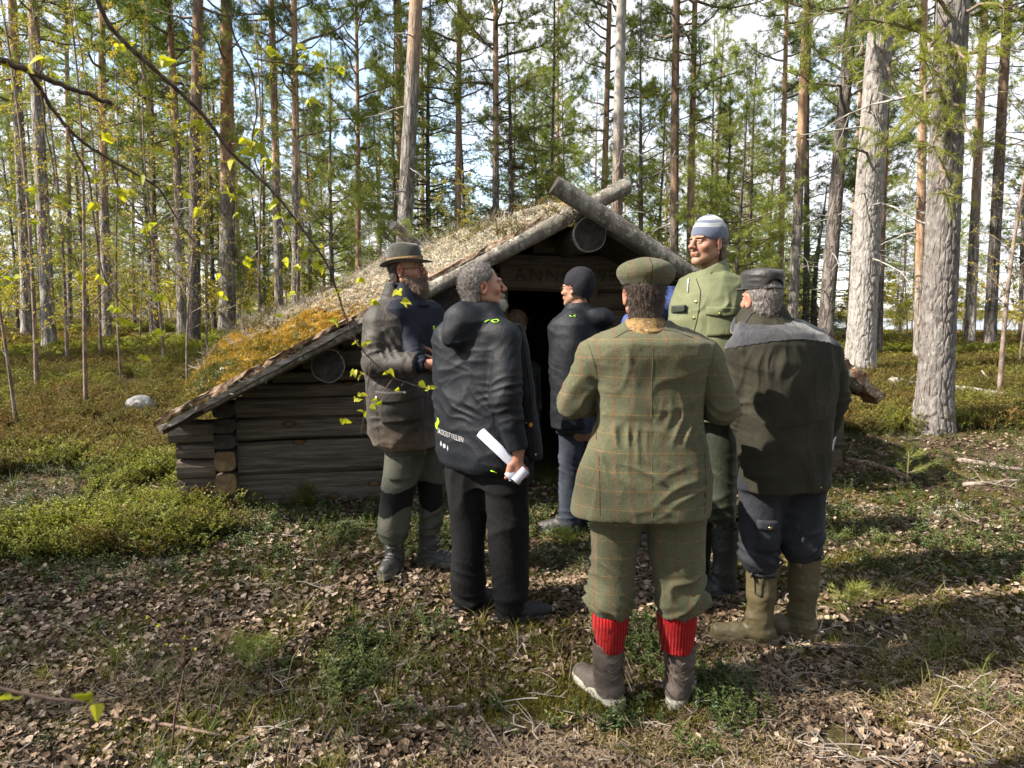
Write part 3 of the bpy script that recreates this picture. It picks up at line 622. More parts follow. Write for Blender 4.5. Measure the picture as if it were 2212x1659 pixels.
M_bleaf = nmat('new_birch_leaf', [(.20, .21, .02), (.34, .31, .03), (.46, .36, .05)], 2.0, 3, .55, 0, rnd=.5, trans=.45, tcol=(1.3, 1.3, .6))
M_bud = nmat('yellow_catkin_bud', [(.30, .26, .03), (.42, .33, .04), (.42, .27, .05)], 2.0, 3, .6, 0, rnd=.5, trans=.35)
M_birch = nmat('birch_bark', [(.07, .05, .04), (.17, .125, .10), (.32, .27, .23)], 7, 5, .8, .003, None, (3, 3, 1))
def unit(a): return a/np.maximum(np.linalg.norm(a, axis=-1, keepdims=True), 1e-9)
def needles(Pp, D, k, L, W, spread, rng):
    n = len(Pp); d = unit(D[:, None, :]*.55+rng.normal(0, spread, (n, k, 3))); l = L*rng.uniform(.65, 1.25, (n, k, 1))
    s = unit(np.cross(d, rng.normal(0, 1, (n, k, 3))))*W*.5; o = Pp[:, None, :]+rng.normal(0, L*.22, (n, k, 3))
    V = np.stack([o-s, o+s, o+d*l], 2).reshape(-1, 3); return V, np.arange(len(V)).reshape(-1, 3)
def tubes_np(b, segs, n=4):
    for pts, rad in segs: b.tube(pts, rad, n, False)
def trunk_mesh(nm, H, r, mat, bend=.12, nseg=24, nr=30, seed=0, top=.16, z0=-.4):
    rng = np.random.default_rng(seed); zs = np.concatenate([np.linspace(z0, .8, 8)[:-1], np.linspace(.8, H, nr)]); ph = rng.uniform(0, 6, 4)
    f = np.clip(zs/H, 0, 1); cx = bend*np.sin(f*4+ph[0])*f; cy = bend*np.sin(f*3.3+ph[1])*f
    rad = r*(1-(1-top)*f**1.15)*(1+.38*np.exp(-np.maximum(zs, 0)/.22)); th = np.linspace(0, 2*np.pi, nseg, endpoint=False)
    TH, Z = np.meshgrid(th, zs); RR = rad[:, None]*(1+.03*np.sin(3*TH+ph[2])+.02*np.sin(5*TH+Z*.7+ph[3])+.05*np.exp(-np.maximum(Z, 0)/.3)*np.sin(4*TH+ph[3]))
    q = np.c_[(np.cos(TH)*4).ravel(), (np.sin(TH)*4).ravel(), (Z*2.2).ravel()]; RR = RR*(1+.035*vnoise(q, seed).reshape(RR.shape))
    V = np.stack([cx[:, None]+RR*np.cos(TH), cy[:, None]+RR*np.sin(TH), Z], -1).reshape(-1, 3); m_ = len(zs); ii = np.arange(m_*nseg).reshape(m_, nseg)
    F_ = np.stack([ii[:-1], np.roll(ii, -1, 1)[:-1], np.roll(ii, -1, 1)[1:], ii[1:]], -1).reshape(-1, 4)
    fx = lambda z: np.array([np.interp(z, zs, cx), np.interp(z, zs, cy), z]); fr = lambda z: float(np.interp(z, zs, rad))
    return mesh(nm, V, F_, [mat], True), fx, fr
def conifer(nm, H, r, c0, CR, nl, seed, mat=M_needle, bark=M_bark, kn=19, L=.098, W=.0118, spread=.70, dead=14, droop=.0, dens=1.0, kind='pine', dead0=1.6, bend=.12, sub=6):
    rng = np.random.default_rng(seed); tm, fx, fr = trunk_mesh('trunk', H, r, bark, bend, 16 if r < .1 else 24, 30, seed, .12)
    B = MB(); Ps = []; Ds = []
    for i in range(nl):
        f = (i+rng.random())/nl; z = c0+(H-c0)*f; az = rng.uniform(0, 6.28)
        if kind == 'pine': ln = CR*(.45+.75*math.sin(min(1, f*1.15+.12)*math.pi*.93))*rng.uniform(.55, 1.2); up = .05+.5*f+rng.normal(0, .15)
        else: ln = CR*(1-f)**.8*rng.uniform(.8, 1.1)+.1; up = -.28+.55*f
        o = fx(z); d = np.array([math.cos(az), math.sin(az), up]); d /= np.linalg.norm(d); m_ = 6; pts = [o]; dd = d.copy()
        for j in range(m_-1):
            dd = dd+rng.normal(0, .14, 3)+np.array([0, 0, .07 if kind == 'pine' else .05]); dd /= np.linalg.norm(dd); pts.append(pts[-1]+dd*ln/(m_-1))
        rb = min(fr(z)*.45, .012+ln*.012); B.tube([Vector(p) for p in pts], [rb*(1-.8*j/(m_-1)) for j in range(m_)], 4, False)
        ns = max(3, int(sub*ln/CR*1.4))
        for q in range(ns):
            t_ = rng.uniform(.28, 1) if kind == 'pine' else rng.uniform(.1, 1); j = min(m_-2, int(t_*(m_-1))); fr_ = t_*(m_-1)-j; p0 = pts[j]*(1-fr_)+pts[j+1]*fr_
            tang = unit(pts[j+1]-pts[j]); sd = unit(np.cross(tang, [0, 0, 1])*rng.choice((-1, 1))+tang*.8+rng.normal(0, .35, 3)+[0, 0, .1 if kind == 'pine' else -.25]); l2 = ln*rng.uniform(.18, .42)*(1.15-.5*t_)
            e = p0+sd*l2; mid = (p0+e)/2+rng.normal(0, .03, 3); B.tube([Vector(p0), Vector(mid), Vector(e)], [rb*.35, rb*.25, .003], 3, False)
            nt_ = max(2, int(l2/.07*dens))
            for u in range(nt_):
                a_ = .25+.75*u/(nt_-1) if nt_ > 1 else 1; pp = (p0*(1-a_)+e*a_); side = rng.normal(0, .06 if kind == 'pine' else .035, 3); Ps.append(pp+side); Ds.append(unit(sd+side*6))
        for u in range(int(3*dens)+1): Ps.append(pts[-1]+rng.normal(0, .05, 3)); Ds.append(unit(dd+rng.normal(0, .3, 3)))
    V, F_ = needles(np.array(Ps), np.array(Ds), kn, L, W, spread, rng)
    Bd = MB()
    for i in range(dead):
        z = rng.uniform(dead0, c0+1.0); az = rng.uniform(0, 6.28); ln = rng.uniform(.25, 1)*CR*.8; d = np.array([math.cos(az), math.sin(az), rng.uniform(-.25, .25)]); pts = [fx(z)]
        for j in range(5): d = unit(d+rng.normal(0, .16, 3)-[0, 0, .07]); pts.append(pts[-1]+d*ln/5)
        rb = .008+ln*.007; Bd.tube([Vector(p) for p in pts], [rb*(1-.15*j) for j in range(6)], 4, False)
        for q in range(4):
            j = rng.integers(1, 5); e = pts[j]+unit(d+rng.normal(0, .7, 3))*ln*rng.uniform(.15, .4); Bd.tube([Vector(pts[j]), Vector(e)], [rb*.5, rb*.2], 3, False)
    out_ = {'trunk': tm, 'branches': B.mesh('branches', [M_branch], True), 'crown': mesh('crown', V, F_, [mat], False)}
    if dead: out_['dead_branches'] = Bd.mesh('dead_branches', [M_deadb], True)
    out_['r'] = r; out_['H'] = H; return out_
def birch(seed, H, r, n=34, leaf=.023, per=9, spread=.9, mats=(M_bleaf, M_bud), z0=.8):
    rng = np.random.default_rng(seed); tm, fx, fr = trunk_mesh('trunk', H, r, M_birch, .25, 8, 22, seed, .1); B = MB(); V = []; Fc = []; Mi = []
    for i in range(n):
        f = (i+rng.random())/n; z = z0+(H-z0)*f; az = rng.uniform(0, 6.28); ln = spread*(1.15-f)*rng.uniform(.5, 1.2); d = unit(np.array([math.cos(az), math.sin(az), rng.uniform(.5, 1.3)])); pts = [fx(z)]
        for j in range(5): d = unit(d+rng.normal(0, .12, 3)-[0, 0, .05]); pts.append(pts[-1]+d*ln/5)
        rb = .004+ln*.004; B.tube([Vector(p) for p in pts], [rb*(1-.15*j) for j in range(6)], 3, False)
        for q in range(7):
            j = rng.integers(1, 6); p0 = pts[j]; e = p0+unit(d+rng.normal(0, .7, 3)-[0, 0, .2])*ln*rng.uniform(.2, .5); B.tube([Vector(p0), Vector(e)], [rb*.45, .0012], 3, False)
            for u in range(per):
                a_ = rng.uniform(.1, 1); c = p0*(1-a_)+e*a_+rng.normal(0, .012, 3); a1 = unit(rng.normal(0, 1, 3)); a2 = unit(np.cross(a1, rng.normal(0, 1, 3))); l = leaf*rng.uniform(.6, 1.35); k = len(V)
                V += [c, c+a1*l*.5+a2*l*.42, c+a1*l*1.1, c+a1*l*.5-a2*l*.42]; Fc.append((k, k+1, k+2, k+3)); Mi.append(int(rng.random() < .28))
    return {'trunk': tm, 'branches': B.mesh('branches', [M_birch], True), 'crown': mesh('crown', V, Fc, list(mats), False, Mi), 'r': r, 'H': H}
TALL = [conifer('a', 18, .16, 6.0, 2.0, 66, 11, dens=1.3), conifer('b', 16, .15, 5.0, 1.9, 66, 12, dens=1.3), conifer('c', 19, .17, 6.6, 2.1, 62, 13, dead=20, dens=1.25), conifer('d', 15, .13, 4.2, 1.7, 66, 14, dens=1.3, dead=18, dead0=1.2)]
TALLD = [conifer('e', 17, .15, 6.0, 1.6, 58, 15, bark=M_barkd, mat=M_needd), conifer('f', 15, .12, 4.4, 1.5, 60, 16, bark=M_barkd, dead0=1.2)]
TALLW = [conifer('g', 18, .2, 6.6, 1.9, 58, 17, bark=M_barkw, dead=10, bend=.08)]
THIN = [conifer('h', 13, .07, 3.0, 1.05, 60, 18, dead=16, dead0=1, L=.08), conifer('i', 11, .055, 2.2, .95, 60, 19, bark=M_barkd, dead=16, dead0=.6, L=.08)]
BUSH = [conifer('j', 7.5, .065, .9, 1.15, 62, 20, mat=M_needy, dead=4, dead0=.4, bark=M_barkd, L=.085, W=.011), conifer('k', 5.5, .05, .7, 1.0, 54, 21, mat=M_needle, dead=3, dead0=.4, bark=M_barkd, W=.011), conifer('l', 9.5, .08, 1.6, 1.2, 66, 22, dead=6, dead0=.5, W=.011)]
SPRUCE = [conifer('m', 9, .09, .7, 1.5, 110, 23, mat=M_needd, kind='spruce', kn=10, L=.05, W=.011, spread=.5, dead=8, dead0=.4, bark=M_barkd, dens=1.5, sub=9), conifer('n', 7, .075, .5, 1.3, 90, 24, mat=M_needy, kind='spruce', kn=10, L=.05, W=.011, spread=.5, dead=8, dead0=.4, bark=M_barkd, dens=1.4, sub=9)]
BIRCH = [birch(31, 6.5, .022, 40), birch(32, 5.2, .018, 34), birch(33, 4.2, .014, 28), birch(34, 7.5, .028, 44)]
def plant_tree(nm, pr, x, y, label, cat='tree', r=None, H=None, lean=None, rz=None, group=None, bark_z=3.2, z=None, spin=True, cscale=None):
    z = gz(x, y)-.02 if z is None else z
    o = thing(nm, label, cat, (x, y, z), 0, group); sr = (r/pr['r']) if r else 1; sz = (H/pr['H']) if H else 1
    rzv = random.uniform(0, 6.28) if rz is None else rz
    q = Matrix.Identity(3)
    if lean: q = Vector((0, 0, 1)).rotation_difference(Vector(lean).normalized()).to_matrix()
    o.rotation_euler = (q @ Euler((0, 0, rzv)).to_matrix()).to_euler(); cs = cscale or (sr*.5+.5)
    for k in ('trunk', 'branches', 'crown', 'dead_branches'):
        if k not in pr: continue
        c = obj(k, pr[k], o); c['bark_z'] = bark_z/sz
        if k == 'trunk': c.scale = (sr, sr, sz)
        elif k in ('branches', 'dead_branches', 'crown'): c.scale = (cs, cs, sz); c['kind'] = 'stuff'
    return o
random.seed(3)
# (base x, base y or None, depth if base hidden, trunk width px, top x at picture top, prototypes, bark_z, label)
NEAR = [
 (62, 738, 0, 25, 36, TALL, 5.2, 'far-left tall pine at the left edge of the picture, brown trunk'),
 (108, 766, 0, 27, 72, TALL, 5.0, 'tall pine with a leaning trunk, second from the left edge'),
 (233, 742, 0, 20, 208, TALL, 2.6, 'orange-barked pine left of the large gap of sky, behind thin birch twigs'),
 (340, 726, 0, 13, 316, THIN, 3.6, 'thin straight pine in the middle of the left gap of sky'),
 (394, 737, 0, 20, 370, TALL, 3.4, 'pine with a greyish lower trunk close left of a darker twin'),
 (418, 760, 0, 27, 434, TALLD, 3.4, 'dark brown pine trunk just left of the thick pale pine'),
 (491, 731, 0, 35, 489, TALLW, 3.3, 'thick pale pine trunk standing above the left end of the turf roof'),
 (514, 700, 0, 12, 506, THIN, 3.6, 'slim dark pine half hidden behind the thick pale pine'),
 (603, 668, 17, 18, 592, TALL, 3.0, 'pine with an orange upper trunk right of the thick pale pine'),
 (638, 650, 16, 19, 637, TALL, 3.4, 'straight brown pine behind the left slope of the roof'),
 (773, 590, 20, 13, 771, TALL, .6, 'slender orange pine above the bearded man in the hat'),
 (873, 500, 12.5, 36, 897, TALLW, 4.6, 'big grey pine leaning slightly right above the brimmed hat'),
 (991, 500, 18, 16, 993, TALL, 2.2, 'brown pine right of the big grey one, over the roof'),
 (1070, 480, 17, 17, 1073, TALL, 3.6, 'pine over the middle of the roof with a grey foot'),
 (1105, 480, 24, 7, 1110, THIN, 2.0, 'very thin pale-stemmed pine just right of the mid-roof pine'),
 (1188, 460, 17, 9, 1190, THIN, 9, 'thin dark pine left of the crossed gable poles'),
 (1302, 470, 18, 16, 1316, TALL, 1.4, 'orange pine with curved branches behind the crossed poles'),
 (1458, 560, 16, 21, 1464, TALLD, 2.0, 'dark reddish pine, left one of the pair above the knitted hat'),
 (1492, 560, 18, 18, 1501, TALL, 1.5, 'brown pine, right one of the pair above the knitted hat'),
 (1684, 640, 19, 13, 1700, TALL, .8, 'slender orange pine right of the knitted hat'),
 (1712, 690, 15, 22, 1742, TALLW, 3.0, 'smooth pale pine between the orange pine and the dark leaning one'),
 (1783, 720, 13, 32, 1836, TALLD, 5.5, 'dark pine leaning right, behind the man in the black cap'),
 (1740, 690, 20, 15, 1762, THIN, 4, 'thin dark pine with low needles behind the pale pine'),
 (1832, 740, 22, 12, 1862, TALL, 1.2, 'narrow orange pine left of the white sunlit trunk'),
 (1893, 782, 0, 21, 1926, TALLD, 1.2, 'red-brown pine close behind the white sunlit trunk'),
 (1983, 790, 0, 20, 2002, TALL, .5, 'orange pine half hidden left of the biggest trunk'),
 (2001, 782, 0, 16, 2024, TALL, .8, 'second orange pine directly behind the biggest trunk'),
 (2094, 762, 0, 21, 2136, TALL, 2.8, 'pale grey pine in the right background right of the biggest trunk'),
 (2136, 764, 0, 24, 2172, TALLD, 3.4, 'dark brown pine near the right edge, beside a paler one'),
 (2206, 730, 18, 10, 2225, THIN, 5, 'thin dark pine at the right edge of the picture'),
 (150, 720, 22, 12, 150, TALL, 3, 'pine far back between the two groups of left-hand trunks'),
 (290, 706, 26, 8, 288, THIN, 3, 'small dark trunk far back right of the orange-barked left pine'),
 (570, 690, 24, 8, 566, THIN, 2, 'thin pine far back between the pale pine and the roof'),
]
SHORT = ['far-left edge pine', 'second pine from left', 'orange-barked left pine', 'thin straight left pine', 'greyish twin-side pine', 'dark trunk beside the pale pine', 'thick pale pine', 'slim dark pine behind the pale one', 'orange pine right of the pale one', 'straight brown pine behind the roof', 'slender orange pine above the hat', 'big grey leaning pine', 'brown pine right of the grey one', 'grey-footed mid-roof pine', 'very thin mid-roof pine', 'thin dark pine by the poles', 'orange pine behind the crossed poles', 'left pine of the knitted-hat pair', 'right pine of the knitted-hat pair', 'slender orange right pine', 'smooth pale right pine', 'dark pine leaning right', 'thin dark low-needled pine', 'narrow orange pine by the white trunk', 'red-brown pine behind the white trunk', 'orange pine left of the biggest', 'orange pine behind the biggest', 'pale grey right pine', 'dark brown right-edge pine', 'thin pine at the right edge', 'far pine between left groups', 'small dark far-left trunk', 'thin pine between pale pine and roof']
for (bx, by, Yd, wpx, tx, prs, bz, lab) in NEAR:
    if Yd: b0 = P(bx, by, Yd); x, y = b0.x, b0.y
    else: b0 = hit(bx, by); x, y = b0.x, b0.y
    zz = gz(x, y); pb = Vector((x, y, zz)); tp = P(tx, 0, y); 
    # the line through (bx,by) and (tx,0) gives the lean
    q0 = P(bx, by, y); ax = (tp-q0); ax = Vector((ax.x, random.uniform(-.02, .02)*ax.z, ax.z))
    x0 = q0.x-(q0.z-zz)*ax.x/ax.z; r = wpx/2/FPX*y
    plant_tree('pine_tree', random.choice(prs), x0, y, lab, r=r, lean=ax, bark_z=bz)
# dead grey trunk behind the crossed poles
M_snag = woodmat('barkless_snag', [(.12, .09, .07), (.24, .21, .185), (.36, .33, .30), (.46, .44, .41)], (9, 9, .8), False, .02, 1.2)
M_snagb = barkmat('snag_bark', [(.06, .04, .03), (.15, .10, .07), (.26, .20, .16), (.36, .32, .28)], [(.15, .12, .10), (.27, .25, .22), (.38, .36, .33), (.46, .44, .41)])
b0 = P(1334, 480, 13); tm, fx, fr = trunk_mesh('trunk', 15, 12.5/FPX*13, M_snagb, .1, 20, 40, 77, .5)
sn = thing('dead_pine', 'dead grey pine trunk without bark, behind the crossing of the gable poles', 'dead tree', (b0.x, 13, gz(b0.x, 13)), 0); c = obj('trunk', tm, sn); c['bark_z'] = 3.0
Bd = MB()
for i in range(22):
    z = 2.5+i*.45; az = random.uniform(0, 6.28); ln = random.uniform(.3, 1.3); d = Vector((math.cos(az), math.sin(az), random.uniform(-.1, .5))); pts = [Vector(fx(z))]
    for j in range(6): d = (d+rv()*.45-Vector((0, 0, .1))).normalized(); pts.append(pts[-1]+d*ln/6)
    Bd.tube(pts, [.018*(1-.14*j) for j in range(7)], 4, False)
obj('dead_branches', Bd.mesh('dead_branches', [M_deadb], True), sn, kind='stuff')
# the two big pines on the right: own trunks with modelled bark plates
def big_trunk(nm, bx, by, wpx, tx, H, bark, label, seed, cr, bz):
    b0 = hit(bx, by); y = b0.y; x = b0.x; r = wpx/2/FPX*y; tp = P(tx, 0, y); ax = (tp-b0); ax = Vector((ax.x, 0, ax.z))
    o = thing('pine_tree', label, 'tree', (x, y, gz(x, y)-.02)); o.rotation_euler = Vector((0, 0, 1)).rotation_difference(ax.normalized()).to_euler()
    ns, zs = 150, np.concatenate([np.linspace(-.3, 7.5, 520), np.linspace(7.7, H, 20)]); th = np.linspace(0, 2*np.pi, ns, endpoint=False); TH, Z = np.meshgrid(th, zs)
    rad = r*(1-.75*np.clip(Z/H, 0, 1)**1.2)*(1+.36*np.exp(-np.maximum(Z, 0)/.28)*(1+.35*np.sin(3*TH+1)+.25*np.sin(5*TH)))
    q = np.c_[(np.cos(TH)*r*14).ravel(), (np.sin(TH)*r*14).ravel(), (Z*3.6).ravel()]; wv = np.stack([vnoise(q*1.3, 5), vnoise(q*1.3, 6), vnoise(q*.9, 7)], -1); qq = q+wv*.6
    qv = np.c_[(TH*r).ravel()/.062, (Z/.19).ravel()]+.55*np.stack([vnoise(q*.8, 5), vnoise(q*.8, 6)], -1); nc = max(4, int(round(2*np.pi*r/.062))); ci_ = np.floor(qv).astype(int); F1 = np.full(len(qv), 9.); F2 = np.full(len(qv), 9.)
    for dx in (-1, 0, 1):
        for dy in (-1, 0, 1):
            cx_, cy_ = ci_[:, 0]+dx, ci_[:, 1]+dy; hh_ = (((cx_ % nc)*73856093) ^ (cy_*19349663)) & 0xffff; jx, jy = ((hh_*7919) % 997)/997., ((hh_*104729) % 991)/991.
            dd_ = np.hypot(cx_+.1+.8*jx-qv[:, 0], cy_+.1+.8*jy-qv[:, 1]); F2 = np.where(dd_ < F1, F1, np.minimum(F2, dd_)); F1 = np.minimum(F1, dd_)
    rid = 1-np.clip((F2-F1)/.22, 0, 1); rid = rid*np.clip(.75+.6*vnoise(q*.6, 12), .15, 1); pl_ = vnoise(qq*2.6, 9)*.5+vnoise(q*6, 10)*.5
    rad = rad+(-.015*rid+.006*pl_).reshape(rad.shape)*np.clip(1.2-Z/12, .3, 1)
    V = np.stack([rad*np.cos(TH)+.05*np.sin(Z*.5+seed), rad*np.sin(TH)+.04*np.sin(Z*.7), Z], -1).reshape(-1, 3); m_ = len(zs); ii = np.arange(m_*ns).reshape(m_, ns)
    F_ = np.stack([ii[:-1], np.roll(ii, -1, 1)[:-1], np.roll(ii, -1, 1)[1:], ii[1:]], -1).reshape(-1, 4)
    mt_ = mesh('trunk', V, F_, [bark], True); a_ = mt_.attributes.new('fissure', 'FLOAT', 'POINT'); a_.data.foreach_set('value', rid.astype(np.float32)); c = obj('trunk', mt_, o); c['bark_z'] = bz
    for k in ('branches', 'crown', 'dead_branches'):
        c = obj(k, TALL[seed % 3][k], o, kind='stuff'); c.scale = (cr, cr, H/TALL[seed % 3]['H'])
    return o, x, y
M_big = barkmat('thick_plate_bark', [(.08, .07, .065), (.135, .12, .112), (.185, .17, .158), (.28, .26, .24)], [(.15, .1, .07), (.3, .2, .13), (.42, .28, .18), (.5, .4, .3)], True)
M_bigw = barkmat('white_plate_bark', [(.14, .128, .118), (.23, .213, .197), (.30, .283, .265), (.41, .39, .365)], [(.15, .1, .07), (.3, .2, .13), (.42, .28, .18), (.5, .4, .3)], True)
BP, bpx, bpy_ = big_trunk('pine_tree', 2008, 928, 70, 2060, 18, M_big, 'biggest pine trunk, rough grey plated bark, right foreground', 1, 1.2, 9)
WP, wpx_, wpy_ = big_trunk('pine_tree', 1850, 816, 58, 1914, 18, M_bigw, 'white sunlit pine trunk left of the biggest trunk', 2, 1.2, 9)
# low leafy branches of the big right-hand pines (close enough to see needles)
def near_branch(parent_obj, starts, seed, mat=M_needle, k=26, L=.055, W=.0045):
    rng = np.random.default_rng(seed); B = MB(); Ps = []; Ds = []; inv = parent_obj.matrix_basis.inverted()
    for (a, b_, sag) in starts:
        a, b_ = Vector(a), Vector(b_); n = 8; pts = [a.lerp(b_, i/(n-1))+Vector(rng.normal(0, .02, 3))+Vector((0, 0, sag*math.sin(math.pi*i/(n-1)))) for i in range(n)]; ln = (b_-a).length
        B.tube(pts, [.02*(1-.8*i/(n-1))+.003 for i in range(n)], 5, False)
        for q in range(int(ln*11)+3):
            i = min(n-2, int(n*(.2+.8*rng.random()))); p0 = pts[i]; d = (b_-a).normalized(); sd = (d*.6+Vector(rng.normal(0, .55, 3))).normalized(); l2 = rng.uniform(.12, .34); e = p0+sd*l2+Vector((0, 0, -.02)); B.tube([p0, e], [.006, .003], 4, False)
            for u in range(max(2, int(l2/.05))): f = .3+.7*u/max(1, int(l2/.05)-1); Ps.append(list(p0.lerp(e, f))); Ds.append(list((sd+Vector(rng.normal(0, .25, 3))).normalized()))
    V, F_ = needles(np.array(Ps), np.array(Ds), k, L, W, .5, rng)
    M_ = np.array(inv.to_3x3()); tr = np.array(inv.translation); V = V @ M_.T+tr
    mb = B.mesh('low_branches', [M_branch], True); mb.transform(inv); obj('low_branches', mb, parent_obj, kind='stuff'); obj('low_needles', mesh('low_needles', V, F_, [mat], False), parent_obj, kind='stuff')
bpy.context.view_layer.update()
for o_ in (BP, WP): o_.matrix_basis = Matrix.Translation(o_.location) @ o_.rotation_euler.to_matrix().to_4x4()
D_ = bpy_
near_branch(BP, [(P(2040, 110, D_), P(1860, 40, D_-.6), .1), (P(2045, 60, D_), P(1990, 150, D_-1), .05), (P(2040, 180, D_), P(1905, 330, D_-.7), .12), (P(2040, 200, D_), P(2110, 330, D_-.8), .1), (P(2035, 260, D_), P(2015, 330, D_-.9), .05),
  (P(2040, 120, D_), P(1975, 290, D_-1), .1), (P(2045, 140, D_), P(2190, 110, D_-.6), .1), (P(2050, 40, D_), P(2200, 20, D_-.5), .1), (P(2030, 350, D_), P(2050, 430, D_-.6), .03), (P(2045, 90, D_), P(2120, 200, D_-.9), .1), (P(2045, 20, D_), P(1930, -30, D_-.4), .1)], 5, M_needy)
near_branch(WP, [(P(1905, 20, wpy_), P(1720, 60, wpy_-1.2), .15), (P(1905, 40, wpy_), P(1800, 130, wpy_-1.4), .1), (P(1905, 10, wpy_), P(1880, 60, wpy_-1.6), .1), (P(1905, 130, wpy_), P(1960, 260, wpy_-1.1), .1), (P(1900, 0, wpy_), P(1650, 10, wpy_-.8), .2), (P(1905, 0, wpy_), P(1810, -40, wpy_-1.5), .1), (P(1890, 340, wpy_), P(1800, 330, wpy_-.5), .06)], 6, M_needle)
# young trees and understorey placed from the picture: (x, y, depth, prototype, height, label)
MID = [
 (1380, 640, 17, BUSH[0], 8.5, 'bright young pine right behind the crossed poles'),
 (1530, 640, 23, BUSH[0], 10, 'tall light green young pine above the knitted hat'),
 (1590, 650, 15.5, BUSH[1], 6.2, 'broad yellow-green young pine between the knitted hat and black cap'),
 (1870, 740, 20, BUSH[2], 9, 'young pine in the gap left of the white trunk top'),
 (480, 700, 22, BUSH[0], 9, 'pale green young pine behind the thick pale pine'),
 (330, 700, 20, BUSH[2], 9.5, 'young pine behind the thin straight pine on the left'),
 (90, 700, 24, BUSH[0], 9, 'light young pine far behind the far-left pair'),
 (860, 560, 17, BUSH[1], 7.5, 'bushy young pine just left of the big grey pine foot'),
 (1100, 540, 17, SPRUCE[0], 7.5, 'green spruce over the middle of the roof'),
 (720, 640, 21, BUSH[2], 9, 'bushy young pine left of the bearded man, behind the roof'),
 (930, 560, 19, SPRUCE[0], 9.5, 'dark green young spruce behind the big grey pine'),
 (1000, 560, 24, SPRUCE[0], 9, 'dark spruce farther back behind the roof ridge'),
 (1160, 540, 22, BUSH[2], 8, 'dense young pine left of the crossed poles'),
 (1220, 560, 26, BUSH[0], 8, 'light green young pine far behind the crossed poles'),
 (1420, 600, 22, BUSH[0], 8.2, 'yellow-green young pine right of the dead trunk'),
 (1560, 640, 18, SPRUCE[1], 6.5, 'yellow-green spruce right behind the knitted hat'),
 (1615, 650, 21, SPRUCE[1], 8.5, 'tall yellow-green spruce between the knitted hat and the orange pine'),
 (1760, 700, 18, SPRUCE[0], 4.0, 'low dark spruce behind the black cap'),
 (1655, 640, 26, BUSH[0], 9, 'light young pine far behind the knitted hat'),
 (40, 740, 19, BUSH[1], 6, 'bushy young pine behind the far-left trunks'),
 (190, 730, 21, BUSH[2], 8, 'young pine in the left background between the trunks'),
 (560, 700, 20, BUSH[1], 5.0, 'young pine right of the thick pale pine'),
 (670, 650, 24, BUSH[2], 8, 'leafy pine far behind the left roof slope'),
 (820, 600, 26, SPRUCE[0], 8.5, 'spruce far back left of the big grey pine'),
 (1940, 760, 28, BUSH[2], 5, 'young pine in the right background left of the biggest trunk'),
 (2080, 740, 30, BUSH[0], 5, 'yellowish young pine in the right background'),
]
for (bx, by, Yd, pr, H_, lab) in MID:
    b0 = P(bx, by, Yd); plant_tree('young_spruce' if pr in SPRUCE else 'young_pine', pr, b0.x, Yd, lab, H=H_, bark_z=20)
BL = [(70, 700, 9.5, 3), (175, 700, 8.5, 0), (255, 700, 10.5, 1), (350, 690, 11.5, 0), (445, 690, 12, 1), (560, 690, 13, 3), (20, 700, 7.8, 1), (140, 700, 12, 3), (300, 700, 14, 2), (640, 690, 15, 0), (400, 720, 9.6, 2), (215, 720, 12.5, 3)]
bl_lab = ['birch sapling among the far-left pine trunks', 'slim birch sapling with orange-yellow buds, between the left trunks', 'birch sapling with yellow buds beside the orange-barked pine', 'birch sapling in the left sky gap, gold-green leaves', 'birch sapling before the dark pine left of the pale one',
  'tall birch sapling just right of the thick pale pine', 'birch sapling at the left picture edge', 'tall birch sapling behind the far-left pair of pines', 'little birch far back in the left background', 'birch sapling behind the left roof slope', 'knee-high leafy birch left of the roof', 'tall thin birch between orange-barked pine and far-left pair']
for (q, lab) in zip(BL, bl_lab): b0 = P(q[0], q[1], q[2]); plant_tree('birch_sapling', BIRCH[q[3]], b0.x, q[2], lab)
for (px, py, Y_, pr, lab, tx) in ((2158, 862, 0, 0, 'birch sapling with a pinkish bare stem near the right edge', 2215), (1900, 800, 14, 2, 'bare little birch right of the white trunk', 1915), (2040, 790, 15, 2, 'twiggy birch behind the biggest trunk', 2050), (1960, 760, 18, 1, 'birch in the right background left of the biggest trunk', 1970), (2200, 800, 11, 1, 'leafy birch sapling cut by the right picture edge', 2230)):
    b0 = hit(px, py) if not Y_ else P(px, py, Y_); tp = P(tx, 380, b0.y); ax = tp-P(px, py, b0.y); plant_tree('birch_sapling', BIRCH[pr], b0.x, b0.y, lab, lean=(ax.x, 0, ax.z), r=.03 if pr == 0 else None, cscale=.8)
for (px, Y_, lab) in ((1010, 11.5, 'bare twiggy birch with tiny leaves behind the roof, right of the big grey pine'), (960, 12.5, 'thin budding birch right behind the roof by the big grey pine')):
    b0 = P(px, 600, Y_); plant_tree('birch_sapling', BIRCH[2], b0.x, Y_, lab, H=3.2)
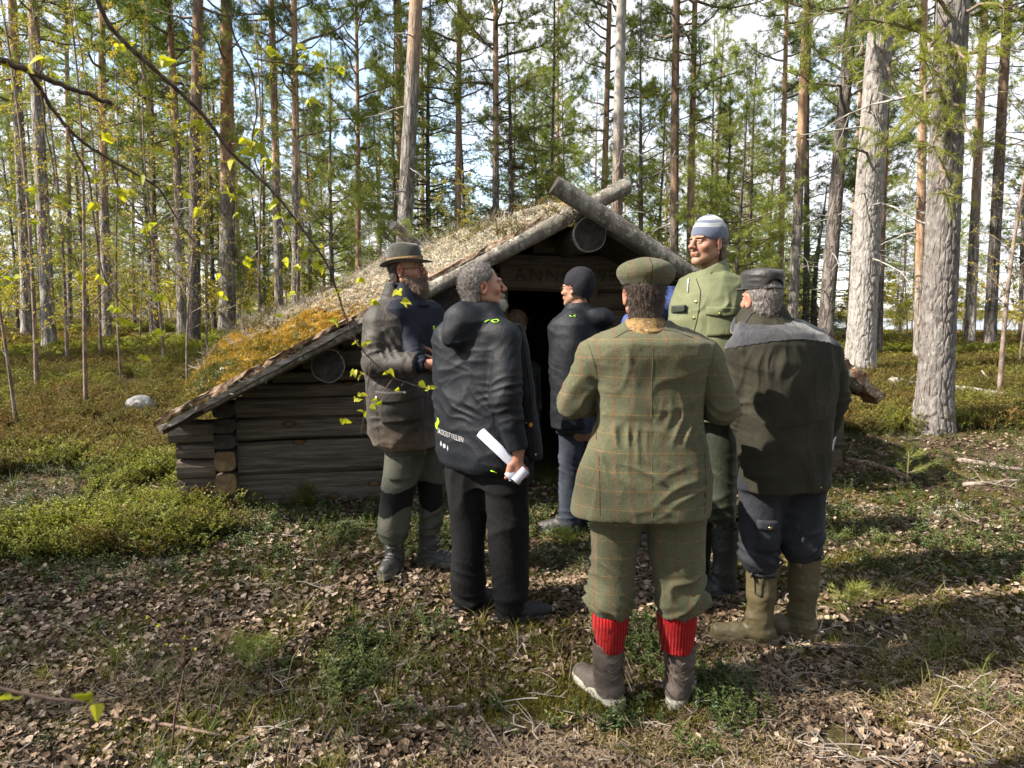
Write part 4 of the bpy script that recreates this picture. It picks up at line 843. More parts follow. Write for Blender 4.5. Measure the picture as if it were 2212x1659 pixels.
# deeper rows, left and right, each tree its own
used = [(o.location.x, o.location.y) for o in COL.objects if o.get('category') in ('tree',)]
random.seed(17); n_ = 0; tries = 0
while n_ < 62 and tries < 6000:
    tries += 1; Y_ = 20+random.random()**1.2*45; X_ = random.uniform(-.80, .80)*Y_
    if X_ > .3*Y_ and Y_ > 32 and random.random() < .75: continue
    if min((X_-a)**2+(Y_-b_)**2 for a, b_ in used) < 1.6: continue
    px = CXP+X_/Y_*FPX
    side = 'left' if px < 750 else ('middle' if px < 1500 else 'right'); u = random.random()
    if u < .30: pr = random.choice(TALL+TALLD); nm, kd, gr = 'pine_tree', 'tall pine trunk', 'pines'
    elif u < .48: pr = random.choice(THIN); nm, kd, gr = 'slender_pine', 'slender pine', 'slender pines'
    elif u < .92: pr = random.choice(BUSH); nm, kd, gr = 'young_pine', 'bushy young pine', 'young pines'
    else: pr = random.choice(SPRUCE); nm, kd, gr = 'young_spruce', 'young spruce', 'young spruces'
    used.append((X_, Y_)); n_ += 1; s_ = random.uniform(.8, 1.15)
    kn_ = min(range(len(NEAR)), key=lambda j: abs((NEAR[j][0]+NEAR[j][4])/2-px)); sd_ = 'right' if px > (NEAR[kn_][0]+NEAR[kn_][4])/2 else 'left'
    kd = kd.replace('trunk', '').strip()+(' at mid-distance' if Y_ < 32 else ' far back' if Y_ < 48 else ' very far back'); lab_ = '%s, %s of the %s' % (kd, sd_, SHORT[kn_])
    plant_tree(nm, pr, X_, Y_, lab_, H=pr['H']*s_, r=pr['r']*s_*random.uniform(.85, 1.15), group='%s far back, %s' % (gr, side), bark_z=random.uniform(.5, 5), lean=(random.gauss(0, .012), random.gauss(0, .012), 1))
# wood beyond: one mass
def joined(pr, keep):
    V = []; F_ = []; 
    import bmesh
    bm = bmesh.new(); mats = []
    for i, k in enumerate(keep):
        n0 = len(bm.faces); bm.from_mesh(pr[k]); bm.faces.ensure_lookup_table()
        for f in bm.faces[n0:]: f.material_index = i
        mats.append(pr[k].materials[0])
    me = bpy.data.meshes.new('distant_tree'); bm.to_mesh(me); bm.free()
    for m_ in mats: me.materials.append(m_)
    return me
n = 650; Y = RNG.uniform(62, 260, n); X = RNG.uniform(-.95, .95, n)*Y; k = ~((X > .42*Y) & (Y < 235) & (Y > 70) & (X < .72*Y)); X, Y = X[k], Y[k]; n = len(X)
scatter('distant_forest', np.c_[X, Y, g(X, Y)-.1], np.c_[np.zeros(n), np.zeros(n), RNG.uniform(0, 6.28, n)], RNG.uniform(.7, 1.15, n), RNG.integers(0, 5, n), [joined(p_, ('trunk', 'branches', 'crown')) for p_ in (TALL[0], TALL[3], BUSH[2], BUSH[0], SPRUCE[0])])
n = 480; Y = RNG.uniform(16, 60, n); X = RNG.uniform(-.9, .9, n)*Y; k = hutfree(X, Y); X, Y = X[k], Y[k]; n = len(X)
def shrubmesh(sd): p_ = birch(sd, 2.0, .01, 12, .05, 6, .6); return joined(p_, ('trunk', 'branches', 'crown'))
scatter('undergrowth', np.c_[X, Y, g(X, Y)-.05], np.c_[np.zeros(n), np.zeros(n), RNG.uniform(0, 6.28, n)], RNG.uniform(.5, 1.1, n), RNG.integers(0, 3, n), [shrubmesh(i) for i in (41, 42, 43)])
# unseen pines around the viewpoint, placed to break the sun and block sky light
random.seed(29)
SH = [(-15.5, -.65), (-15.2, -.1), (-16.6, -.4), (-17.2, .6), (-19.5, 10.5), (-16.5, 9.2), (-11.5, -2.4)]
while len(SH) < 38:
    q_ = (random.uniform(-24, 24), random.uniform(-22, -4))
    if q_[0] > 0 or not (-3.5 < q_[1]-.242*q_[0] < 6): SH.append(q_)
SH += [(7.5, -1.5), (10, 1.5), (13, 5), (11.5, -.5)]
for i, (x, y) in enumerate(SH): plant_tree('pine_tree', random.choice(TALL if i < 8 else TALL+[BUSH[2], SPRUCE[0]]), x, y, 'unseen tall pine outside the picture, placed around the viewpoint for shade', group='pines outside the picture', H=random.uniform(12.2, 13.4) if i < 4 else random.uniform(13, 17), bark_z=4, cscale=1.35 if i < 4 else None)
# ================================================================ PEOPLE
import openvdb
from mathutils.bvhtree import BVHTree
class G:                               # soft solid modelling on a voxel grid
    def __init__(s, lo, hi, h):
        s.h = h; s.lo = np.array(lo, float); n = np.ceil((np.array(hi)-s.lo)/h).astype(int)+1; s.n = n
        s.ax = [s.lo[i]+np.arange(n[i])*h for i in range(3)]; s.D = np.full(tuple(n), .5, np.float32)
    def _sl(s, lo, hi):
        r = []
        for i in range(3):
            a = max(0, int((lo[i]-s.lo[i])/s.h)); b = min(s.n[i], int((hi[i]-s.lo[i])/s.h)+2)
            if b <= a: return None
            r.append(slice(a, b))
        return tuple(r)
    def _g(s, sl): return (s.ax[0][sl[0]][:, None, None].astype(np.float32), s.ax[1][sl[1]][None, :, None].astype(np.float32), s.ax[2][sl[2]][None, None, :].astype(np.float32))
    def _mix(s, sl, d, k, sub):
        a = s.D[sl]
        if sub: a = -a
        if k > 0: h = np.clip(.5+.5*(d-a)/k, 0, 1); r = d*(1-h)+a*h-k*h*(1-h)
        else: r = np.minimum(a, d)
        s.D[sl] = -r if sub else r
    def rc(s, a, b, ra, rb, k=.02, sub=False, sc=(1, 1, 1)):
        a, b = np.array(a, float), np.array(b, float); m = max(ra, rb)/min(sc)+k+.03; sl = s._sl(np.minimum(a, b)-m, np.maximum(a, b)+m)
        if sl is None: return
        X, Y, Z = s._g(sl); S = np.array(sc, float); a_, b_ = a*S, b*S; ba = b_-a_; L = max(float(ba@ba), 1e-9)
        px, py, pz_ = X*S[0]-a_[0], Y*S[1]-a_[1], Z*S[2]-a_[2]; t = np.clip((px*ba[0]+py*ba[1]+pz_*ba[2])/L, 0, 1)
        d = (np.sqrt((px-t*ba[0])**2+(py-t*ba[1])**2+(pz_-t*ba[2])**2)-(ra+(rb-ra)*t))/max(sc); s._mix(sl, d.astype(np.float32), k, sub)
    def ell(s, c, r, k=.02, sub=False, rot=None):
        c = np.array(c, float); m = max(r)+k+.02; sl = s._sl(c-m, c+m)
        if sl is None: return
        X, Y, Z = s._g(sl); p = [X-c[0], Y-c[1], Z-c[2]]
        if rot is not None: M = np.array(rot.transposed()); p = [M[i][0]*p[0]+M[i][1]*p[1]+M[i][2]*p[2] for i in range(3)]
        k0 = np.sqrt(sum((p[i]/r[i])**2 for i in range(3))); k1 = np.sqrt(sum((p[i]/r[i]**2)**2 for i in range(3)))+1e-6
        s._mix(sl, (k0*(k0-1)/k1).astype(np.float32), k, sub)
    def loft(s, zs, cx, cy, hw, hd, yaw=0, k=.02, p=2.4, sub=False, cap=.0):
        zs = np.array(zs, float); o = np.argsort(zs); zs = zs[o]; A = [np.broadcast_to(np.array(q, float), zs.shape)[o] for q in (cx, cy, hw, hd)]
        m = float(max(A[2].max(), A[3].max()))+k+.03; sl = s._sl((A[0].min()-m, A[1].min()-m, zs[0]-k-.03), (A[0].max()+m, A[1].max()+m, zs[-1]+k+.03))
        if sl is None: return
        X, Y, Z = s._g(sl); z1 = Z[0, 0, :]
        def smooth(q): return np.interp(z1, zs, q)[None, None, :]
        x0, y0, w_, d_ = (smooth(q) for q in A); c_, s_ = math.cos(yaw), math.sin(yaw)
        u = (X-x0)*c_+(Y-y0)*s_; v = -(X-x0)*s_+(Y-y0)*c_
        rr = ((np.abs(u)/w_)**p+(np.abs(v)/d_)**p)**(1/p); d = (rr-1)*np.minimum(w_, d_)
        d = np.maximum(d, np.maximum(Z-zs[-1]+cap, zs[0]-Z+cap)); s._mix(sl, d.astype(np.float32), k, sub)
    def cut(s, n, c):                  # keep only the side where (p-c).n < 0
        X, Y, Z = s._g((slice(None),)*3); d = (X-c[0])*n[0]+(Y-c[1])*n[1]+(Z-c[2])*n[2]; s.D = np.maximum(s.D, d.astype(np.float32))
    def verts(s):
        g_ = openvdb.FloatGrid(); D = s.D.copy(); D[0] = D[-1] = .5; D[:, 0] = D[:, -1] = .5; D[:, :, 0] = D[:, :, -1] = .5
        g_.copyFromArray(D); V, Q = g_.convertToQuads(0.0); V = np.array(V, float)*s.h+s.lo; Q = np.array(Q, np.int64)
        a, b, c = V[Q[:, 0]], V[Q[:, 1]], V[Q[:, 2]]
        if np.sum(np.einsum('ij,ij->i', a, np.cross(b, c))) < 0: Q = Q[:, ::-1]
        return V, Q
def vnormals(V, Q):
    n = np.cross(V[Q[:, 2]]-V[Q[:, 0]], V[Q[:, 3 % Q.shape[1]]]-V[Q[:, 1]]); N_ = np.zeros_like(V)
    for i in range(Q.shape[1]): np.add.at(N_, Q[:, i], n)
    return unit(N_)
def relax(V, Q, it=2, f=.5):
    e = np.concatenate([Q[:, [i, (i+1) % Q.shape[1]]] for i in range(Q.shape[1])]); cnt = np.zeros(len(V)); np.add.at(cnt, e[:, 0], 1); np.add.at(cnt, e[:, 1], 1)
    for _ in range(it):
        S = np.zeros_like(V); np.add.at(S, e[:, 0], V[e[:, 1]]); np.add.at(S, e[:, 1], V[e[:, 0]]); V = V*(1-f)+f*S/np.maximum(cnt, 1)[:, None]
    return V
def ridged(p, seed, pw=2.0): return (1-np.abs(vnoise(p, seed)))**pw
def drape(V, amp=.006, f=(7, 7, 2.6), seed=1):
    w_ = np.stack([vnoise(V*3, seed+20), vnoise(V*3, seed+21), vnoise(V*3, seed+22)], -1)*.10
    return amp*(ridged((V+w_)*np.array(f), seed, 3)*1.6-.7+.5*vnoise((V+w_)*np.array(f)*2.3, seed+1))
def creases(V, c, r, dirv, lam, amp, seed=0):        # bunched cloth around a joint
    c = np.array(c); d = np.array(dirv, float); d /= np.linalg.norm(d); q = V-c; w_ = np.exp(-(np.linalg.norm(q, axis=1)/r)**2)
    ph = (q@d)/(lam*1.25)+.75*vnoise(V*9, seed+5)+.9*vnoise(V*4.3, seed+6); mk = np.clip(.55+1.1*vnoise(V*np.array([8, 8, 13]), seed+8), 0, 1.3); return amp*.9*w_*mk*((1-np.abs(np.sin(ph*math.pi)))**1.5*2-.7)
def finish(nm, gr, mats, parent, disp=None, rel=2, midx=None, extra=None, **props):
    V, Q = gr.verts(); V = relax(V, Q, rel)
    if disp is not None: V = V+vnormals(V, Q)*disp(V)[:, None]; V = relax(V, Q, 1, .3)
    mi = midx(V[Q].mean(1)) if midx else None
    me = mesh(nm, V, Q, mats, True, mi); o = obj(nm, me, parent, **props); return o, V, Q
def bvh(o): return BVHTree.FromPolygons([v.co for v in o.data.vertices], [tuple(p.vertices) for p in o.data.polygons])
def patch(nm, bv, parent, o, u, v, W, H, mat, off=.004, nu=12, nv=12, shape=None, n=None, side=.006, smooth=True):
    # a piece of cloth laid on a garment: o centre, u / v directions
    o, u, v = Vector(o), Vector(u).normalized(), Vector(v).normalized(); n = Vector(n).normalized() if n is not None else u.cross(v).normalized(); V = []; ok = True
    for j in range(nv+1):
        for i in range(nu+1):
            a, b = (i/nu-.5)*W, (j/nv-.5)*H
            if shape: a, b = shape(a, b)
            p = o+u*a+v*b; h = bv.ray_cast(p+n*.35, -n, .7); q = h[0] if h[0] is not None else None
            V.append((q, p))
    last = None; out_ = []
    avg = [((q-p).dot(n)) for q, p in V if q is not None]
    if not avg: return None
    md = sorted(avg)[len(avg)//2]
    for q, p in V: out_.append((q if q is not None and abs((q-p).dot(n)-md) < .09 else p+n*md))
    top = [q+n*off for q in out_]; bot = [q-n*side for q in out_]; k = len(top); Fs = []
    for j in range(nv):
        for i in range(nu): a = j*(nu+1)+i; Fs.append((a, a+1, a+nu+2, a+nu+1))
    rim = [i for i in range(nu+1)]+[(j+1)*(nu+1)-1 for j in range(1, nv+1)]+[nv*(nu+1)+i for i in range(nu-1, -1, -1)]+[j*(nu+1) for j in range(nv-1, 0, -1)]
    for a, b in zip(rim, rim[1:]+rim[:1]): Fs.append((b, a, a+k, b+k))
    return obj(nm, mesh(nm, top+bot, Fs, [mat], smooth), parent)
def on_surf(bv, p, n, off=.004):
    n = Vector(n).normalized(); h = bv.ray_cast(Vector(p)+n*.35, -n, .7); return (h[0] if h[0] is not None else Vector(p))+n*off
def seam(nm, bv, parent, pts, n, mat, r=.002, off=.001, sub=8):
    q = []
    for a, b in zip(pts, pts[1:]):
        for i in range(sub): q.append(on_surf(bv, Vector(a).lerp(Vector(b), i/sub), n, off))
    q.append(on_surf(bv, pts[-1], n, off)); b = MB(); b.tube(q, r, 5, True); return obj(nm, b.mesh(nm, [mat], True), parent)
def textpatch(nm, bv, parent, txt, o, u, v, size, mat, off=.006, sx=1.0):
    fc = bpy.data.curves.new(nm, 'FONT'); fc.body = txt; fc.size = size; fc.align_x = 'LEFT'; fc.offset = -.0008; t_ = bpy.data.objects.new(nm, fc); COL.objects.link(t_); dg = bpy.context.evaluated_depsgraph_get()
    me = bpy.data.meshes.new_from_object(t_.evaluated_get(dg)); bpy.data.objects.remove(t_); u, v = Vector(u).normalized(), Vector(v).normalized(); n = u.cross(v)
    for w_ in me.vertices: w_.co = on_surf(bv, Vector(o)+u*w_.co.x*sx+v*w_.co.y, n, off)
    me.name = nm; me.materials.clear(); me.materials.append(mat); return obj(nm, me, parent)
# ---- cloth materials
def cloth(name, cols, scale=5, weave=420, rough=.85, bmp=.0012, sheen=.0, spec=.2, worn=None):
    m, t, b, co = newmat(name, rough, spec); b.inputs['Sheen Weight'].default_value = sheen; b.inputs['Sheen Roughness'].default_value = .5
    c = ramp(t, noise(t, co, scale, 6, .65), cols, [.3+.4*i/(len(cols)-1) for i in range(len(cols))])
    if worn:
        sp = t.nodes.new('ShaderNodeSeparateXYZ'); lnk(t, co, sp.inputs[0]); zz = mth(t, 'ADD', sp.outputs[2], mth(t, 'MULTIPLY', noise(t, co, 9, 5, .7), .28))
        f = mth(t, 'DIVIDE', mth(t, 'SUBTRACT', worn[1], zz), .16); f.node.use_clamp = True; c = mixc(t, mth(t, 'MULTIPLY', f, worn[2]), c, worn[0])
    lnk(t, c, b.inputs['Base Color']); wv = noise(t, co, weave, 2, .5); wr = noise(t, co, 26, 5, .6, (1, 1, .6), 1.2)
    bump(t, b, mth(t, 'ADD', mth(t, 'MULTIPLY', wv, .25), wr), bmp*3); return m
def tweed():
    m, t, b, co = newmat('checked_tweed', .95, .1); b.inputs['Sheen Weight'].default_value = .08
    sp = t.nodes.new('ShaderNodeSeparateXYZ'); lnk(t, co, sp.inputs[0]); nz_ = noise(t, co, 330, 3, .7); big = noise(t, co, 4, 4, .6)
    base = ramp(t, mth(t, 'ADD', mth(t, 'MULTIPLY', nz_, .75), mth(t, 'MULTIPLY', big, .25)), [(.026, .028, .016), (.062, .065, .037), (.106, .105, .062), (.155, .148, .092)], [.3, .45, .56, .7])
    wob_ = mth(t, 'MULTIPLY', mth(t, 'SUBTRACT', noise(t, co, 5, 2), .5), .02)
    def lines(coord, per, w_, off=0):
        q = mth(t, 'ABSOLUTE', mth(t, 'SUBTRACT', mth(t, 'FRACT', mth(t, 'DIVIDE', mth(t, 'ADD', mth(t, 'ADD', coord, wob_), 5+off), per)), .5)); l = mth(t, 'LESS_THAN', q, w_/per/2); return l
    dash = mth(t, 'GREATER_THAN', noise(t, co, 260, 1), .42)
    r_ = mth(t, 'MULTIPLY', lines(sp.outputs[0], .062, .0042), dash); o_ = mth(t, 'MULTIPLY', lines(sp.outputs[2], .072, .0034), dash)
    c = mixc(t, mth(t, 'MULTIPLY', r_, .5), base, (.20, .028, .018)); c = mixc(t, mth(t, 'MULTIPLY', o_, .32), c, (.34, .17, .045)); lnk(t, c, b.inputs['Base Color'])
    bump(t, b, mth(t, 'ADD', mth(t, 'MULTIPLY', nz_, .5), noise(t, co, 24, 5, .6, (1, 1, .7), 1)), .004); return m
C_tweed = tweed()
C_wax = cloth('waxed_cotton', [(.010, .008, .0055), (.020, .016, .011), (.040, .031, .021)], 7, 500, .6, .0016, .1, .4, ((.15, .11, .07), 1.04, .7))
C_cord = cloth('brown_corduroy', [(.045, .033, .018), (.11, .085, .05)], 40, 300, .95)
C_black = cloth('black_shell', [(.0035, .0045, .0065), (.006, .0078, .0112), (.010, .0125, .017)], 5, 600, .6, .0012, 0, .25)
C_blackt = cloth('black_trouser', [(.0035, .0035, .004), (.0055, .0055, .006), (.009, .009, .010)], 5, 500, .8, .0014, 0)
C_navy = cloth('navy_softshell', [(.005, .007, .014), (.009, .012, .023)], 5, 500, .7, .001)
C_greyg = cloth('grey_green_trouser', [(.040, .043, .032), (.070, .073, .056), (.11, .11, .088)], 6, 500, .8, .0014)
C_green = cloth('light_green_canvas', [(.085, .095, .047), (.118, .130, .068), (.155, .168, .092)], 5, 600, .75, .001)
C_dgreen = cloth('dark_green_trouser', [(.008, .012, .005), (.013, .019, .008), (.022, .029, .012)], 7, 400, .6, .0014, .1, .4)
C_olive = cloth('dark_olive_cloth', [(.014, .0135, .009), (.024, .0225, .015), (.038, .035, .024)], 5, 500, .85, .0014)
C_yoke = cloth('grey_brushed_cloth', [(.020, .020, .023), (.031, .031, .036), (.045, .045, .050)], 60, 700, .95, .001, .4)
C_dgrey = cloth('charcoal_trouser', [(.012, .013, .017), (.022, .024, .030), (.038, .040, .048)], 6, 500, .8, .0014)
C_denim = cloth('blue_grey_trouser', [(.016, .021, .031), (.030, .037, .051), (.052, .062, .080)], 6, 500, .8, .0014)
C_blue = cloth('blue_jacket', [(.03, .045, .14), (.05, .075, .21), (.08, .11, .28)], 6, 500, .75, .001)
C_cap = cloth('black_waxed_cap', [(.012, .012, .012), (.028, .026, .024)], 8, 400, .5, .0014, .1, .45)
C_felt = cloth('grey_green_felt', [(.016, .016, .012), (.030, .030, .023), (.048, .047, .037)], 30, 500, .95, .0008, .4)
C_band = cloth('tan_hat_band', [(.10, .06, .025), (.22, .14, .06)], 90, 500, .9)
C_camo = nmat('camouflage_scarf', [(.06, .035, .015), (.26, .17, .07), (.12, .07, .03), (.36, .27, .14)], 38, 3, .9, .001)
C_mesh = cloth('black_knit', [(.010, .010, .013), (.020, .020, .025)], 20, 300, .95)
C_sock = None
def sockmat():
    m, t, b, co = newmat('red_ribbed_wool', .95, .1); sp = t.nodes.new('ShaderNodeSeparateXYZ'); lnk(t, co, sp.inputs[0])
    s_ = mth(t, 'SINE', mth(t, 'MULTIPLY', sp.outputs[0], 520)); nz_ = noise(t, co, 260, 3, .7); f = mth(t, 'ADD', mth(t, 'MULTIPLY', s_, .22), nz_)
    lnk(t, ramp(t, f, [(.15, .004, .005), (.30, .009, .011), (.43, .028, .024)], [.25, .55, .85]), b.inputs['Base Color']); bump(t, b, f, .004); b.inputs['Sheen Weight'].default_value = .05; return m
C_sock = sockmat()
C_garter = cloth('grey_sock_top', [(.05, .065, .045), (.09, .11, .075)], 90, 400, .95)
C_leather = nmat('worn_brown_leather', [(.035, .026, .021), (.085, .065, .052), (.15, .12, .10)], 16, 7, .7, .002, 60)
def bootmat(nm, cols, dirt, z0, z1, rough=.65):
    m, t, b, co = newmat(nm, rough, .3); sp = t.nodes.new('ShaderNodeSeparateXYZ'); lnk(t, co, sp.inputs[0]); c = ramp(t, noise(t, co, 14, 6, .65), cols)
    f = mth(t, 'DIVIDE', mth(t, 'SUBTRACT', z1, mth(t, 'ADD', sp.outputs[2], mth(t, 'MULTIPLY', mth(t, 'SUBTRACT', noise(t, co, 30, 5, .7), .5), .09))), z1-z0); f.node.use_clamp = True
    lnk(t, mixc(t, f, c, dirt), b.inputs['Base Color']); bump(t, b, noise(t, co, 40, 6, .65), .003); return m
C_boot = bootmat('muddy_brown_boot', [(.035, .027, .023), (.075, .06, .05), (.12, .10, .088)], (.34, .33, .27), .01, .05)
C_hike = bootmat('black_hiking_boot', [(.018, .017, .017), (.045, .043, .042), (.09, .086, .08)], (.20, .19, .17), .0, .05, .5)
C_blkshoe = bootmat('black_shoe', [(.010, .010, .011), (.022, .022, .024)], (.07, .06, .05), -.01, .03, .5)
C_well = bootmat('olive_rubber_boot', [(.055, .046, .022), (.085, .070, .036), (.12, .10, .055)], (.10, .08, .05), .0, .05, .45)
C_welld = bootmat('dark_rubber_boot', [(.016, .020, .018), (.030, .036, .032)], (.05, .05, .05), .0, .05, .4)
C_paper = nmat('white_paper', [(.50, .51, .60), (.60, .61, .69)], 12, 2, .6, 0)
C_neon, t, b, co = newmat('neon_cord', .5, .3); b.inputs['Base Color'].default_value = (.38, .80, .02, 1)
C_white, t, b, co = newmat('white_print', .6, .3); b.inputs['Base Color'].default_value = (.72, .72, .72, 1)
C_greyp, t, b, co = newmat('grey_print', .4, .5); b.inputs['Base Color'].default_value = (.36, .38, .40, 1)
C_orangeb, t, b, co = newmat('orange_badge', .5, .4); b.inputs['Base Color'].default_value = (.50, .22, .03, 1)
C_metal, t, b, co = newmat('dull_metal', .3, .5); b.inputs['Base Color'].default_value = (.35, .32, .26, 1); b.inputs['Metallic'].default_value = 1
C_brass, t, b, co = newmat('brass_button', .3, .5); b.inputs['Base Color'].default_value = (.45, .36, .16, 1); b.inputs['Metallic'].default_value = 1
C_dark, t, b, co = newmat('dark_zip', .6, .3); b.inputs['Base Color'].default_value = (.008, .008, .009, 1)
C_glass, t, b, co = newmat('spectacle_lens', .05, .5); b.inputs['Base Color'].default_value = (.9, .9, .9, 1); b.inputs['Transmission Weight'].default_value = 1; b.inputs['IOR'].default_value = 1.05
C_lthr, t, b, co = newmat('leather_badge', .7, .3); b.inputs['Base Color'].default_value = (.23, .20, .12, 1)
def skin(nm, base=(.50, .29, .20), red=(.58, .20, .14)):
    m, t, b, co = newmat(nm, .5, .35); a = t.nodes.new('ShaderNodeAttribute'); a.attribute_name = 'red'
    bl = noise(t, co, 55, 5, .6); c = mixc(t, mth(t, 'MULTIPLY', bl, .45), base, tuple(x*.62 for x in base)); c = mixc(t, ramp(t, noise(t, co, 420, 2, .6), [(0, 0, 0), (.3, .3, .3)], [.5, .7]), c, (.16, .085, .055)); c = mixc(t, a.outputs['Fac'], c, red); lnk(t, c, b.inputs['Base Color'])
    b.inputs['Subsurface Weight'].default_value = .12; b.inputs['Subsurface Radius'].default_value = (.6, .25, .12); b.inputs['Subsurface Scale'].default_value = .012
    bump(t, b, noise(t, co, 300, 4, .6), .0012); return m
S_skin = skin('skin', (.34, .19, .125), (.40, .135, .095)); S_ruddy = skin('ruddy_skin', (.37, .20, .135), (.42, .12, .08))
def hairmat(nm, cols, f=(160, 160, 25)):
    m, t, b, co = newmat(nm, .55, .35); c = ramp(t, noise(t, co, 1.0, 3, .7, f), cols); lnk(t, c, b.inputs['Base Color']); bump(t, b, noise(t, co, 1.2, 3, .7, f), .003); return m
H_dark = hairmat('dark_brown_hair', [(.018, .012, .009), (.045, .030, .022), (.11, .08, .06)])
H_grey = hairmat('grey_hair', [(.06, .048, .040), (.20, .18, .165), (.46, .44, .42)], (140, 140, 60))
H_greyd = hairmat('iron_grey_hair', [(.05, .042, .037), (.14, .125, .115), (.36, .34, .32)], (120, 120, 60))
H_white = hairmat('grey_white_beard', [(.16, .14, .12), (.36, .34, .31), (.60, .58, .55)], (140, 140, 60))
H_brownb = hairmat('brown_grey_beard', [(.055, .035, .022), (.16, .11, .075), (.38, .32, .26)], (140, 140, 50))
H_brown = hairmat('brown_hair', [(.05, .030, .018), (.12, .075, .045), (.20, .14, .09)])
E_eye, t, b, co = newmat('eye', .15, .5); b.inputs['Base Color'].default_value = (.10, .085, .075, 1)

def rotz(a): return Matrix.Rotation(a, 3, 'Z')
class Person:
    def __init__(s, label, px, Y, H=1.8, headpx=None, hz=None, yaw=0, hyaw=0, hpitch=0, skinm=S_skin):
        s.Y = Y; x = (px-CXP)/FPX*Y; d = P(px, 800, Y); s.o = Vector((d.x, Y, gz(d.x, Y))); s.root = thing('person', label, 'person', s.o); s.skin = skinm
        s.root_empty = s.root; s.H = H; s.yaw = yaw; s.hyaw = hyaw; s.hp = hpitch; s.hc = s.L(headpx[0], headpx[1], headpx[2] if len(headpx) > 2 else 0)
    def L(s, px, py, dy=0): return P(px, py, s.Y+dy)-s.o
    def z(s, py): return s.L(CXP, py).z
    def HM(s): return (rotz(s.hyaw) @ Matrix.Rotation(s.hp, 3, 'X'))*.95
    def H2(s, v): return s.hc+s.HM() @ Vector(v)
    def rows(s, rows, q=.6, yaw=0):     # (py, left px, right px[, dy]) -> loft data from the outline
        z, cx, cy, hw = [], [], [], []
        for r in rows:
            dy = r[3] if len(r) > 3 else 0; a, b = s.L(r[1], r[0], dy), s.L(r[2], r[0], dy); z.append((a.z+b.z)/2); cx.append((a.x+b.x)/2); cy.append(dy); hw.append((b.x-a.x)/2/math.sqrt(math.cos(yaw)**2+q*q*math.sin(yaw)**2))
        return z, cx, cy, hw, [w_*q for w_ in hw]
def head_grid(pr, h=.0033, nose=1.0, jaw=1.0, ears=True, wide=1.0):
    g_ = G((-.115, -.14, -.235), (.115, .155, .135), h)
    g_.ell((0, -.014, .030), (.077*wide, .097, .088), .01); g_.ell((0, .028, -.030), (.064*wide, .066, .080), .03)
    for sx in (-1, 1):
        g_.rc((sx*.054*jaw, -.004, -.058), (sx*.014, .074, -.098), .021, .019, .025); g_.ell((sx*.046, .060, -.024), (.024, .024, .021), .018)
        g_.rc((sx*.012, .094, .026), (sx*.046, .080, .024), .009, .007, .012)
        g_.ell((sx*.033, .101, .004), (.019, .014, .011), .010, True); g_.ell((sx*.032, .0805, .004), (.0135, .0125, .0125), .002)
        g_.rc((sx*.020, .0935, .0095), (sx*.044, .0875, .008), .0046, .0040, .004); g_.rc((sx*.021, .0905, -.006), (sx*.043, .086, -.005), .0035, .003, .004)
        g_.ell((sx*.012*nose, .108, -.031), (.009, .012, .009), .006)
        if ears:
            R_ = rotz(sx*-.35) @ Matrix.Rotation(-.15, 3, 'X'); c = Vector((sx*.079*wide, -.010, -.006)); g_.ell(c, (.0085, .021, .034), .006, False, R_)
            g_.ell(c+Vector((sx*.009, .004, .002)), (.006, .012, .022), .004, True, R_); g_.ell(c+Vector((sx*.001, .002, -.028)), (.006, .009, .010), .006)
    g_.ell((0, .080, -.100), (.024, .018, .018), .018); g_.rc((0, .092, .020), (0, .117, -.022), .0085, .0125*nose, .010); g_.ell((0, .1175+.002*nose, -.026), (.013*nose, .014*nose, .0115), .006)
    g_.ell((0, .091, -.060), (.028, .020, .016), .012); g_.rc((-.020, .096, -.0585), (.020, .096, -.0585), .0055, .0055, .005, sc=(1, 1, 1)); g_.rc((-.018, .0955, -.0705), (.018, .0955, -.0705), .0065, .0065, .005)
    g_.rc((-.024, .1045, -.0645), (.024, .1045, -.0645), .0018, .0018, .002, True)
    g_.loft([-.25, -.20, -.12, -.05], 0, [-.045, -.040, -.028, -.015], [.068, .060, .055, .05], [.066, .060, .058, .05], 0, .02, 2)
    return g_
_hcache = {}
def head_mesh(nose=1.0, jaw=1.0, wide=1.0, h=.0033):
    k = (nose, jaw, wide, h)
    if k not in _hcache:
        g_ = head_grid(None, h, nose, jaw, True, wide); V, Q = g_.verts(); V = relax(V, Q, 1, .4)
        red = np.zeros(len(V))
        for c, r, a in (((0, .118, -.026), .024, .8), ((.05, .07, -.025), .03, .45), ((-.05, .07, -.025), .03, .45), ((.084, -.01, 0), .032, .8), ((-.084, -.01, 0), .032, .8), ((0, .10, -.064), .022, .55)):
            red = np.maximum(red, a*np.exp(-(np.linalg.norm(V-np.array(c), axis=1)/r)**2*1.5))
        _hcache[k] = (V, Q, red)
    return _hcache[k]
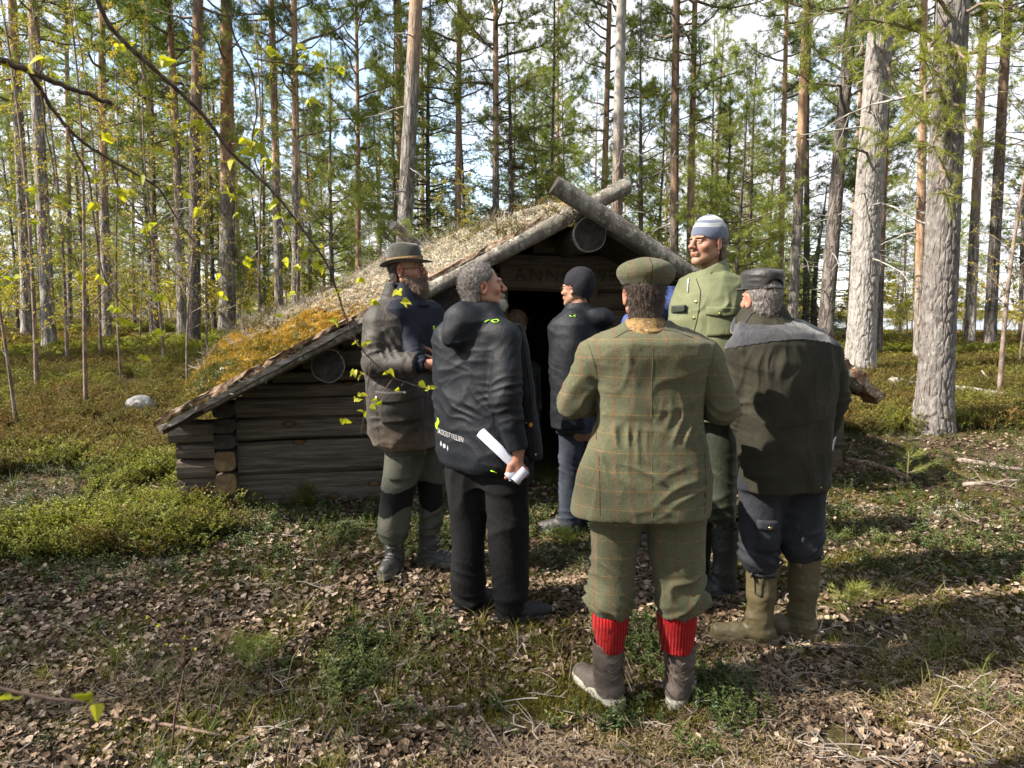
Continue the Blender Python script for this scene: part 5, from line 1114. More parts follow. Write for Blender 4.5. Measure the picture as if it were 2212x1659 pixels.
def hand_geo(curl=.8, thumb=.5, mirror=1, spread=.12, h=.0032):
    # palm in the x-z plane, fingers towards -z, palm side +y; thumb on +x
    g_ = G((-.075, -.07, -.2), (.095, .10, .07), h); g_.rc((0, 0, .06), (0, 0, 0), .026, .027, .01, sc=(1, 1.25, 1))
    g_.rc((-.022, 0, -.03), (-.026, .0, -.078), .020, .0155, .014, sc=(1, 1.15, 1)); g_.rc((.016, 0, -.025), (.024, .0, -.082), .021, .0155, .014, sc=(1, 1.15, 1)); g_.ell((0, .002, -.055), (.036, .0145, .036), .012)
    for i, (x, L_) in enumerate(((.031, .072), (.0105, .080), (-.0105, .074), (-.030, .058))):
        p = Vector((x, 0, -.086)); a = 0.0; sp = (x/.03)*spread
        for j, f in enumerate((.46, .30, .24)):
            a += curl*(1.0, 1.15, .8)[j]*(.85+.1*i); d = Vector((math.sin(sp)*math.cos(a), math.sin(a), -math.cos(a)*math.cos(sp))); e = p+d*L_*f; r0 = (.0098, .0088, .0080)[j]*(1-.05*i); g_.rc(p, e, r0, r0*.9, .004); p = e
    p = Vector((.026, .006, -.022))
    for j, (dx, dy, dz, l, r0) in enumerate(((.80, .35, -.55, .036, .0135), (.45, .45+thumb*.5, -.75, .032, .0105), (.05, .45+thumb, -.75, .026, .0092))):
        d = Vector((dx, dy, dz)).normalized(); e = p+d*l; g_.rc(p, e, r0, r0*.88, .006); p = e
    V, Q = g_.verts(); V = relax(V, Q, 1, .3); V[:, 0] *= mirror
    if mirror < 0: Q = Q[:, ::-1]
    return V, Q
HAND = {}
def handgeo(curl, thumb, mirror, h=.0045):
    k = (curl, thumb, mirror, h)
    if k not in HAND: HAND[k] = hand_geo(curl, thumb, mirror, .12, h)
    return HAND[k]
def frame(zdir, ydir):                 # matrix whose -z runs along zdir (fingers) and +y towards ydir (palm)
    z_ = -Vector(zdir).normalized(); y_ = Vector(ydir); y_ = (y_-z_*y_.dot(z_)).normalized(); x_ = y_.cross(z_); return Matrix((x_, y_, z_)).transposed()
def body(p, arms, legs, headargs={}, hands=()):
    """one mesh: trunk, limbs, neck, head, hands. arms/legs: lists of joint chains with radii"""
    allp = [v for ch in arms+legs for v, r in ch]+[p.hc]; lo = [min(v[i] for v in allp)-.2 for i in range(3)]; hi = [max(v[i] for v in allp)+.2 for i in range(3)]
    g_ = G(lo, hi, .011)
    sh = (arms[0][0][0]+arms[1][0][0])/2; hip = (legs[0][0][0]+legs[1][0][0])/2; c_, s_ = math.cos(p.yaw), math.sin(p.yaw)
    g_.loft([hip.z-.06, hip.z, (hip.z+sh.z)/2, sh.z-.08, sh.z+.02], [hip.x]*2+[(hip.x+sh.x)/2]+[sh.x]*2, [hip.y]*2+[(hip.y+sh.y)/2]+[sh.y]*2, [.10, .13, .12, .13, .08], [.08, .095, .08, .09, .06], p.yaw, .05)
    g_.rc(sh, p.H2((0, -.03, -.15)), .06, .052, .03)
    for ch in arms+legs:
        for (a, ra), (b, rb) in zip(ch, ch[1:]): g_.rc(a, b, ra, rb, .02)
    V, Q = g_.verts(); V = relax(V, Q, 1); parts = [(V, Q, np.zeros(len(V)))]
    hV, hQ, red = head_mesh(**headargs); M = np.array(p.HM()); parts.append((hV@M.T+np.array(p.hc), hQ, red))
    for (w_, fd, pd, curl, th, mir, hh) in hands:
        V2, Q2 = handgeo(curl, th, mir, hh); F_ = np.array(frame(fd, pd)); parts.append(((V2+np.array([0, 0, -.03]))@F_.T+np.array(w_), Q2, np.full(len(V2), .25)))
    n = 0; VV, QQ, RR = [], [], []
    for V, Q, r in parts: VV.append(V); QQ.append(Q+n); RR.append(r); n += len(V)
    me = mesh('body', np.concatenate(VV), np.concatenate(QQ), [p.skin], True); a = me.attributes.new('red', 'FLOAT', 'POINT'); a.data.foreach_set('value', np.concatenate(RR).astype(np.float32))
    return obj('body', me, p.root)
def strands(V, Q, n, L, W, dirf, rng, jitter=.5):
    idx = rng.integers(0, len(Q), n); c = V[Q[idx]].mean(1)+rng.normal(0, .002, (n, 3)); nn = vnormals(V, Q)[Q[idx, 0]]; d = unit(dirf(c, nn)+rng.normal(0, jitter, (n, 3))); s = unit(np.cross(d, nn))*W*.5; l = L*rng.uniform(.5, 1.3, (n, 1)); m_ = c+d*l*.55+nn*.0015
    VV = np.stack([c-s, c+s, m_+s*.8, c*0+m_-s*.8, c+d*l], 1).reshape(-1, 3); b = np.arange(n)[:, None]*5; return VV, np.concatenate([b+np.array([[0, 1, 2]]), b+np.array([[0, 2, 3]]), b+np.array([[3, 2, 4]])])
def hairpiece(nm, p, gr, mat, n=2500, L=.02, W=.0012, flow=(0, -.4, -1), out_=.5, amp=.003, seed=0, jitter=.45):
    V, Q = gr.verts(); V = relax(V, Q, 1); V = V+vnormals(V, Q)*(amp*vnoise(V*np.array([130, 130, 60]), seed))[:, None]; rng = np.random.default_rng(seed)
    SV, SF = strands(V, Q, n, L, W, lambda c, nn: np.array(flow)+nn*out_, rng, jitter)
    M = np.array(p.HM()); tri = np.concatenate([Q[:, [0, 1, 2]], Q[:, [0, 2, 3]]]); VV = np.concatenate([V, SV])@M.T+np.array(p.hc)
    return obj(nm, mesh(nm, VV, np.concatenate([tri, SF+len(V)]), [mat], True), p.root)
def short_hair(p, mat, low=-.075, front=.045, seed=1, n=3500, L=.016, thick=.0, top=True, flow=(0, -.5, -1)):
    g_ = G((-.11, -.135, -.16), (.11, .12, .14), .004); g_.ell((0, -.016, .030), (.0815+thick, .101+thick, .093+thick), .01); g_.loft([low-.02, low, -.02], 0, -.035, [.054, .066, .074], [.060, .064, .066], 0, .02, 2.2)
    X, Y_, Z = g_._g((slice(None),)*3); hl = front+np.where(Z < .055, (Z-.055)*1.1, 0); hl = np.maximum(hl, -.022+(Z < -.0)*-.012); g_.D = np.maximum(g_.D, (Y_-hl).astype(np.float32)); g_.D = np.maximum(g_.D, (low-Z-.10*np.abs(X)*0).astype(np.float32))
    for sx in (-1, 1): g_.ell((sx*.083, -.004, -.010), (.022, .024, .034), .006, True)
    return hairpiece('hair', p, g_, mat, n, L, .0012, flow, .5, .003, seed)
def shoe(p, nm, ankle, ang, mat, L_=.30, W_=.105, shaft=None, solem=None, sole=.035, h=.006, toe=1.0, heel=False):
    """ankle: Vector at ground level under the ankle; ang: direction the toes point to (radians, 0 = +y, anticlockwise)"""
    R_ = rotz(ang); a = Vector(ankle); T = lambda v: a+R_ @ Vector(v); zt = max([q[0] for q in shaft])+.03 if shaft else .16
    g_ = G((a.x-.27, a.y-.27, a.z-.02), (a.x+.27, a.y+.27, a.z+zt+.05), h)
    f = L_-.085
    g_.rc(T((0, -.03, .055)), T((0, f*.45, .045)), .044, .042, .02); g_.rc(T((0, f*.45, .045)), T((.0, f-.035, .038*toe)), .046, .040, .02); g_.rc(T((0, .0, .06)), T((0, .03, .13)), .046, .044, .03); g_.rc(T((-.012, f*.4, .035)), T((-.006, f-.05, .032)), .040, .036, .015)
    if shaft:
        for (z0, r0, o0), (z1, r1, o1) in zip(shaft, shaft[1:]): g_.rc(T((o0[0], o0[1], z0)), T((o1[0], o1[1], z1)), r0, r1, .015)
        X, Y_, Z = g_._g((slice(None),)*3); g_.D = np.maximum(g_.D, (Z-(a.z+shaft[-1][0])).astype(np.float32))
        zi = shaft[-1]; q = T((zi[2][0], zi[2][1], zi[0])); g_.rc(q+Vector((0, 0, .02)), q+Vector((0, 0, -.05)), zi[1]-.006, zi[1]-.008, .0, True)
    X, Y_, Z = g_._g((slice(None),)*3); g_.D = np.maximum(g_.D, (a.z+.012-Z).astype(np.float32))
    o, V, Q = finish(nm, g_, [mat], p.root, lambda V: .0022*vnoise(V*60, 3)+creases(V, T((0, .03, .09)), .06, (0, .3, 1), .018, .003), 1)
    b = MB(); n_ = 30; pr = []
    for k in range(n_):
        th = 2*math.pi*k/n_; y = math.sin(th); x = math.cos(th); yy = y*(L_/2+.006)+(f-.085)/2+.0; w_ = W_/2*(1.0+.14*y-(.22 if abs(y+.1) < .35 else 0)*.5); pr.append((x*w_*(abs(x)**-.25 if abs(x) > .05 else 1), yy))
    ridge = lambda k: .004 if k % 2 else 0
    V2 = [T((x*(.97), y, -.004+ridge(k))) for k, (x, y) in enumerate(pr)]+[T((x, y, .012)) for x, y in pr]+[T((x*.99, y, sole)) for x, y in pr]+[T((x*.8, y*.97, sole+.006)) for x, y in pr]
    Fs = [tuple(range(n_))[::-1]]+[(l*n_+k, l*n_+(k+1) % n_, (l+1)*n_+(k+1) % n_, (l+1)*n_+k) for l in range(3) for k in range(n_)]+[tuple(3*n_+k for k in range(n_))]
    b.add(V2, Fs); obj('sole', b.mesh('sole', [solem or mat], False), o); return o
def gat(p, px, dy, extra=0):
    Y_ = p.Y+dy; py = 1300.
    for _ in range(8): d = P(px, py, Y_); py += (d.z-gz(d.x, Y_))*FPX/Y_
    return Vector((d.x-p.o.x, dy, gz(d.x, p.Y+dy)-p.o.z+extra))
def bx(V, m=.05): return V.min(0)-m, V.max(0)+m
def gridfor(p, lofts, pts, h=.0075, m=.10):
    A = [np.array([[x-w_, y-w_, z], [x+w_, y+w_, z]]).reshape(-1, 3) for L_ in lofts for z, x, y, w_, _ in zip(*L_)]; A += [np.array([list(q)]) for q in pts]
    A = np.concatenate(A); return G(A.min(0)-m, A.max(0)+m, h)
def headpart(nm, p, g_, mats, rel=2, disp=None, parent=None, midx=None):
    V, Q = g_.verts(); V = relax(V, Q, rel)
    if disp is not None: V = V+vnormals(V, Q)*disp(V)[:, None]
    o = obj(nm, mesh(nm, V, Q, mats, True, midx(V[Q].mean(1)) if midx else None), parent or p.root); o.matrix_local = Matrix.Translation(p.hc) @ p.HM().to_4x4(); return o
def hobj(nm, p, me, parent=None):
    o = obj(nm, me, parent or p.root)
    if parent is None: o.matrix_local = Matrix.Translation(p.hc) @ p.HM().to_4x4()
    return o
def eyes(p):
    for sx in (-1, 1):
        b = MB(); n = 12; V = [(sx*.032, .0945, .003)]+[(sx*.032+.0046*math.cos(2*math.pi*k/n), .0932, .003+.0032*math.sin(2*math.pi*k/n)) for k in range(n)]; b.add(V, [(0, 1+(k+1) % n, 1+k) for k in range(n)]); hobj('eye', p, b.mesh('eye', [E_eye]))
        b = MB(); b.tube([(sx*.016, .0975, .017), (sx*.030, .0985, .022), (sx*.048, .0875, .018)], [.003, .0038, .002], 5); hobj('eyebrow', p, b.mesh('eyebrow', [p.brow if hasattr(p, 'brow') else H_brown]))
def jacket(p, mat, rows, q, arms, radii, h=.0075, extra=None, disp_amp=.005, seed=1, cy=0, hem=.0, nm='jacket', cr=()):
    L_ = p.rows(rows, q, p.yaw); L_ = (L_[0], L_[1], [c+cy for c in L_[2]], L_[3], L_[4]); g_ = gridfor(p, [L_], [a for ch in arms for a in ch], h)
    g_.loft(*L_, p.yaw, .02, 2.5, cap=hem)
    for ch, rr in zip(arms, radii): g_.ell(ch[0], (rr[0]*.95,)*3, .05)
    for ch, rr in zip(arms, radii):
        for i in range(len(ch)-1): g_.rc(ch[i], ch[i+1], rr[i], rr[i+1], .012 if i == 0 else .010)
    if extra: extra(g_)
    for ch, rr in zip(arms, radii):     # flat cuffs
        d = (ch[-1]-ch[-2]).normalized(); c = ch[-1]
        X, Y_, Z = g_._g((slice(None),)*3); dd = (X-c.x)*d.x+(Y_-c.y)*d.y+(Z-c.z)*d.z; near_ = (X-c.x)**2+(Y_-c.y)**2+(Z-c.z)**2 < (rr[-1]+.05)**2
        g_.D = np.where(near_, np.maximum(g_.D, dd), g_.D).astype(np.float32)
    def disp(V):
        d = drape(V, disp_amp, (6, 6, 2.2), seed)+disp_amp*.55*drape(V, 1, (9, 9, 9), seed+3)
        for i, ch in enumerate(arms):
            if len(ch) > 2: d = d+creases(V, ch[1], .11, (ch[2]-ch[0]), .034, .0085, seed+i)+creases(V, ch[0], .12, (.6 if i else -.6, .2, -1), .05, .0045, seed+i+7)
        for c in cr: d = d+creases(V, *c)
        return d
    o, V, Q = finish(nm, g_, [mat] if not isinstance(mat, list) else mat, p.root, disp, 2); return o, g_
def trousers(p, mats, legs, q=1.0, seat=None, h=.0075, amp=.006, seed=3, bag=(), midx=None, nm='trousers', cut=None):
    LL = [p.rows(r, q, 0) for r in legs]; LL = [(a, b, [c+dy for c in cc], d, e) for (a, b, cc, d, e), dy in zip(LL, seat['dy'])]
    g_ = gridfor(p, LL, [], h)
    for L_ in LL: g_.loft(*L_, 0, .03, 2.1)
    if seat and 'loft' in seat: S_ = p.rows(seat['loft'], seat.get('q', .6), p.yaw); g_.loft(*S_, p.yaw, .04, 2.4)
    def disp(V):
        d = drape(V, amp, (6, 6, 3), seed)
        for c in bag: d = d+creases(V, *c)
        return d
    return finish(nm, g_, mats, p.root, disp, 2, midx)
def chains(p, arms, legs, ra=(.052, .042, .030), rl=(.075, .050, .030)):
    A = [[(v, r) for v, r in zip(ch, ra)] for ch in arms]; B_ = [[(v, r) for v, r in zip(ch, rl)] for ch in legs]; return A, B_
def legs_from(p, spec):                # [(hip), (knee), (ankle)] in picture positions with depth offsets
    return [[p.L(*v) for v in ch] for ch in spec]

# ---------------- man in tweed, red socks
p = Person('man seen from behind in a checked green tweed suit, flat cap and red knee socks', 1392, 2.80, headpx=(1391, 637), yaw=0, hyaw=R(2), skinm=S_ruddy)
arms = [[p.L(1281, 772), p.L(1241, 870, .0), p.L(1325, 868, .30)], [p.L(1521, 772), p.L(1560, 878, .0), p.L(1470, 872, .30)]]
legs = legs_from(p, [[(1335, 1080, 0), (1322, 1290, .0), (1312, 1480, 0)], [(1452, 1080, 0), (1466, 1290, 0), (1466, 1480, 0)]])
A_, B_ = chains(p, arms, legs, (.05, .042, .03), (.075, .05, .03))
body(p, A_, B_, {}, [(arms[0][2]+Vector((.03, .05, 0)), (.9, .5, .1), (0, -.2, -1), .6, .3, 1, .005), (arms[1][2]+Vector((-.03, .05, 0)), (-.9, .5, .1), (0, -.2, -1), .6, .3, -1, .005)])
def ex(g_):
    c = p.rows([(692, 1356, 1446), (700, 1344, 1456), (712, 1330, 1470), (726, 1318, 1484)], .8); g_.loft(*c, 0, .012, 2.2)
    c = p.rows([(684, 1362, 1440), (700, 1360, 1442)], .8); g_.loft(*c, 0, .0, 2.2, True)
jk, gj = jacket(p, C_tweed, [(700, 1350, 1450), (712, 1318, 1482), (724, 1290, 1508), (740, 1268, 1532), (765, 1268, 1536), (830, 1286, 1518), (900, 1290, 1514), (960, 1274, 1524), (1020, 1250, 1533), (1070, 1240, 1532), (1108, 1234, 1530)], .64, arms, [(.070, .066, .052)]*2, .0065, ex, .0052, 11, hem=.004,
   cr=[((-.02, -.15, .98), .17, (.35, 0, 1), .06, .007, 3), ((.12, -.13, .92), .12, (-.5, 0, 1), .05, .006, 4), ((-.14, -.12, 1.12), .10, (1, 0, .15), .035, .009, 8), ((.15, -.12, 1.15), .10, (1, 0, -.15), .035, .009, 9)])
bv = bvh(jk)
seam('back_seam', bv, jk, [p.L(1394, 712), p.L(1393, 900), p.L(1391, 1100)], (0, -1, 0), C_tweed, .0022, -.0012, 20)
DS, t, b, co = newmat('dark_seam', .9, .1); b.inputs['Base Color'].default_value = (.02, .018, .012, 1)
for pts in ([p.L(1268, 742), p.L(1284, 800), p.L(1290, 880), p.L(1285, 945)], [p.L(1532, 742), p.L(1518, 800), p.L(1514, 880), p.L(1516, 940)], [p.L(1287, 960), p.L(1287, 1105)], [p.L(1508, 960), p.L(1506, 1105)]): seam('sleeve_seam', bv, jk, pts, (0, -1, 0), DS, .0016, -.0008, 10)
seam('collar_edge', bv, jk, [p.L(1320, 728), p.L(1345, 714), p.L(1393, 708), p.L(1444, 714), p.L(1482, 728)], (0, -1, 0), DS, .0018, -.0002, 8)
br, V, Q = trousers(p, [C_tweed], [[(1040, 1270, 1400), (1115, 1274, 1396), (1180, 1276, 1380), (1250, 1272, 1372), (1288, 1264, 1373), (1308, 1268, 1371), (1318, 1276, 1368), (1327, 1284, 1362)], [(1040, 1388, 1516), (1115, 1393, 1520), (1180, 1398, 1521), (1250, 1410, 1520), (1288, 1413, 1527), (1308, 1415, 1524), (1318, 1418, 1512), (1327, 1424, 1504)]], 1.0,
  {'dy': (.0, .0), 'loft': [(1000, 1268, 1520), (1090, 1270, 1518), (1112, 1280, 1510)], 'q': .55}, .0065, .005, 5, [(p.L(1320, 1288), .13, (.45, .1, 1), .045, .034, 1), (p.L(1468, 1288), .13, (-.45, .1, 1), .045, .034, 2), (p.L(1400, 1150), .12, (.7, 0, 1), .05, .006, 4)], nm='breeches')
for i, (rw, gar) in enumerate((([(1322, 1281, 1356), (1342, 1279, 1358), (1370, 1284, 1352), (1404, 1291, 1346)], [(1308, 1283, 1354), (1326, 1282, 1355)]), ([(1322, 1421, 1503), (1342, 1419, 1504), (1370, 1424, 1500), (1404, 1431, 1496)], [(1308, 1423, 1501), (1326, 1422, 1502)]))):
    L_ = p.rows(rw, 1.0); g_ = gridfor(p, [L_], [], .005); g_.loft(*L_, 0, .01, 2); t2 = p.rows([(1322, rw[0][1]-2, rw[0][2]+2), (1338, rw[0][1]-2, rw[0][2]+2)], 1.0); g_.loft(*t2, 0, .004, 2)
    so, V, Q = finish('sock', g_, [C_sock], p.root, lambda V: .0016*np.sin(np.arctan2(V[:, 1], V[:, 0]-V[:, 0].mean())*34)+.002*vnoise(V*30, 3), 1)
    L_ = p.rows(gar, 1.0); g_ = gridfor(p, [L_], [], .005); g_.loft(*L_, 0, .01, 2); finish('sock_top', g_, [C_garter], so, None, 1)
C_muddy = bootmat('pale_muddy_sole', [(.16, .155, .13), (.30, .29, .24), (.42, .41, .34)], (.34, .33, .27), -.1, -.05, .95)
for px_, ang, dx in ((1316, R(30), 1312), (1463, R(-24), 1466)):
    a = gat(p, px_, .02); sh_ = shoe(p, 'boot', a, ang, C_boot, .315, .118, [(.06, .055, (0, 0)), (.12, .056, ((dx-px_)*.0019, 0)), (.19, .062, ((dx-px_)*.0019, 0)), (.262, .067, ((dx-px_)*.0019, 0))], C_muddy, .034, .005)
    bvb = bvh(sh_)
    for zz in (.13, .165, .205): seam('strap', bvb, sh_, [a+Vector((-.06, -.2, zz+.02)), a+Vector((0, -.2, zz-.012)), a+Vector((.06, -.2, zz+.02))], (0, -1, 0), C_leather, .0022, .0, 8)
sc = G((-.12, -.15, -.22), (.12, .13, -.02), .005)
sc.loft([-.165, -.13, -.105, -.09], 0, [-.040, -.034, -.03, -.028], [.096, .086, .078, .072], [.096, .088, .080, .076], 0, .01, 2); sc.loft([-.125, -.10, -.08], 0, -.03, [.070, .070, .074], [.07, .07, .074], 0, 0, 2, True)
headpart('scarf', p, sc, [C_camo], 1, lambda V: creases(V, (0, -.1, -.12), .12, (.1, 0, 1), .03, .005, 2)+.003*vnoise(V*22, 4))
short_hair(p, H_dark, -.100, .02, 3, 5200, .022, .002)
cg = G((-.14, -.17, .0), (.14, .19, .19), .005)
cg.loft([.038, .05, .075], 0, -.006, [.088, .093, .098], [.108, .113, .118], 0, .01, 2.2); cg.ell((0, .0, .100), (.112, .138, .050), .03); cg.ell((-.072, -.02, .082), (.042, .06, .034), .03); cg.ell((.072, -.02, .082), (.042, .06, .034), .03); cg.ell((0, .115, .055), (.075, .062, .012), .012)
cg.loft([.02, .06], 0, -.006, .082, .102, 0, .0, 2.2, True)
hp = headpart('flat_cap', p, cg, [C_tweed], 1, lambda V: .003*vnoise(V*18, 2)+.004*vnoise(V*9, 5)); cb = bvh(hp); seam('cap_seam', cb, hp, [Vector((0, -.1, .145)), Vector((0, -.15, .10)), Vector((0, -.15, .045))], (0, -1, .2), DS, .0013, 0, 8)

# ---------------- man in black jacket with the paper roll
p = Person('grey-haired man with a goatee in a black hooded jacket, holding rolled papers', 1055, 3.50, headpx=(1041, 619, 0), yaw=R(-36), hyaw=R(-74), hpitch=R(7), skinm=S_ruddy); p.brow = H_grey
arms = [[p.L(968, 735, .10), p.L(965, 860, .16), p.L(1010, 905, .33)], [p.L(1090, 728, -.12), p.L(1092, 862, -.20), p.L(1118, 974, -.225)]]
legs = legs_from(p, [[(1010, 1010, .06), (1012, 1180, .04), (1008, 1315, .06)], [(1090, 1010, -.03), (1098, 1180, -.05), (1098, 1330, -.04)]])
A_, B_ = chains(p, arms, legs); body(p, A_, B_, {'nose': .92}, [(arms[0][2], (.8, .5, -.2), (0, 0, -1), .7, .4, -1, .005), (p.L(1120, 981, -.228), (-.20, -.02, -.97), (-.1, 1, .0), 1.0, .5, 1, .0038)])
def ex(g_):
    c = p.rows([(648, 1004, 1074), (668, 1000, 1084), (690, 985, 1100)], .85, p.yaw); g_.loft(*c, p.yaw, .015, 2.2)
    g_.ell(p.L(1002, 694, -.10), (.105, .070, .085), .03, False, Matrix.Rotation(.35, 3, 'Y')); g_.ell(p.L(982, 724, -.12), (.068, .045, .070), .035); g_.rc(p.L(1000, 668, -.07), p.L(1058, 672, -.06), .040, .030, .03); g_.rc(p.L(992, 742, -.13), p.L(1046, 716, -.12), .022, .012, .02)
    c = p.rows([(640, 1014, 1066), (676, 1012, 1068)], .85, p.yaw); g_.loft(*c, p.yaw, 0, 2.2, True)
    f_ = p.rows([(700, 1092, 1128, .06), (760, 1100, 1142, .08), (840, 1110, 1154, .10), (920, 1118, 1164, .12), (992, 1124, 1170, .12)], 1.1); g_.loft(*f_, -.5, .02, 2.3)
jk, gj = jacket(p, C_black, [(672, 998, 1078), (690, 966, 1098), (712, 948, 1108), (740, 940, 1112), (800, 938, 1114), (860, 939, 1118), (926, 941, 1122), (975, 944, 1126), (1000, 950, 1124), (1016, 964, 1112)], .56, arms, [(.078, .074, .05), (.078, .076, .052)], .0065, ex, .0065, 21, hem=.004,
   cr=[(p.L(985, 880, -.2), .20, (.7, 0, 1), .045, .0065, 5), (p.L(980, 800, -.2), .14, (-.3, 0, 1), .05, .005, 6)])
bv = bvh(jk)
textpatch('printed_word', bv, jk, 'SKOGSSTYRELSEN', p.L(944, 935), (1, 0, -.20), (.12, 0, 1), .037, C_white, .004, .47)
patch('green_print', bv, jk, p.L(944, 916), (1, 0, -.1), (.1, 0, 1), .020, .058, C_neon, .003, 4, 10, lambda a, b: (a*(1-abs(b)/.04)+.004*math.sin(b*120), b), (0, -1, 0))
for k, (x, yy, ww) in enumerate(((953, 958, .013), (961, 961, .017), (969, 964, .008))):
    patch('grey_print', bv, jk, p.L(x, yy), (1, 0, -.1), (0, 0, 1), ww, .030 if k != 1 else .022, C_greyp, .003, 6, 6, (lambda a, b: (a*(1-abs(b)/.016), b)) if k != 1 else (lambda a, b, w_=ww: (a*math.sqrt(max(.02, 1-(b/.0115)**2)), b)), (0, -1, 0))
def loop(pts, nm='drawcord'):
    q = [on_surf(bv, p.L(x, y_), (0, -1, 0), .006) for x, y_ in pts]; b = MB(); b.tube(q, .0022, 6); obj(nm, b.mesh(nm, [C_neon]), jk)
loop([(1049, 695), (1054, 692), (1060, 690)]); loop([(1063, 692), (1069, 695), (1076, 695), (1079, 692), (1075, 689), (1069, 690), (1063, 692)]); loop([(1062, 999), (1069, 1001), (1075, 1004)])
patch('badge', bv, jk, p.L(1147, 922), (1, 0, 0), (0, 0, 1), .020, .022, C_orangeb, .005, 6, 6, lambda a, b: (a*math.sqrt(max(.02, 1-(b/.0112)**2)), b), (0, -1, 0))
seam('front_edge', bv, jk, [p.L(1128, 700), p.L(1146, 800), p.L(1158, 900), p.L(1164, 990)], (.3, -1, 0), C_dark, .003, .0, 10)
for x, y_ in ((1158, 988), (1136, 918)): patch('snap', bv, jk, p.L(x, y_), (1, 0, 0), (0, 0, 1), .010, .010, C_metal, .004, 3, 3, None, (0, -1, 0))
seam('back_seam', bv, jk, [p.L(1112, 720), p.L(1072, 745), p.L(1056, 830), p.L(1062, 930)], (0, -1, 0), C_dark, .0016, -.0008, 10)
trousers(p, [C_blackt], [[(985, 958, 1062), (1060, 964, 1058), (1121, 972, 1052), (1188, 974, 1047), (1261, 970, 1049), (1305, 976, 1044), (1333, 986, 1026)], [(985, 1040, 1142), (1060, 1046, 1142), (1121, 1052, 1141), (1188, 1058, 1140), (1276, 1066, 1142), (1325, 1072, 1128), (1350, 1076, 1118)]], 1.0,
  {'dy': (.06, -.03), 'loft': [(960, 975, 1122), (1020, 972, 1126), (1050, 980, 1124)], 'q': .42}, .007, .007, 8, [(p.L(1010, 1290), .13, (.2, 0, 1), .045, .010, 1), (p.L(1100, 1290), .13, (-.2, 0, 1), .045, .010, 2), (p.L(1095, 1130), .13, (.5, 0, 1), .05, .007, 4)])
tb = bvh(COL.objects[-1]) if False else None
shoe(p, 'shoe', gat(p, 1103, -.03), R(-78), C_blkshoe, .30, .105, [(.05, .05, (0, 0)), (.13, .05, (0, 0))], C_blkshoe, .028, .006); shoe(p, 'shoe', gat(p, 1012, .07), R(-62), C_blkshoe, .30, .105, [(.05, .05, (0, 0)), (.13, .05, (0, 0))], C_blkshoe, .028, .006)
short_hair(p, H_greyd, -.082, .052, 5, 8000, .018, .002, True, (0, -.45, -.5)); eyes(p)
bg_ = G((-.06, .02, -.17), (.06, .14, -.04), .004); bg_.ell((0, .080, -.100), (.040, .036, .034), .01); bg_.rc((-.026, .100, -.055), (.026, .100, -.055), .006, .006, .004); bg_.ell((0, .112, -.066), (.024, .014, .006), .003, True)
hairpiece('goatee', p, bg_, H_white, 1500, .014, .0012, (0, .4, -1), .6, .002, 7)
b = MB(); b.tube([(.083, .0, .005), (.086, .035, .06), (.060, .040, .105), (.03, .038, .124)], .0022, 5); b.tube([(.0835, .0, .005), (.082, -.02, -.02)], .0022, 5); hobj('spectacle_arm', p, b.mesh('spectacle_arm', [C_dark]))
# rolled papers in his hand
a, c = P(1038, 934, 3.25), P(1118, 1010, 3.29); rl = thing('paper_roll', 'white rolled papers held in the hand of the man in the black jacket', 'paper roll', a)
def rollmesh(a, c, r, turns=1.25, flat=1.0):
    d = (c-a).normalized(); s_ = d.cross(Vector((0, 1, 0))).normalized(); u_ = d.cross(s_); n_ = 26; V = []
    for e in (a, c):
        for k in range(n_): th = 2*math.pi*turns*k/(n_-1); rr = r*(1-.10*k/(n_-1)); V.append(e+s_*(math.cos(th)*rr)+u_*(math.sin(th)*rr*flat))
    V += [v+(v-(a if i < n_ else c)).normalized()*-.0012 for i, v in enumerate(V)]; Fs = [(k, k+1, n_+k+1, n_+k) for k in range(n_-1)]+[(2*n_+k, 3*n_+k, 3*n_+k+1, 2*n_+k+1) for k in range(n_-1)]+[(k, 2*n_+k, 2*n_+k+1, k+1) for k in range(n_-1)]
    return mesh('sheet', V, Fs, [C_paper], True)
obj('rolled_sheet', rollmesh(Vector((0, 0, 0)), c-a, .0245), rl); q = P(1136, 1014, 3.25)-a; q2 = P(1112, 1040, 3.24)-a
obj('folded_sheet', rollmesh(q, q2, .022, 1.05, .55), rl); q = P(1122, 1010, 3.275)-a; q2 = P(1096, 1032, 3.255)-a; obj('folded_sheet', rollmesh(q, q2, .024, 1.05, .45), rl)

# ---------------- bearded man in the brimmed hat
p = Person('bearded man in a brimmed felt hat and brown waxed jacket, leftmost of the group', 880, 4.06, headpx=(878, 584), yaw=R(-112), hyaw=R(-103), hpitch=R(5), skinm=S_ruddy); p.brow = H_brownb
arms = [[p.L(820, 694, -.13), p.L(812, 784, -.20), p.L(904, 788, -.28)], [p.L(900, 692, .16), p.L(925, 785, .16), p.L(955, 790, -.05)]]
legs = legs_from(p, [[(872, 960, -.06), (858, 1080, -.05), (853, 1215, .03)], [(915, 960, .08), (925, 1080, .08), (925, 1190, .10)]])
A_, B_ = chains(p, arms, legs); body(p, A_, B_, {'nose': 1.0, 'wide': 1.03}, [(p.L(924, 787, -.29), (1, .05, .05), (0, .8, -.1), .5, .3, 1, .0042), (arms[1][2], (-.6, -.6, .2), (0, 1, 0), .6, .3, -1, .005)])
ia = [[p.L(880, 730, -.15), p.L(904, 788, -.27), p.L(922, 788, -.29)], [arms[1][0], arms[1][1], arms[1][2]]]
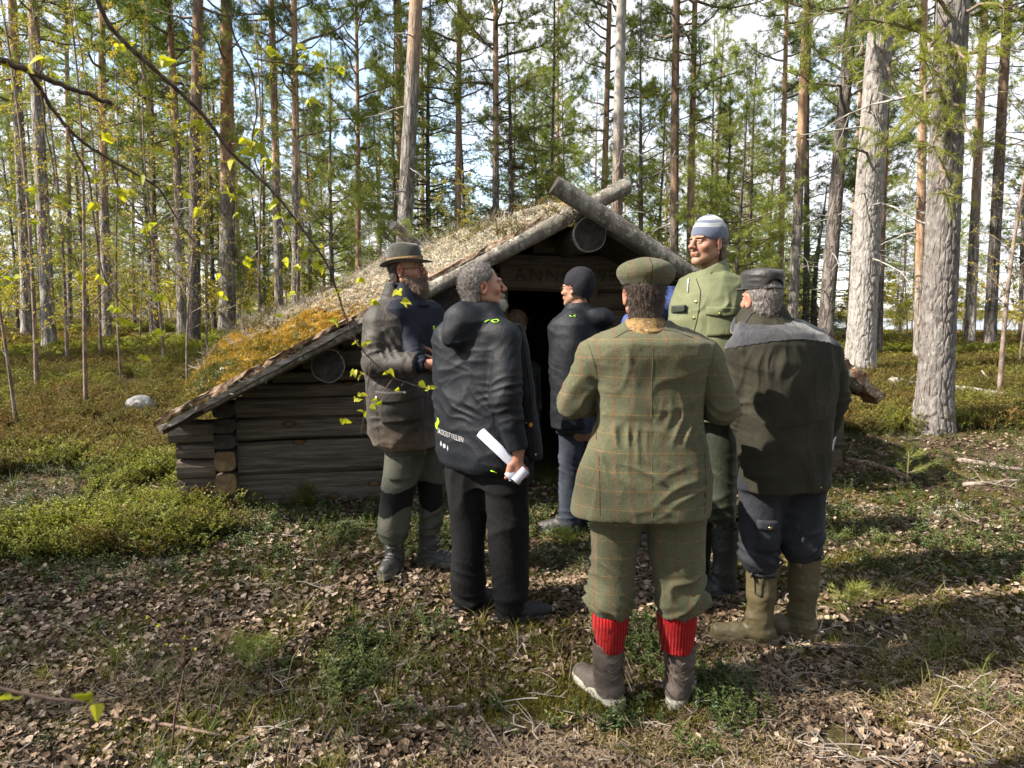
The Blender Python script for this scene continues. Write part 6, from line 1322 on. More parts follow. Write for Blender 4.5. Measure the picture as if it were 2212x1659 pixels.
def exn(g_):
    c = p.rows([(612, 850, 898), (640, 842, 915), (662, 850, 930)], .9, p.yaw); g_.loft(*c, p.yaw, .015, 2.2); c = p.rows([(600, 858, 892), (640, 856, 898)], .9, p.yaw); g_.loft(*c, p.yaw, 0, 2.2, True)
nv, _ = jacket(p, C_navy, [(648, 848, 925), (665, 840, 945), (700, 850, 956), (800, 854, 958), (880, 854, 956), (935, 856, 948)], .38, ia, [(.05, .05, .043), (.06, .056, .045)], .008, exn, .004, 31, nm='fleece_jacket', cy=.06)
bn = bvh(nv); patch('green_print', bn, nv, p.L(938, 708), (1, 0, 0), (0, 0, 1), .014, .022, C_neon, .003, 3, 4, None, (.3, -1, 0)); patch('white_print', bn, nv, p.L(947, 712), (1, 0, -.1), (0, 0, 1), .030, .007, C_white, .003, 4, 2, None, (.3, -1, 0))
def ex(g_):
    c = p.rows([(606, 836, 880), (630, 830, 878), (655, 822, 880)], 1.0, 0); c = (c[0], c[1], [y_-.02 for y_ in c[2]], c[3], c[4]); g_.loft(*c, 0, .012, 2.2); c = p.rows([(596, 845, 900), (650, 843, 905)], 1.1, 0); g_.loft(*c, 0, .0, 2.2, True)
col = p.rows([(604, 834, 882), (630, 829, 884), (652, 822, 884)], 1.0, 0); gc = gridfor(p, [col], [], .006); gc.loft(*col, 0, .012, 2.2); c2 = p.rows([(590, 842, 905), (660, 838, 910)], 1.2, 0); gc.loft(*c2, 0, 0, 2.2, True); finish('cord_collar', gc, [C_cord], p.root, lambda V: .003*vnoise(V*20, 4), 1)
jk, gj = jacket(p, C_wax, [(648, 832, 888), (664, 806, 902), (690, 792, 914), (740, 791, 926), (800, 799, 936), (860, 799, 941), (926, 802, 944), (950, 812, 945), (961, 824, 945)], .82, arms[:1], [(.078, .072, .066)], .0065, ex, .007, 33, hem=.003, cy=-.02,
   cr=[(p.L(845, 900, -.2), .15, (.2, 0, 1), .05, .006, 5), (p.L(850, 770, -.25), .12, (1, 0, .6), .035, .008, 6)])
bv = bvh(jk); NC = (0, -1, 0)
patch('pocket', bv, jk, p.L(879, 870), (1, 0, .06), (-.06, 0, 1), .235, .155, C_wax, .016, 14, 10, lambda a, b: (a*(1-.12*max(0, -b/.08)**2), b), NC, .02)
patch('pocket_flap', bv, jk, p.L(876, 842), (1, 0, .10), (-.10, 0, 1), .25, .060, C_wax, .024, 14, 5, lambda a, b: (a, b-.012*math.cos(a*14)), NC, .012)
for x, y_ in ((830, 848), (890, 838)): patch('button', bv, jk, p.L(x, y_), (1, 0, 0), (0, 0, 1), .014, .014, C_metal, .031, 4, 4, lambda a, b: (a*math.sqrt(max(.05, 1-(b/.0075)**2)), b), NC)
patch('placket', bv, jk, p.L(905, 730), (1, 0, -.0), (-.22, 0, 1), .035, .36, C_wax, .008, 3, 20, None, (.25, -1, 0))
for x, y_ in ((903, 715), (914, 772)): patch('stud', bv, jk, p.L(x, y_), (1, 0, 0), (0, 0, 1), .008, .008, C_metal, .014, 3, 3, None, (.25, -1, 0))
q = [on_surf(bv, p.L(x, y_), NC, .012) for x, y_ in ((858, 622), (862, 628), (867, 632), (871, 628))]; b = MB(); b.tube(q, .002, 5); obj('drawcord', b.mesh('drawcord', [C_neon]), jk)
seam('side_seam', bv, jk, [p.L(826, 800), p.L(830, 880), p.L(836, 955)], NC, DS, .0016, -.0008, 10)
zk0, zk1, zk2 = p.z(1012), p.z(1046), p.z(1096)
def mi(c): return np.where((c[:, 2] < zk1+.02*np.sin(c[:, 0]*20)) & (c[:, 2] > zk2+.03*np.cos(c[:, 0]*25)), 1, 0)
tr, V, Q = trousers(p, [C_greyg, C_blackt], [[(925, 828, 930), (975, 834, 918), (1030, 829, 906), (1072, 824, 895), (1110, 820, 890), (1142, 817, 886), (1166, 826, 880)], [(925, 860, 950), (1048, 897, 952), (1100, 904, 955), (1138, 903, 954), (1160, 908, 946)]], 1.05,
  {'dy': (-.04, .08), 'loft': [(900, 830, 945), (960, 832, 940)], 'q': .9}, .007, .006, 9, [(p.L(852, 1130), .09, (.25, 0, 1), .036, .018, 1), (p.L(925, 1125), .09, (-.25, 0, 1), .036, .018, 2), (p.L(860, 1075), .09, (.3, 0, 1), .035, .007, 4)], mi)
bt = bvh(tr); patch('thigh_pocket', bt, tr, p.L(872, 1000), (1, 0, 0), (0, 0, 1), .15, .14, C_greyg, .009, 8, 8, lambda a, b: (a*(1-.25*max(0, -b/.07)**2), b), NC, .008)
for px_, ang, dy in ((853, R(172), .03), (926, R(-112), .10)):
    a = gat(p, px_, dy); sh_ = shoe(p, 'boot', a, ang, C_hike, .31, .112, [(.06, .055, (0, 0)), (.12, .054, (0, .0)), (.26, .060, (0, 0))], C_hike, .03, .005); bb_ = bvh(sh_); f = Vector((-math.sin(ang), math.cos(ang), 0)); s_ = Vector((f.y, -f.x, 0))
    for k in range(6): c = a+f*(.13-.018*k)+Vector((0, 0, .07+.022*k)); q = [on_surf(bb_, c+s_*w_, f+Vector((0, 0, 1.2-.15*k)), .003) for w_ in (-.022, 0, .022)]; b = MB(); b.tube(q, .0022, 4); obj('lace', b.mesh('lace', [C_greyp]), sh_)
short_hair(p, H_dark, -.085, .01, 8, 1800, .014, .0)
bg_ = G((-.10, -.03, -.21), (.10, .155, -.01), .004)
bg_.ell((0, .060, -.105), (.064, .058, .062), .02); bg_.rc((-.060, .02, -.05), (-.035, .07, -.10), .020, .026, .02); bg_.rc((.060, .02, -.05), (.035, .07, -.10), .020, .026, .02); bg_.rc((-.030, .100, -.056), (0, .114, -.046), .008, .009, .008); bg_.rc((.030, .100, -.056), (0, .114, -.046), .008, .009, .008)
bg_.ell((0, .128, -.066), (.022, .014, .005), .003, True)
hairpiece('beard', p, bg_, H_brownb, 6000, .024, .0013, (0, .25, -1), .5, .005, 9, .5); eyes(p)
# hat
def rings(prof, n=40):
    V = []; Fs = []
    for (rx, ry, z, yo, curl) in prof:
        for k in range(n): th = 2*math.pi*k/n; V.append((rx*math.cos(th), yo+ry*math.sin(th), z+curl*math.cos(th)**2-(.35*curl*math.sin(th)**2)))
    for i in range(len(prof)-1):
        for k in range(n): Fs.append((i*n+k, i*n+(k+1) % n, (i+1)*n+(k+1) % n, (i+1)*n+k))
    Fs.append(tuple((len(prof)-1)*n+k for k in range(n))); return V, Fs
V, Fs = rings([(.080, .100, .040, -.004, .003), (.108, .126, .040, .0, .010), (.138, .153, .037, .002, .012), (.147, .161, .040, .002, .014), (.149, .163, .044, .002, .015), (.146, .160, .045, .002, .014), (.118, .136, .043, 0, .008), (.090, .112, .047, -.004, .004), (.087, .110, .052, -.004, .002), (.085, .107, .075, -.004, 0), (.082, .103, .10, -.004, 0), (.077, .098, .13, -.004, 0), (.070, .092, .150, -.004, .002), (.058, .080, .158, -.004, .004), (.035, .055, .152, -.004, .004), (.010, .03, .143, -.004, .0)])
V = [(x*(1-.16*max(0, (z-.10)/.06)*max(0, y/.1)), y, z-(.012*max(0, y/.1)*max(0, (z-.1)/.06))) for x, y, z in V]
ht = hobj('hat', p, mesh('hat', V, Fs, [C_felt], True)); V, Fs = rings([(.0885, .1115, .050, -.004, .003), (.0905, .1135, .052, -.004, .003), (.089, .112, .073, -.004, .001), (.086, .109, .074, -.004, 0)]); obj('hat_band', mesh('hat_band', V, Fs[:-1], [C_band], True), ht)
def specs(p, mat):
    b = MB()
    for sx in (-1, 1):
        b.tube([(sx*.032+.021*math.cos(a), .111-.012*abs(math.cos(a))*(1 if math.cos(a)*sx > 0 else 0), -.001+.019*math.sin(a)) for a in np.linspace(0, 6.28, 17)], .0013, 5); b.tube([(sx*.053, .100, .004), (sx*.078, .05, .004), (sx*.084, .0, .004), (sx*.083, -.02, -.008)], .0014, 5)
    b.tube([(-.011, .112, .002), (0, .117, .006), (.011, .112, .002)], .0013, 5); f_ = hobj('spectacles', p, b.mesh('spectacles', [mat]))
specs(p, C_dark)

# ---------------- man in knitted hat and light green jacket
p = Person('tall man in a blue and white striped knitted hat and light green jacket, facing left', 1535, 3.72, headpx=(1529, 525), yaw=R(130), hyaw=R(119), skinm=S_skin)
arms = [[p.L(1484, 664, .11), p.L(1470, 770, .10), p.L(1486, 810, -.12)], [p.L(1582, 630, -.06), p.L(1598, 760, -.04), p.L(1580, 850, -.14)]]
legs = legs_from(p, [[(1500, 850, .08), (1498, 1040, .08), (1502, 1230, .06)], [(1556, 850, -.04), (1556, 1040, -.04), (1560, 1240, -.02)]])
A_, B_ = chains(p, arms, legs); body(p, A_, B_, {'nose': 1.12, 'jaw': 1.05}, [(arms[0][2], (.3, -.8, .1), (0, .3, -1), .6, .3, 1, .005), (arms[1][2], (-.6, -.6, -.3), (0, .3, -1), .6, .3, -1, .005)])
def ex(g_):
    c = p.rows([(561, 1520, 1566), (580, 1506, 1568), (600, 1490, 1575), (615, 1486, 1585)], .85, 0); g_.loft(*c, 0, .012, 2.2); c = p.rows([(540, 1518, 1560), (575, 1506, 1560), (604, 1500, 1556)], .9, 0); g_.loft(*c, 0, .0, 2.2, True)
jk, gj = jacket(p, C_green, [(588, 1496, 1572), (600, 1476, 1588), (620, 1468, 1600), (660, 1456, 1605), (735, 1454, 1600), (800, 1454, 1596), (860, 1456, 1594), (905, 1458, 1592)], .66, arms, [(.072, .062, .05), (.074, .064, .05)], .007, ex, .0052, 41, cr=[(p.L(1560, 680, -.2), .14, (1, 0, -.5), .05, .006, 5)])
gc = gridfor(p, [p.rows([(548, 1500, 1574), (612, 1484, 1590)], .9, 0)], [], .006); c = p.rows([(548, 1518, 1567), (566, 1512, 1569), (584, 1502, 1574), (604, 1490, 1584)], .9, 0); gc.loft(*c, 0, .01, 2.2); c = p.rows([(540, 1524, 1562), (566, 1517, 1564), (584, 1507, 1569), (608, 1496, 1578)], .9, 0); gc.loft(*c, 0, 0, 2.2, True)
X_, Y__, Z_ = gc._g((slice(None),)*3); q_ = p.L(1500, 590); q2_ = p.L(1568, 556); sl_ = (q2_.z-q_.z)/(q2_.x-q_.x); gc.D = np.maximum(gc.D, (Z_-(q_.z+(X_-q_.x)*sl_)).astype(np.float32)); finish('collar', gc, [C_green], jk, lambda V: .004*vnoise(V*16, 4), 1)
bv = bvh(jk); NC = (0, -1, 0)
patch('chest_pocket', bv, jk, p.L(1535, 697), (1, 0, .02), (0, 0, 1), .125, .13, C_green, .007, 8, 8, None, NC, .006); patch('pocket_flap', bv, jk, p.L(1535, 672), (1, 0, -.03), (0, 0, 1), .135, .040, C_green, .014, 8, 4, lambda a, b: (a, b-.010*(1-abs(a)/.07)*(b < 0)), NC, .008)
patch('pocket_flap', bv, jk, p.L(1463, 667), (1, 0, .1), (0, 0, 1), .05, .036, C_dgreen, .020, 4, 4, None, NC, .008)
for x, y_, o_ in ((1530, 678, .02), (1490, 652, .008), (1486, 686, .008)): patch('button', bv, jk, p.L(x, y_), (1, 0, 0), (0, 0, 1), .012, .012, C_brass, o_, 4, 4, lambda a, b: (a*math.sqrt(max(.05, 1-(b/.0065)**2)), b), NC)
patch('leather_badge', bv, jk, p.L(1597, 661), (1, 0, 0), (0, 0, 1), .028, .030, C_lthr, .005, 6, 6, lambda a, b: (a*math.sqrt(max(.05, 1-(b/.0155)**2)), b), NC)
seam('front_zip', bv, jk, [p.L(1497, 604), p.L(1501, 630), p.L(1496, 670), p.L(1484, 740), p.L(1478, 800)], NC, C_dark, .003, .0, 10); seam('collar_zip', bv, jk, [p.L(1523, 594), p.L(1545, 580), p.L(1562, 568)], NC, C_dark, .0035, .001, 8)
seam('shoulder_seam', bv, jk, [p.L(1563, 583), p.L(1585, 596), p.L(1600, 606)], (0, -1, .4), DS, .0014, -.0006, 8)
q = [on_surf(bv, p.L(x, y_), NC, .010) for x, y_ in ((1484, 602), (1481, 615), (1479, 632))]; b = MB(); b.tube(q, .0028, 5); obj('drawcord', b.mesh('drawcord', [C_white]), jk)
trousers(p, [C_dgreen], [[(860, 1456, 1545), (1000, 1470, 1535), (1100, 1474, 1532), (1125, 1478, 1528)], [(860, 1505, 1600), (927, 1512, 1590), (1000, 1518, 1590), (1060, 1522, 1588), (1100, 1526, 1585), (1125, 1530, 1582)]], 1.0, {'dy': (.08, -.03), 'loft': [(830, 1460, 1596), (890, 1462, 1592)], 'q': .8}, .0075, .008, 10, [(p.L(1555, 1060), .16, (.3, 0, 1), .05, .011, 1), (p.L(1556, 1110), .10, (-.2, 0, 1), .04, .010, 2)])
for px_, ang, dy in ((1563, R(108), -.02), (1508, R(112), .08)):
    shoe(p, 'rubber_boot', gat(p, px_, dy), ang, C_welld, .32, .115, [(.06, .058, (0, 0)), (.12, .058, (-.004, 0)), (.26, .068, (-.006, 0)), (.42, .072, (-.01, 0))], C_welld, .03, .007)
short_hair(p, H_brown, -.090, -.015, 12, 1500, .022, .0)
eyes(p)
SB, t, b, co = newmat('striped_fleece', .95, .1); b.inputs['Sheen Weight'].default_value = .4; sp = t.nodes.new('ShaderNodeSeparateXYZ'); lnk(t, co, sp.inputs[0])
w1 = mth(t, 'MULTIPLY', mth(t, 'SINE', mth(t, 'MULTIPLY', sp.outputs[1], 26)), .010); zz = mth(t, 'ADD', mth(t, 'ADD', sp.outputs[2], mth(t, 'MULTIPLY', sp.outputs[1], -.12)), w1)
fr = mth(t, 'FRACT', mth(t, 'DIVIDE', mth(t, 'SUBTRACT', zz, .062), .040)); st = mth(t, 'MULTIPLY', mth(t, 'GREATER_THAN', fr, .42), mth(t, 'GREATER_THAN', zz, .062)); st = mth(t, 'MULTIPLY', st, mth(t, 'GREATER_THAN', sp.outputs[1], -.072))
nf = noise(t, co, 240, 3, .7); lnk(t, mixc(t, st, ramp(t, nf, [(.075, .092, .135), (.125, .15, .21)]), ramp(t, nf, [(.24, .27, .28), (.33, .36, .37)])), b.inputs['Base Color']); bump(t, b, nf, .002)
def beanie(p, mat, nm='knitted_hat', peak=.112, back=-.045, front=.038, wide=1.0, slouch=0):
    g_ = G((-.115, -.15, -.09), (.115, .14, .19), .0045); g_.ell((0, -.012-slouch*.3, .040), (.0865*wide, .1085, peak), .01)
    if slouch: g_.ell((0, -.06, .06), (.075, .075, .085), .03); g_.rc((0, -.055, .0), (0, -.05, -.045), .074, .066, .03)
    n_ = Vector((0, (front-back)/.20, -1)); c = Vector((0, .10, front)); X, Y_, Z = g_._g((slice(None),)*3); pl_ = front+(Y_-.10)*((front-back)/.19); g_.D = np.maximum(g_.D, (pl_-Z).astype(np.float32)); g_.ell((0, -.012, .02), (.081*wide, .102, .096), 0, True)
    return headpart(nm, p, g_, [mat], 1, lambda V: .002*vnoise(V*20, 3))
beanie(p, SB)

# ---------------- man in dark olive jacket and black cap, right
p = Person('man from behind in dark olive jacket with grey yoke, black cap and rubber boots', 1692, 3.24, headpx=(1645, 647), yaw=R(24), hyaw=R(15), skinm=S_ruddy)
arms = [[p.L(1604, 762, -.04), p.L(1600, 862, -.02), p.L(1628, 978, .02)], [p.L(1788, 768, .06), p.L(1803, 858, .08), p.L(1776, 950, .12)]]
legs = legs_from(p, [[(1645, 1010, 0), (1642, 1190, 0), (1642, 1370, 0)], [(1735, 1010, .03), (1734, 1190, .04), (1730, 1355, .05)]])
A_, B_ = chains(p, arms, legs); body(p, A_, B_, {'wide': 1.02}, [(arms[0][2], (.2, .5, -.8), (1, 0, 0), .5, .3, 1, .005), (arms[1][2], (-.2, .6, -.6), (-1, 0, 0), .5, .3, -1, .005)])
def ex(g_):
    c = p.rows([(652, 1612, 1690), (672, 1604, 1700), (692, 1598, 1708), (712, 1592, 1716)], .9, 0); g_.loft(*c, 0, .02, 2.2); c = p.rows([(640, 1620, 1684), (690, 1612, 1692)], .9, 0); g_.loft(*c, 0, .0, 2.2, True)
    g_.rc(p.L(1590, 712, .05), p.L(1606, 670, .02), .022, .014, .015)
RW = [(690, 1606, 1728), (704, 1597, 1756), (720, 1588, 1780), (742, 1584, 1797), (780, 1583, 1806), (840, 1588, 1808), (900, 1590, 1800), (960, 1592, 1794), (1020, 1596, 1793), (1054, 1599, 1793)]
jk, gj = jacket(p, C_olive, RW, .66, arms, [(.074, .074, .055), (.070, .068, .052)], .0065, ex, .006, 51, hem=.004, cr=[(p.L(1690, 780, -.2), .16, (1, 0, .12), .045, .007, 5), (p.L(1640, 820, -.2), .10, (1, 0, -.3), .04, .007, 6)])
bv = bvh(jk)
# yoke: an outer layer over the shoulders
V = np.array([v.co for v in jk.data.vertices]); Fq = np.array([tuple(f.vertices) for f in jk.data.polygons]); c = V[Fq].mean(1); zb_ = p.z(738)+.035*(1-((c[:, 0]-p.L(1692, 740).x)/.24)**2)-.02
k = (c[:, 2] > zb_) & (c[:, 2] < p.z(672)+(c[:, 0]-p.L(1645, 690).x)*-.0) & ~((np.hypot(c[:, 0]-p.L(1652, 690).x, c[:, 1]) < .125) & (c[:, 2] > p.z(716))); nn = vnormals(V, Fq); V2 = V+nn*.0035; us, inv = np.unique(Fq[k], return_inverse=True); obj('shoulder_yoke', mesh('shoulder_yoke', V2[us], inv.reshape(-1, 4), [C_yoke], True), jk)
seam('waist_cord', bv, jk, [p.L(1652, 912), p.L(1700, 905), p.L(1755, 897), p.L(1792, 893)], NC, C_olive, .003, .002, 12); seam('collar_edge', bv, jk, [p.L(1594, 706), p.L(1615, 676), p.L(1650, 660), p.L(1690, 655)], NC, C_yoke, .004, .001, 10)
patch('snap', bv, jk, p.L(1594, 708), (1, 0, 0), (0, 0, 1), .012, .012, C_brass, .006, 3, 3, None, NC); patch('snap', bv, jk, p.L(1752, 1041), (1, 0, 0), (0, 0, 1), .006, .006, C_brass, .004, 3, 3, None, NC)
tr, V, Q = trousers(p, [C_dgrey], [[(1020, 1598, 1700), (1112, 1596, 1686), (1170, 1599, 1685), (1205, 1597, 1682), (1222, 1606, 1677), (1232, 1612, 1672)], [(1020, 1686, 1790), (1112, 1686, 1787), (1165, 1688, 1786), (1192, 1692, 1780), (1208, 1702, 1766), (1216, 1708, 1762)]], 1.0, {'dy': (0, .04), 'loft': [(980, 1600, 1790), (1050, 1600, 1790)], 'q': .6}, .007, .006, 12,
  [(p.L(1642, 1200), .10, (.25, 0, 1), .038, .020, 1), (p.L(1735, 1182), .10, (-.25, 0, 1), .038, .020, 2), (p.L(1680, 1100), .12, (.5, 0, 1), .045, .006, 4)])
bt = bvh(tr); patch('cargo_pocket', bt, tr, p.L(1643, 1150), (1, 0, 0), (0, 0, 1), .095, .13, C_dgrey, .010, 6, 6, None, NC, .008); patch('pocket_flap', bt, tr, p.L(1643, 1120), (1, 0, -.05), (0, 0, 1), .10, .04, C_dgrey, .017, 6, 3, lambda a, b: (a, b-.008*(1-abs(a)/.05)*(b < 0)), NC, .008); patch('button', bt, tr, p.L(1644, 1125), (1, 0, 0), (0, 0, 1), .012, .012, C_brass, .022, 4, 4, None, NC)
for px_, ang, dy, sx in ((1641, R(76), .0, 1646), (1731, R(66), .055, 1734)):
    a = gat(p, px_, dy); o_ = (sx-px_)*.0022; sh_ = shoe(p, 'rubber_boot', a, ang, C_well, .31, .112, [(.06, .057, (0, 0)), (.12, .055, (o_*.4, 0)), (.24, .068, (o_, 0)), (.405, .076, (o_*1.2, 0))], C_well, .028, .006)
    b = MB(); q = a+Vector((o_*1.2, 0, .405)); b.tube([q+Vector((.0765*math.cos(t_), .0765*math.sin(t_), 0)) for t_ in np.linspace(0, 6.283, 25)], .005, 6, False); obj('boot_rim', b.mesh('boot_rim', [C_dark]), sh_)
    if sx == 1646: bb_ = bvh(sh_); patch('buckle_strap', bb_, sh_, a+Vector((-.012, -.1, .35)), (1, 0, 0), (0, 0, 1), .12, .022, C_welld, .006, 8, 2, None, NC); seam('strap', bb_, sh_, [a+Vector((-.05, -.2, .35)), a+Vector((-.045, -.2, .26)), a+Vector((-.02, -.2, .25)), a+Vector((-.018, -.2, .34))], NC, C_welld, .004, .002, 6)
short_hair(p, H_greyd, -.072, .03, 15, 3500, .015, .0)
g_ = G((-.12, -.14, .02), (.12, .18, .19), .0045)
g_.loft([.045, .06, .095, .120, .130], 0, -.004, [.089, .090, .091, .090, .082], [.109, .110, .112, .111, .103], 0, .012, 2.1); g_.ell((0, -.004, .120), (.087, .108, .026), .02); g_.ell((0, .110, .050), (.066, .055, .008), .008); g_.loft([.03, .11], 0, -.004, .084, .104, 0, 0, 2.1, True); g_.ell((0, -.125, .062), (.044, .05, .026), .006, True)
cp = headpart('cap', p, g_, [C_cap], 1, lambda V: creases(V, (0, -.08, .10), .12, (.2, 0, 1), .022, .003, 2)+.0025*vnoise(V*22, 4))
b = MB(); b.tube([(.0905*math.sin(t_), -.004-.1115*math.cos(t_), .052) for t_ in np.linspace(-.62, .62, 13)], .0065, 6); obj('cap_strap', b.mesh('cap_strap', [C_cap]), cp)
b = MB(); b.tube([(.0915*math.sin(t_), -.004-.1125*math.cos(t_), .118) for t_ in np.linspace(0, 6.283, 41)], .0022, 5, False); obj('cap_piping', b.mesh('cap_piping', [C_cap]), cp)
sh = thing('paper_sheet', 'white paper held at the right hip of the man in dark olive', 'paper', P(1792, 958, 3.32)); V = [(-.02, 0, -.03), (.016, .0, .034), (.012, .01, -.034), (.024, .0, .03), (-.03, .01, .03)]
b = MB(); b.box((0, 0, 0), (.045, .0012, .075), 0, Matrix.Rotation(.25, 3, 'Y')); b.box((.003, .004, .004), (.045, .0012, .07), 0, Matrix.Rotation(.12, 3, 'Y')); obj('sheet', b.mesh('sheet', [C_paper], False), sh)

# ---------------- woman in black hat at the doorway
p = Person('person in a black knitted hat and spectacles looking into the dark doorway', 1250, 4.74, headpx=(1246, 624), yaw=R(46), hyaw=R(50), skinm=S_skin)
arms = [[p.L(1208, 712, -.05), p.L(1206, 800, -.02), p.L(1212, 870, .1)], [p.L(1300, 712, .08), p.L(1310, 800, .1), p.L(1300, 880, .15)]]
legs = legs_from(p, [[(1235, 930, 0), (1232, 1040, 0), (1230, 1130, 0)], [(1275, 930, .05), (1275, 1040, .05), (1278, 1130, .05)]])
A_, B_ = chains(p, arms, legs); body(p, A_, B_, {'nose': .9, 'jaw': .92}, [(arms[0][2], (0, .2, -1), (1, 0, 0), .6, .3, 1, .006), (arms[1][2], (0, .2, -1), (-1, 0, 0), .6, .3, -1, .006)])
def ex(g_): g_.ell(p.L(1292, 688, -.06), (.11, .085, .07), .03); c = p.rows([(652, 1222, 1276), (670, 1216, 1286)], .9, 0); g_.loft(*c, 0, .015, 2.2); c = p.rows([(640, 1226, 1270), (664, 1224, 1274)], .9, 0); g_.loft(*c, 0, .0, 2.2, True)
jk, gj = jacket(p, C_black, [(668, 1218, 1284), (684, 1204, 1304), (700, 1196, 1314), (740, 1193, 1318), (783, 1191, 1315), (850, 1190, 1310), (920, 1194, 1306)], .66, arms, [(.07, .064, .05)]*2, .008, ex, .006, 61)
bv = bvh(jk); loop([(1226, 681), (1229, 683), (1232, 684)]); loop([(1240, 679), (1235, 682), (1239, 684)])
trousers(p, [C_denim], [[(900, 1204, 1262), (1000, 1207, 1258), (1060, 1205, 1256), (1120, 1204, 1254), (1147, 1202, 1252)], [(900, 1250, 1306), (1060, 1254, 1302), (1147, 1256, 1302)]], 1.0, {'dy': (0, .06), 'loft': [(870, 1204, 1304), (930, 1206, 1302)], 'q': .8}, .008, .008, 13, [(p.L(1230, 1020), .12, (.3, 0, 1), .045, .009, 1), (p.L(1228, 1125), .1, (-.2, 0, 1), .04, .011, 2)])
shoe(p, 'shoe', gat(p, 1222, -.01), R(82), C_hike, .27, .10, [(.05, .048, (0, 0)), (.12, .048, (0, 0))], C_greyp, .028, .006); shoe(p, 'shoe', gat(p, 1280, .05), R(70), C_hike, .27, .10, [(.05, .048, (0, 0)), (.12, .048, (0, 0))], C_greyp, .028, .008)
beanie(p, C_mesh, 'knitted_hat', .112, -.06, .03, 1.05, .02); specs(p, C_dark); eyes(p)

# ---------------- person in blue, hidden behind the tweed cap, and one in the doorway
p = Person('person in a blue hooded jacket hidden behind the man in the flat cap', 1420, 4.45, headpx=(1408, 603), yaw=R(10), hyaw=R(10), skinm=S_skin)
arms = [[p.L(1366, 700), p.L(1362, 790), p.L(1370, 860, .2)], [p.L(1462, 700), p.L(1468, 790), p.L(1462, 860, .2)]]
legs = legs_from(p, [[(1395, 900, 0), (1392, 1050, 0), (1390, 1180, 0)], [(1435, 900, 0), (1438, 1050, 0), (1440, 1180, 0)]])
A_, B_ = chains(p, arms, legs); body(p, A_, B_, {}, [(arms[0][2], (0, .5, -1), (1, 0, 0), .6, .3, 1, .006), (arms[1][2], (0, .5, -1), (-1, 0, 0), .6, .3, -1, .006)])
def ex(g_): g_.ell(p.L(1440, 660, -.10), (.10, .08, .085), .02); g_.ell(p.L(1424, 638, -.05), (.115, .09, .10), .03); g_.ell(p.L(1448, 618, -.02), (.035, .05, .07), .015)
jacket(p, C_blue, [(655, 1380, 1452), (672, 1364, 1468), (690, 1355, 1478), (740, 1352, 1482), (900, 1356, 1480), (960, 1356, 1480)], .62, arms, [(.07, .062, .05)]*2, .008, ex, .006, 71)
trousers(p, [C_dgrey], [[(930, 1362, 1418), (1100, 1370, 1412), (1205, 1372, 1410)], [(930, 1412, 1470), (1100, 1418, 1462), (1205, 1420, 1462)]], 1.0, {'dy': (0, 0), 'loft': [(900, 1362, 1472), (960, 1364, 1470)], 'q': .6}, .009)
shoe(p, 'shoe', gat(p, 1390, 0), R(15), C_hike, .28, .10, None, C_hike, .028, .008); shoe(p, 'shoe', gat(p, 1442, 0), R(-10), C_hike, .28, .10, None, C_hike, .028, .008)
short_hair(p, H_brown, -.09, .06, 21, 3000, .035, .006, True, (0, -.3, -.4))
p = Person('brown-haired person in dark clothes in the shade of the doorway behind the black jacket', 1114, 5.72, headpx=(1116, 702), yaw=R(-20), hyaw=R(-20), skinm=S_skin)
arms = [[p.L(1066, 800), p.L(1062, 880), p.L(1070, 940, .2)], [p.L(1152, 800), p.L(1156, 880), p.L(1150, 940, .2)]]
legs = legs_from(p, [[(1092, 960, 0), (1090, 1010, 0), (1090, 1040, 0)], [(1130, 960, 0), (1132, 1010, 0), (1132, 1040, 0)]])
A_, B_ = chains(p, arms, legs); body(p, A_, B_, {'jaw': .92}, [(arms[0][2], (0, .5, -1), (1, 0, 0), .6, .3, 1, .006), (arms[1][2], (0, .5, -1), (-1, 0, 0), .6, .3, -1, .006)])
jacket(p, C_black, [(765, 1088, 1132), (778, 1070, 1150), (792, 1060, 1160), (840, 1058, 1164), (960, 1062, 1160), (985, 1062, 1160)], .62, arms, [(.06, .056, .048)]*2, .009, None, .005, 81)
trousers(p, [C_dgrey], [[(970, 1066, 1112), (1020, 1070, 1110), (1050, 1072, 1110)], [(970, 1108, 1156), (1020, 1112, 1152), (1050, 1114, 1150)]], 1.0, {'dy': (0, 0), 'loft': [(950, 1066, 1156), (990, 1068, 1154)], 'q': .6}, .009)
shoe(p, 'shoe', p.L(1090, 1062), R(0), C_hike, .26, .10, None, C_hike, .028, .008); shoe(p, 'shoe', p.L(1134, 1062), R(-20), C_hike, .26, .10, None, C_hike, .028, .008)
short_hair(p, H_brown, -.13, .055, 22, 3000, .05, .01, True, (0, -.3, -1))
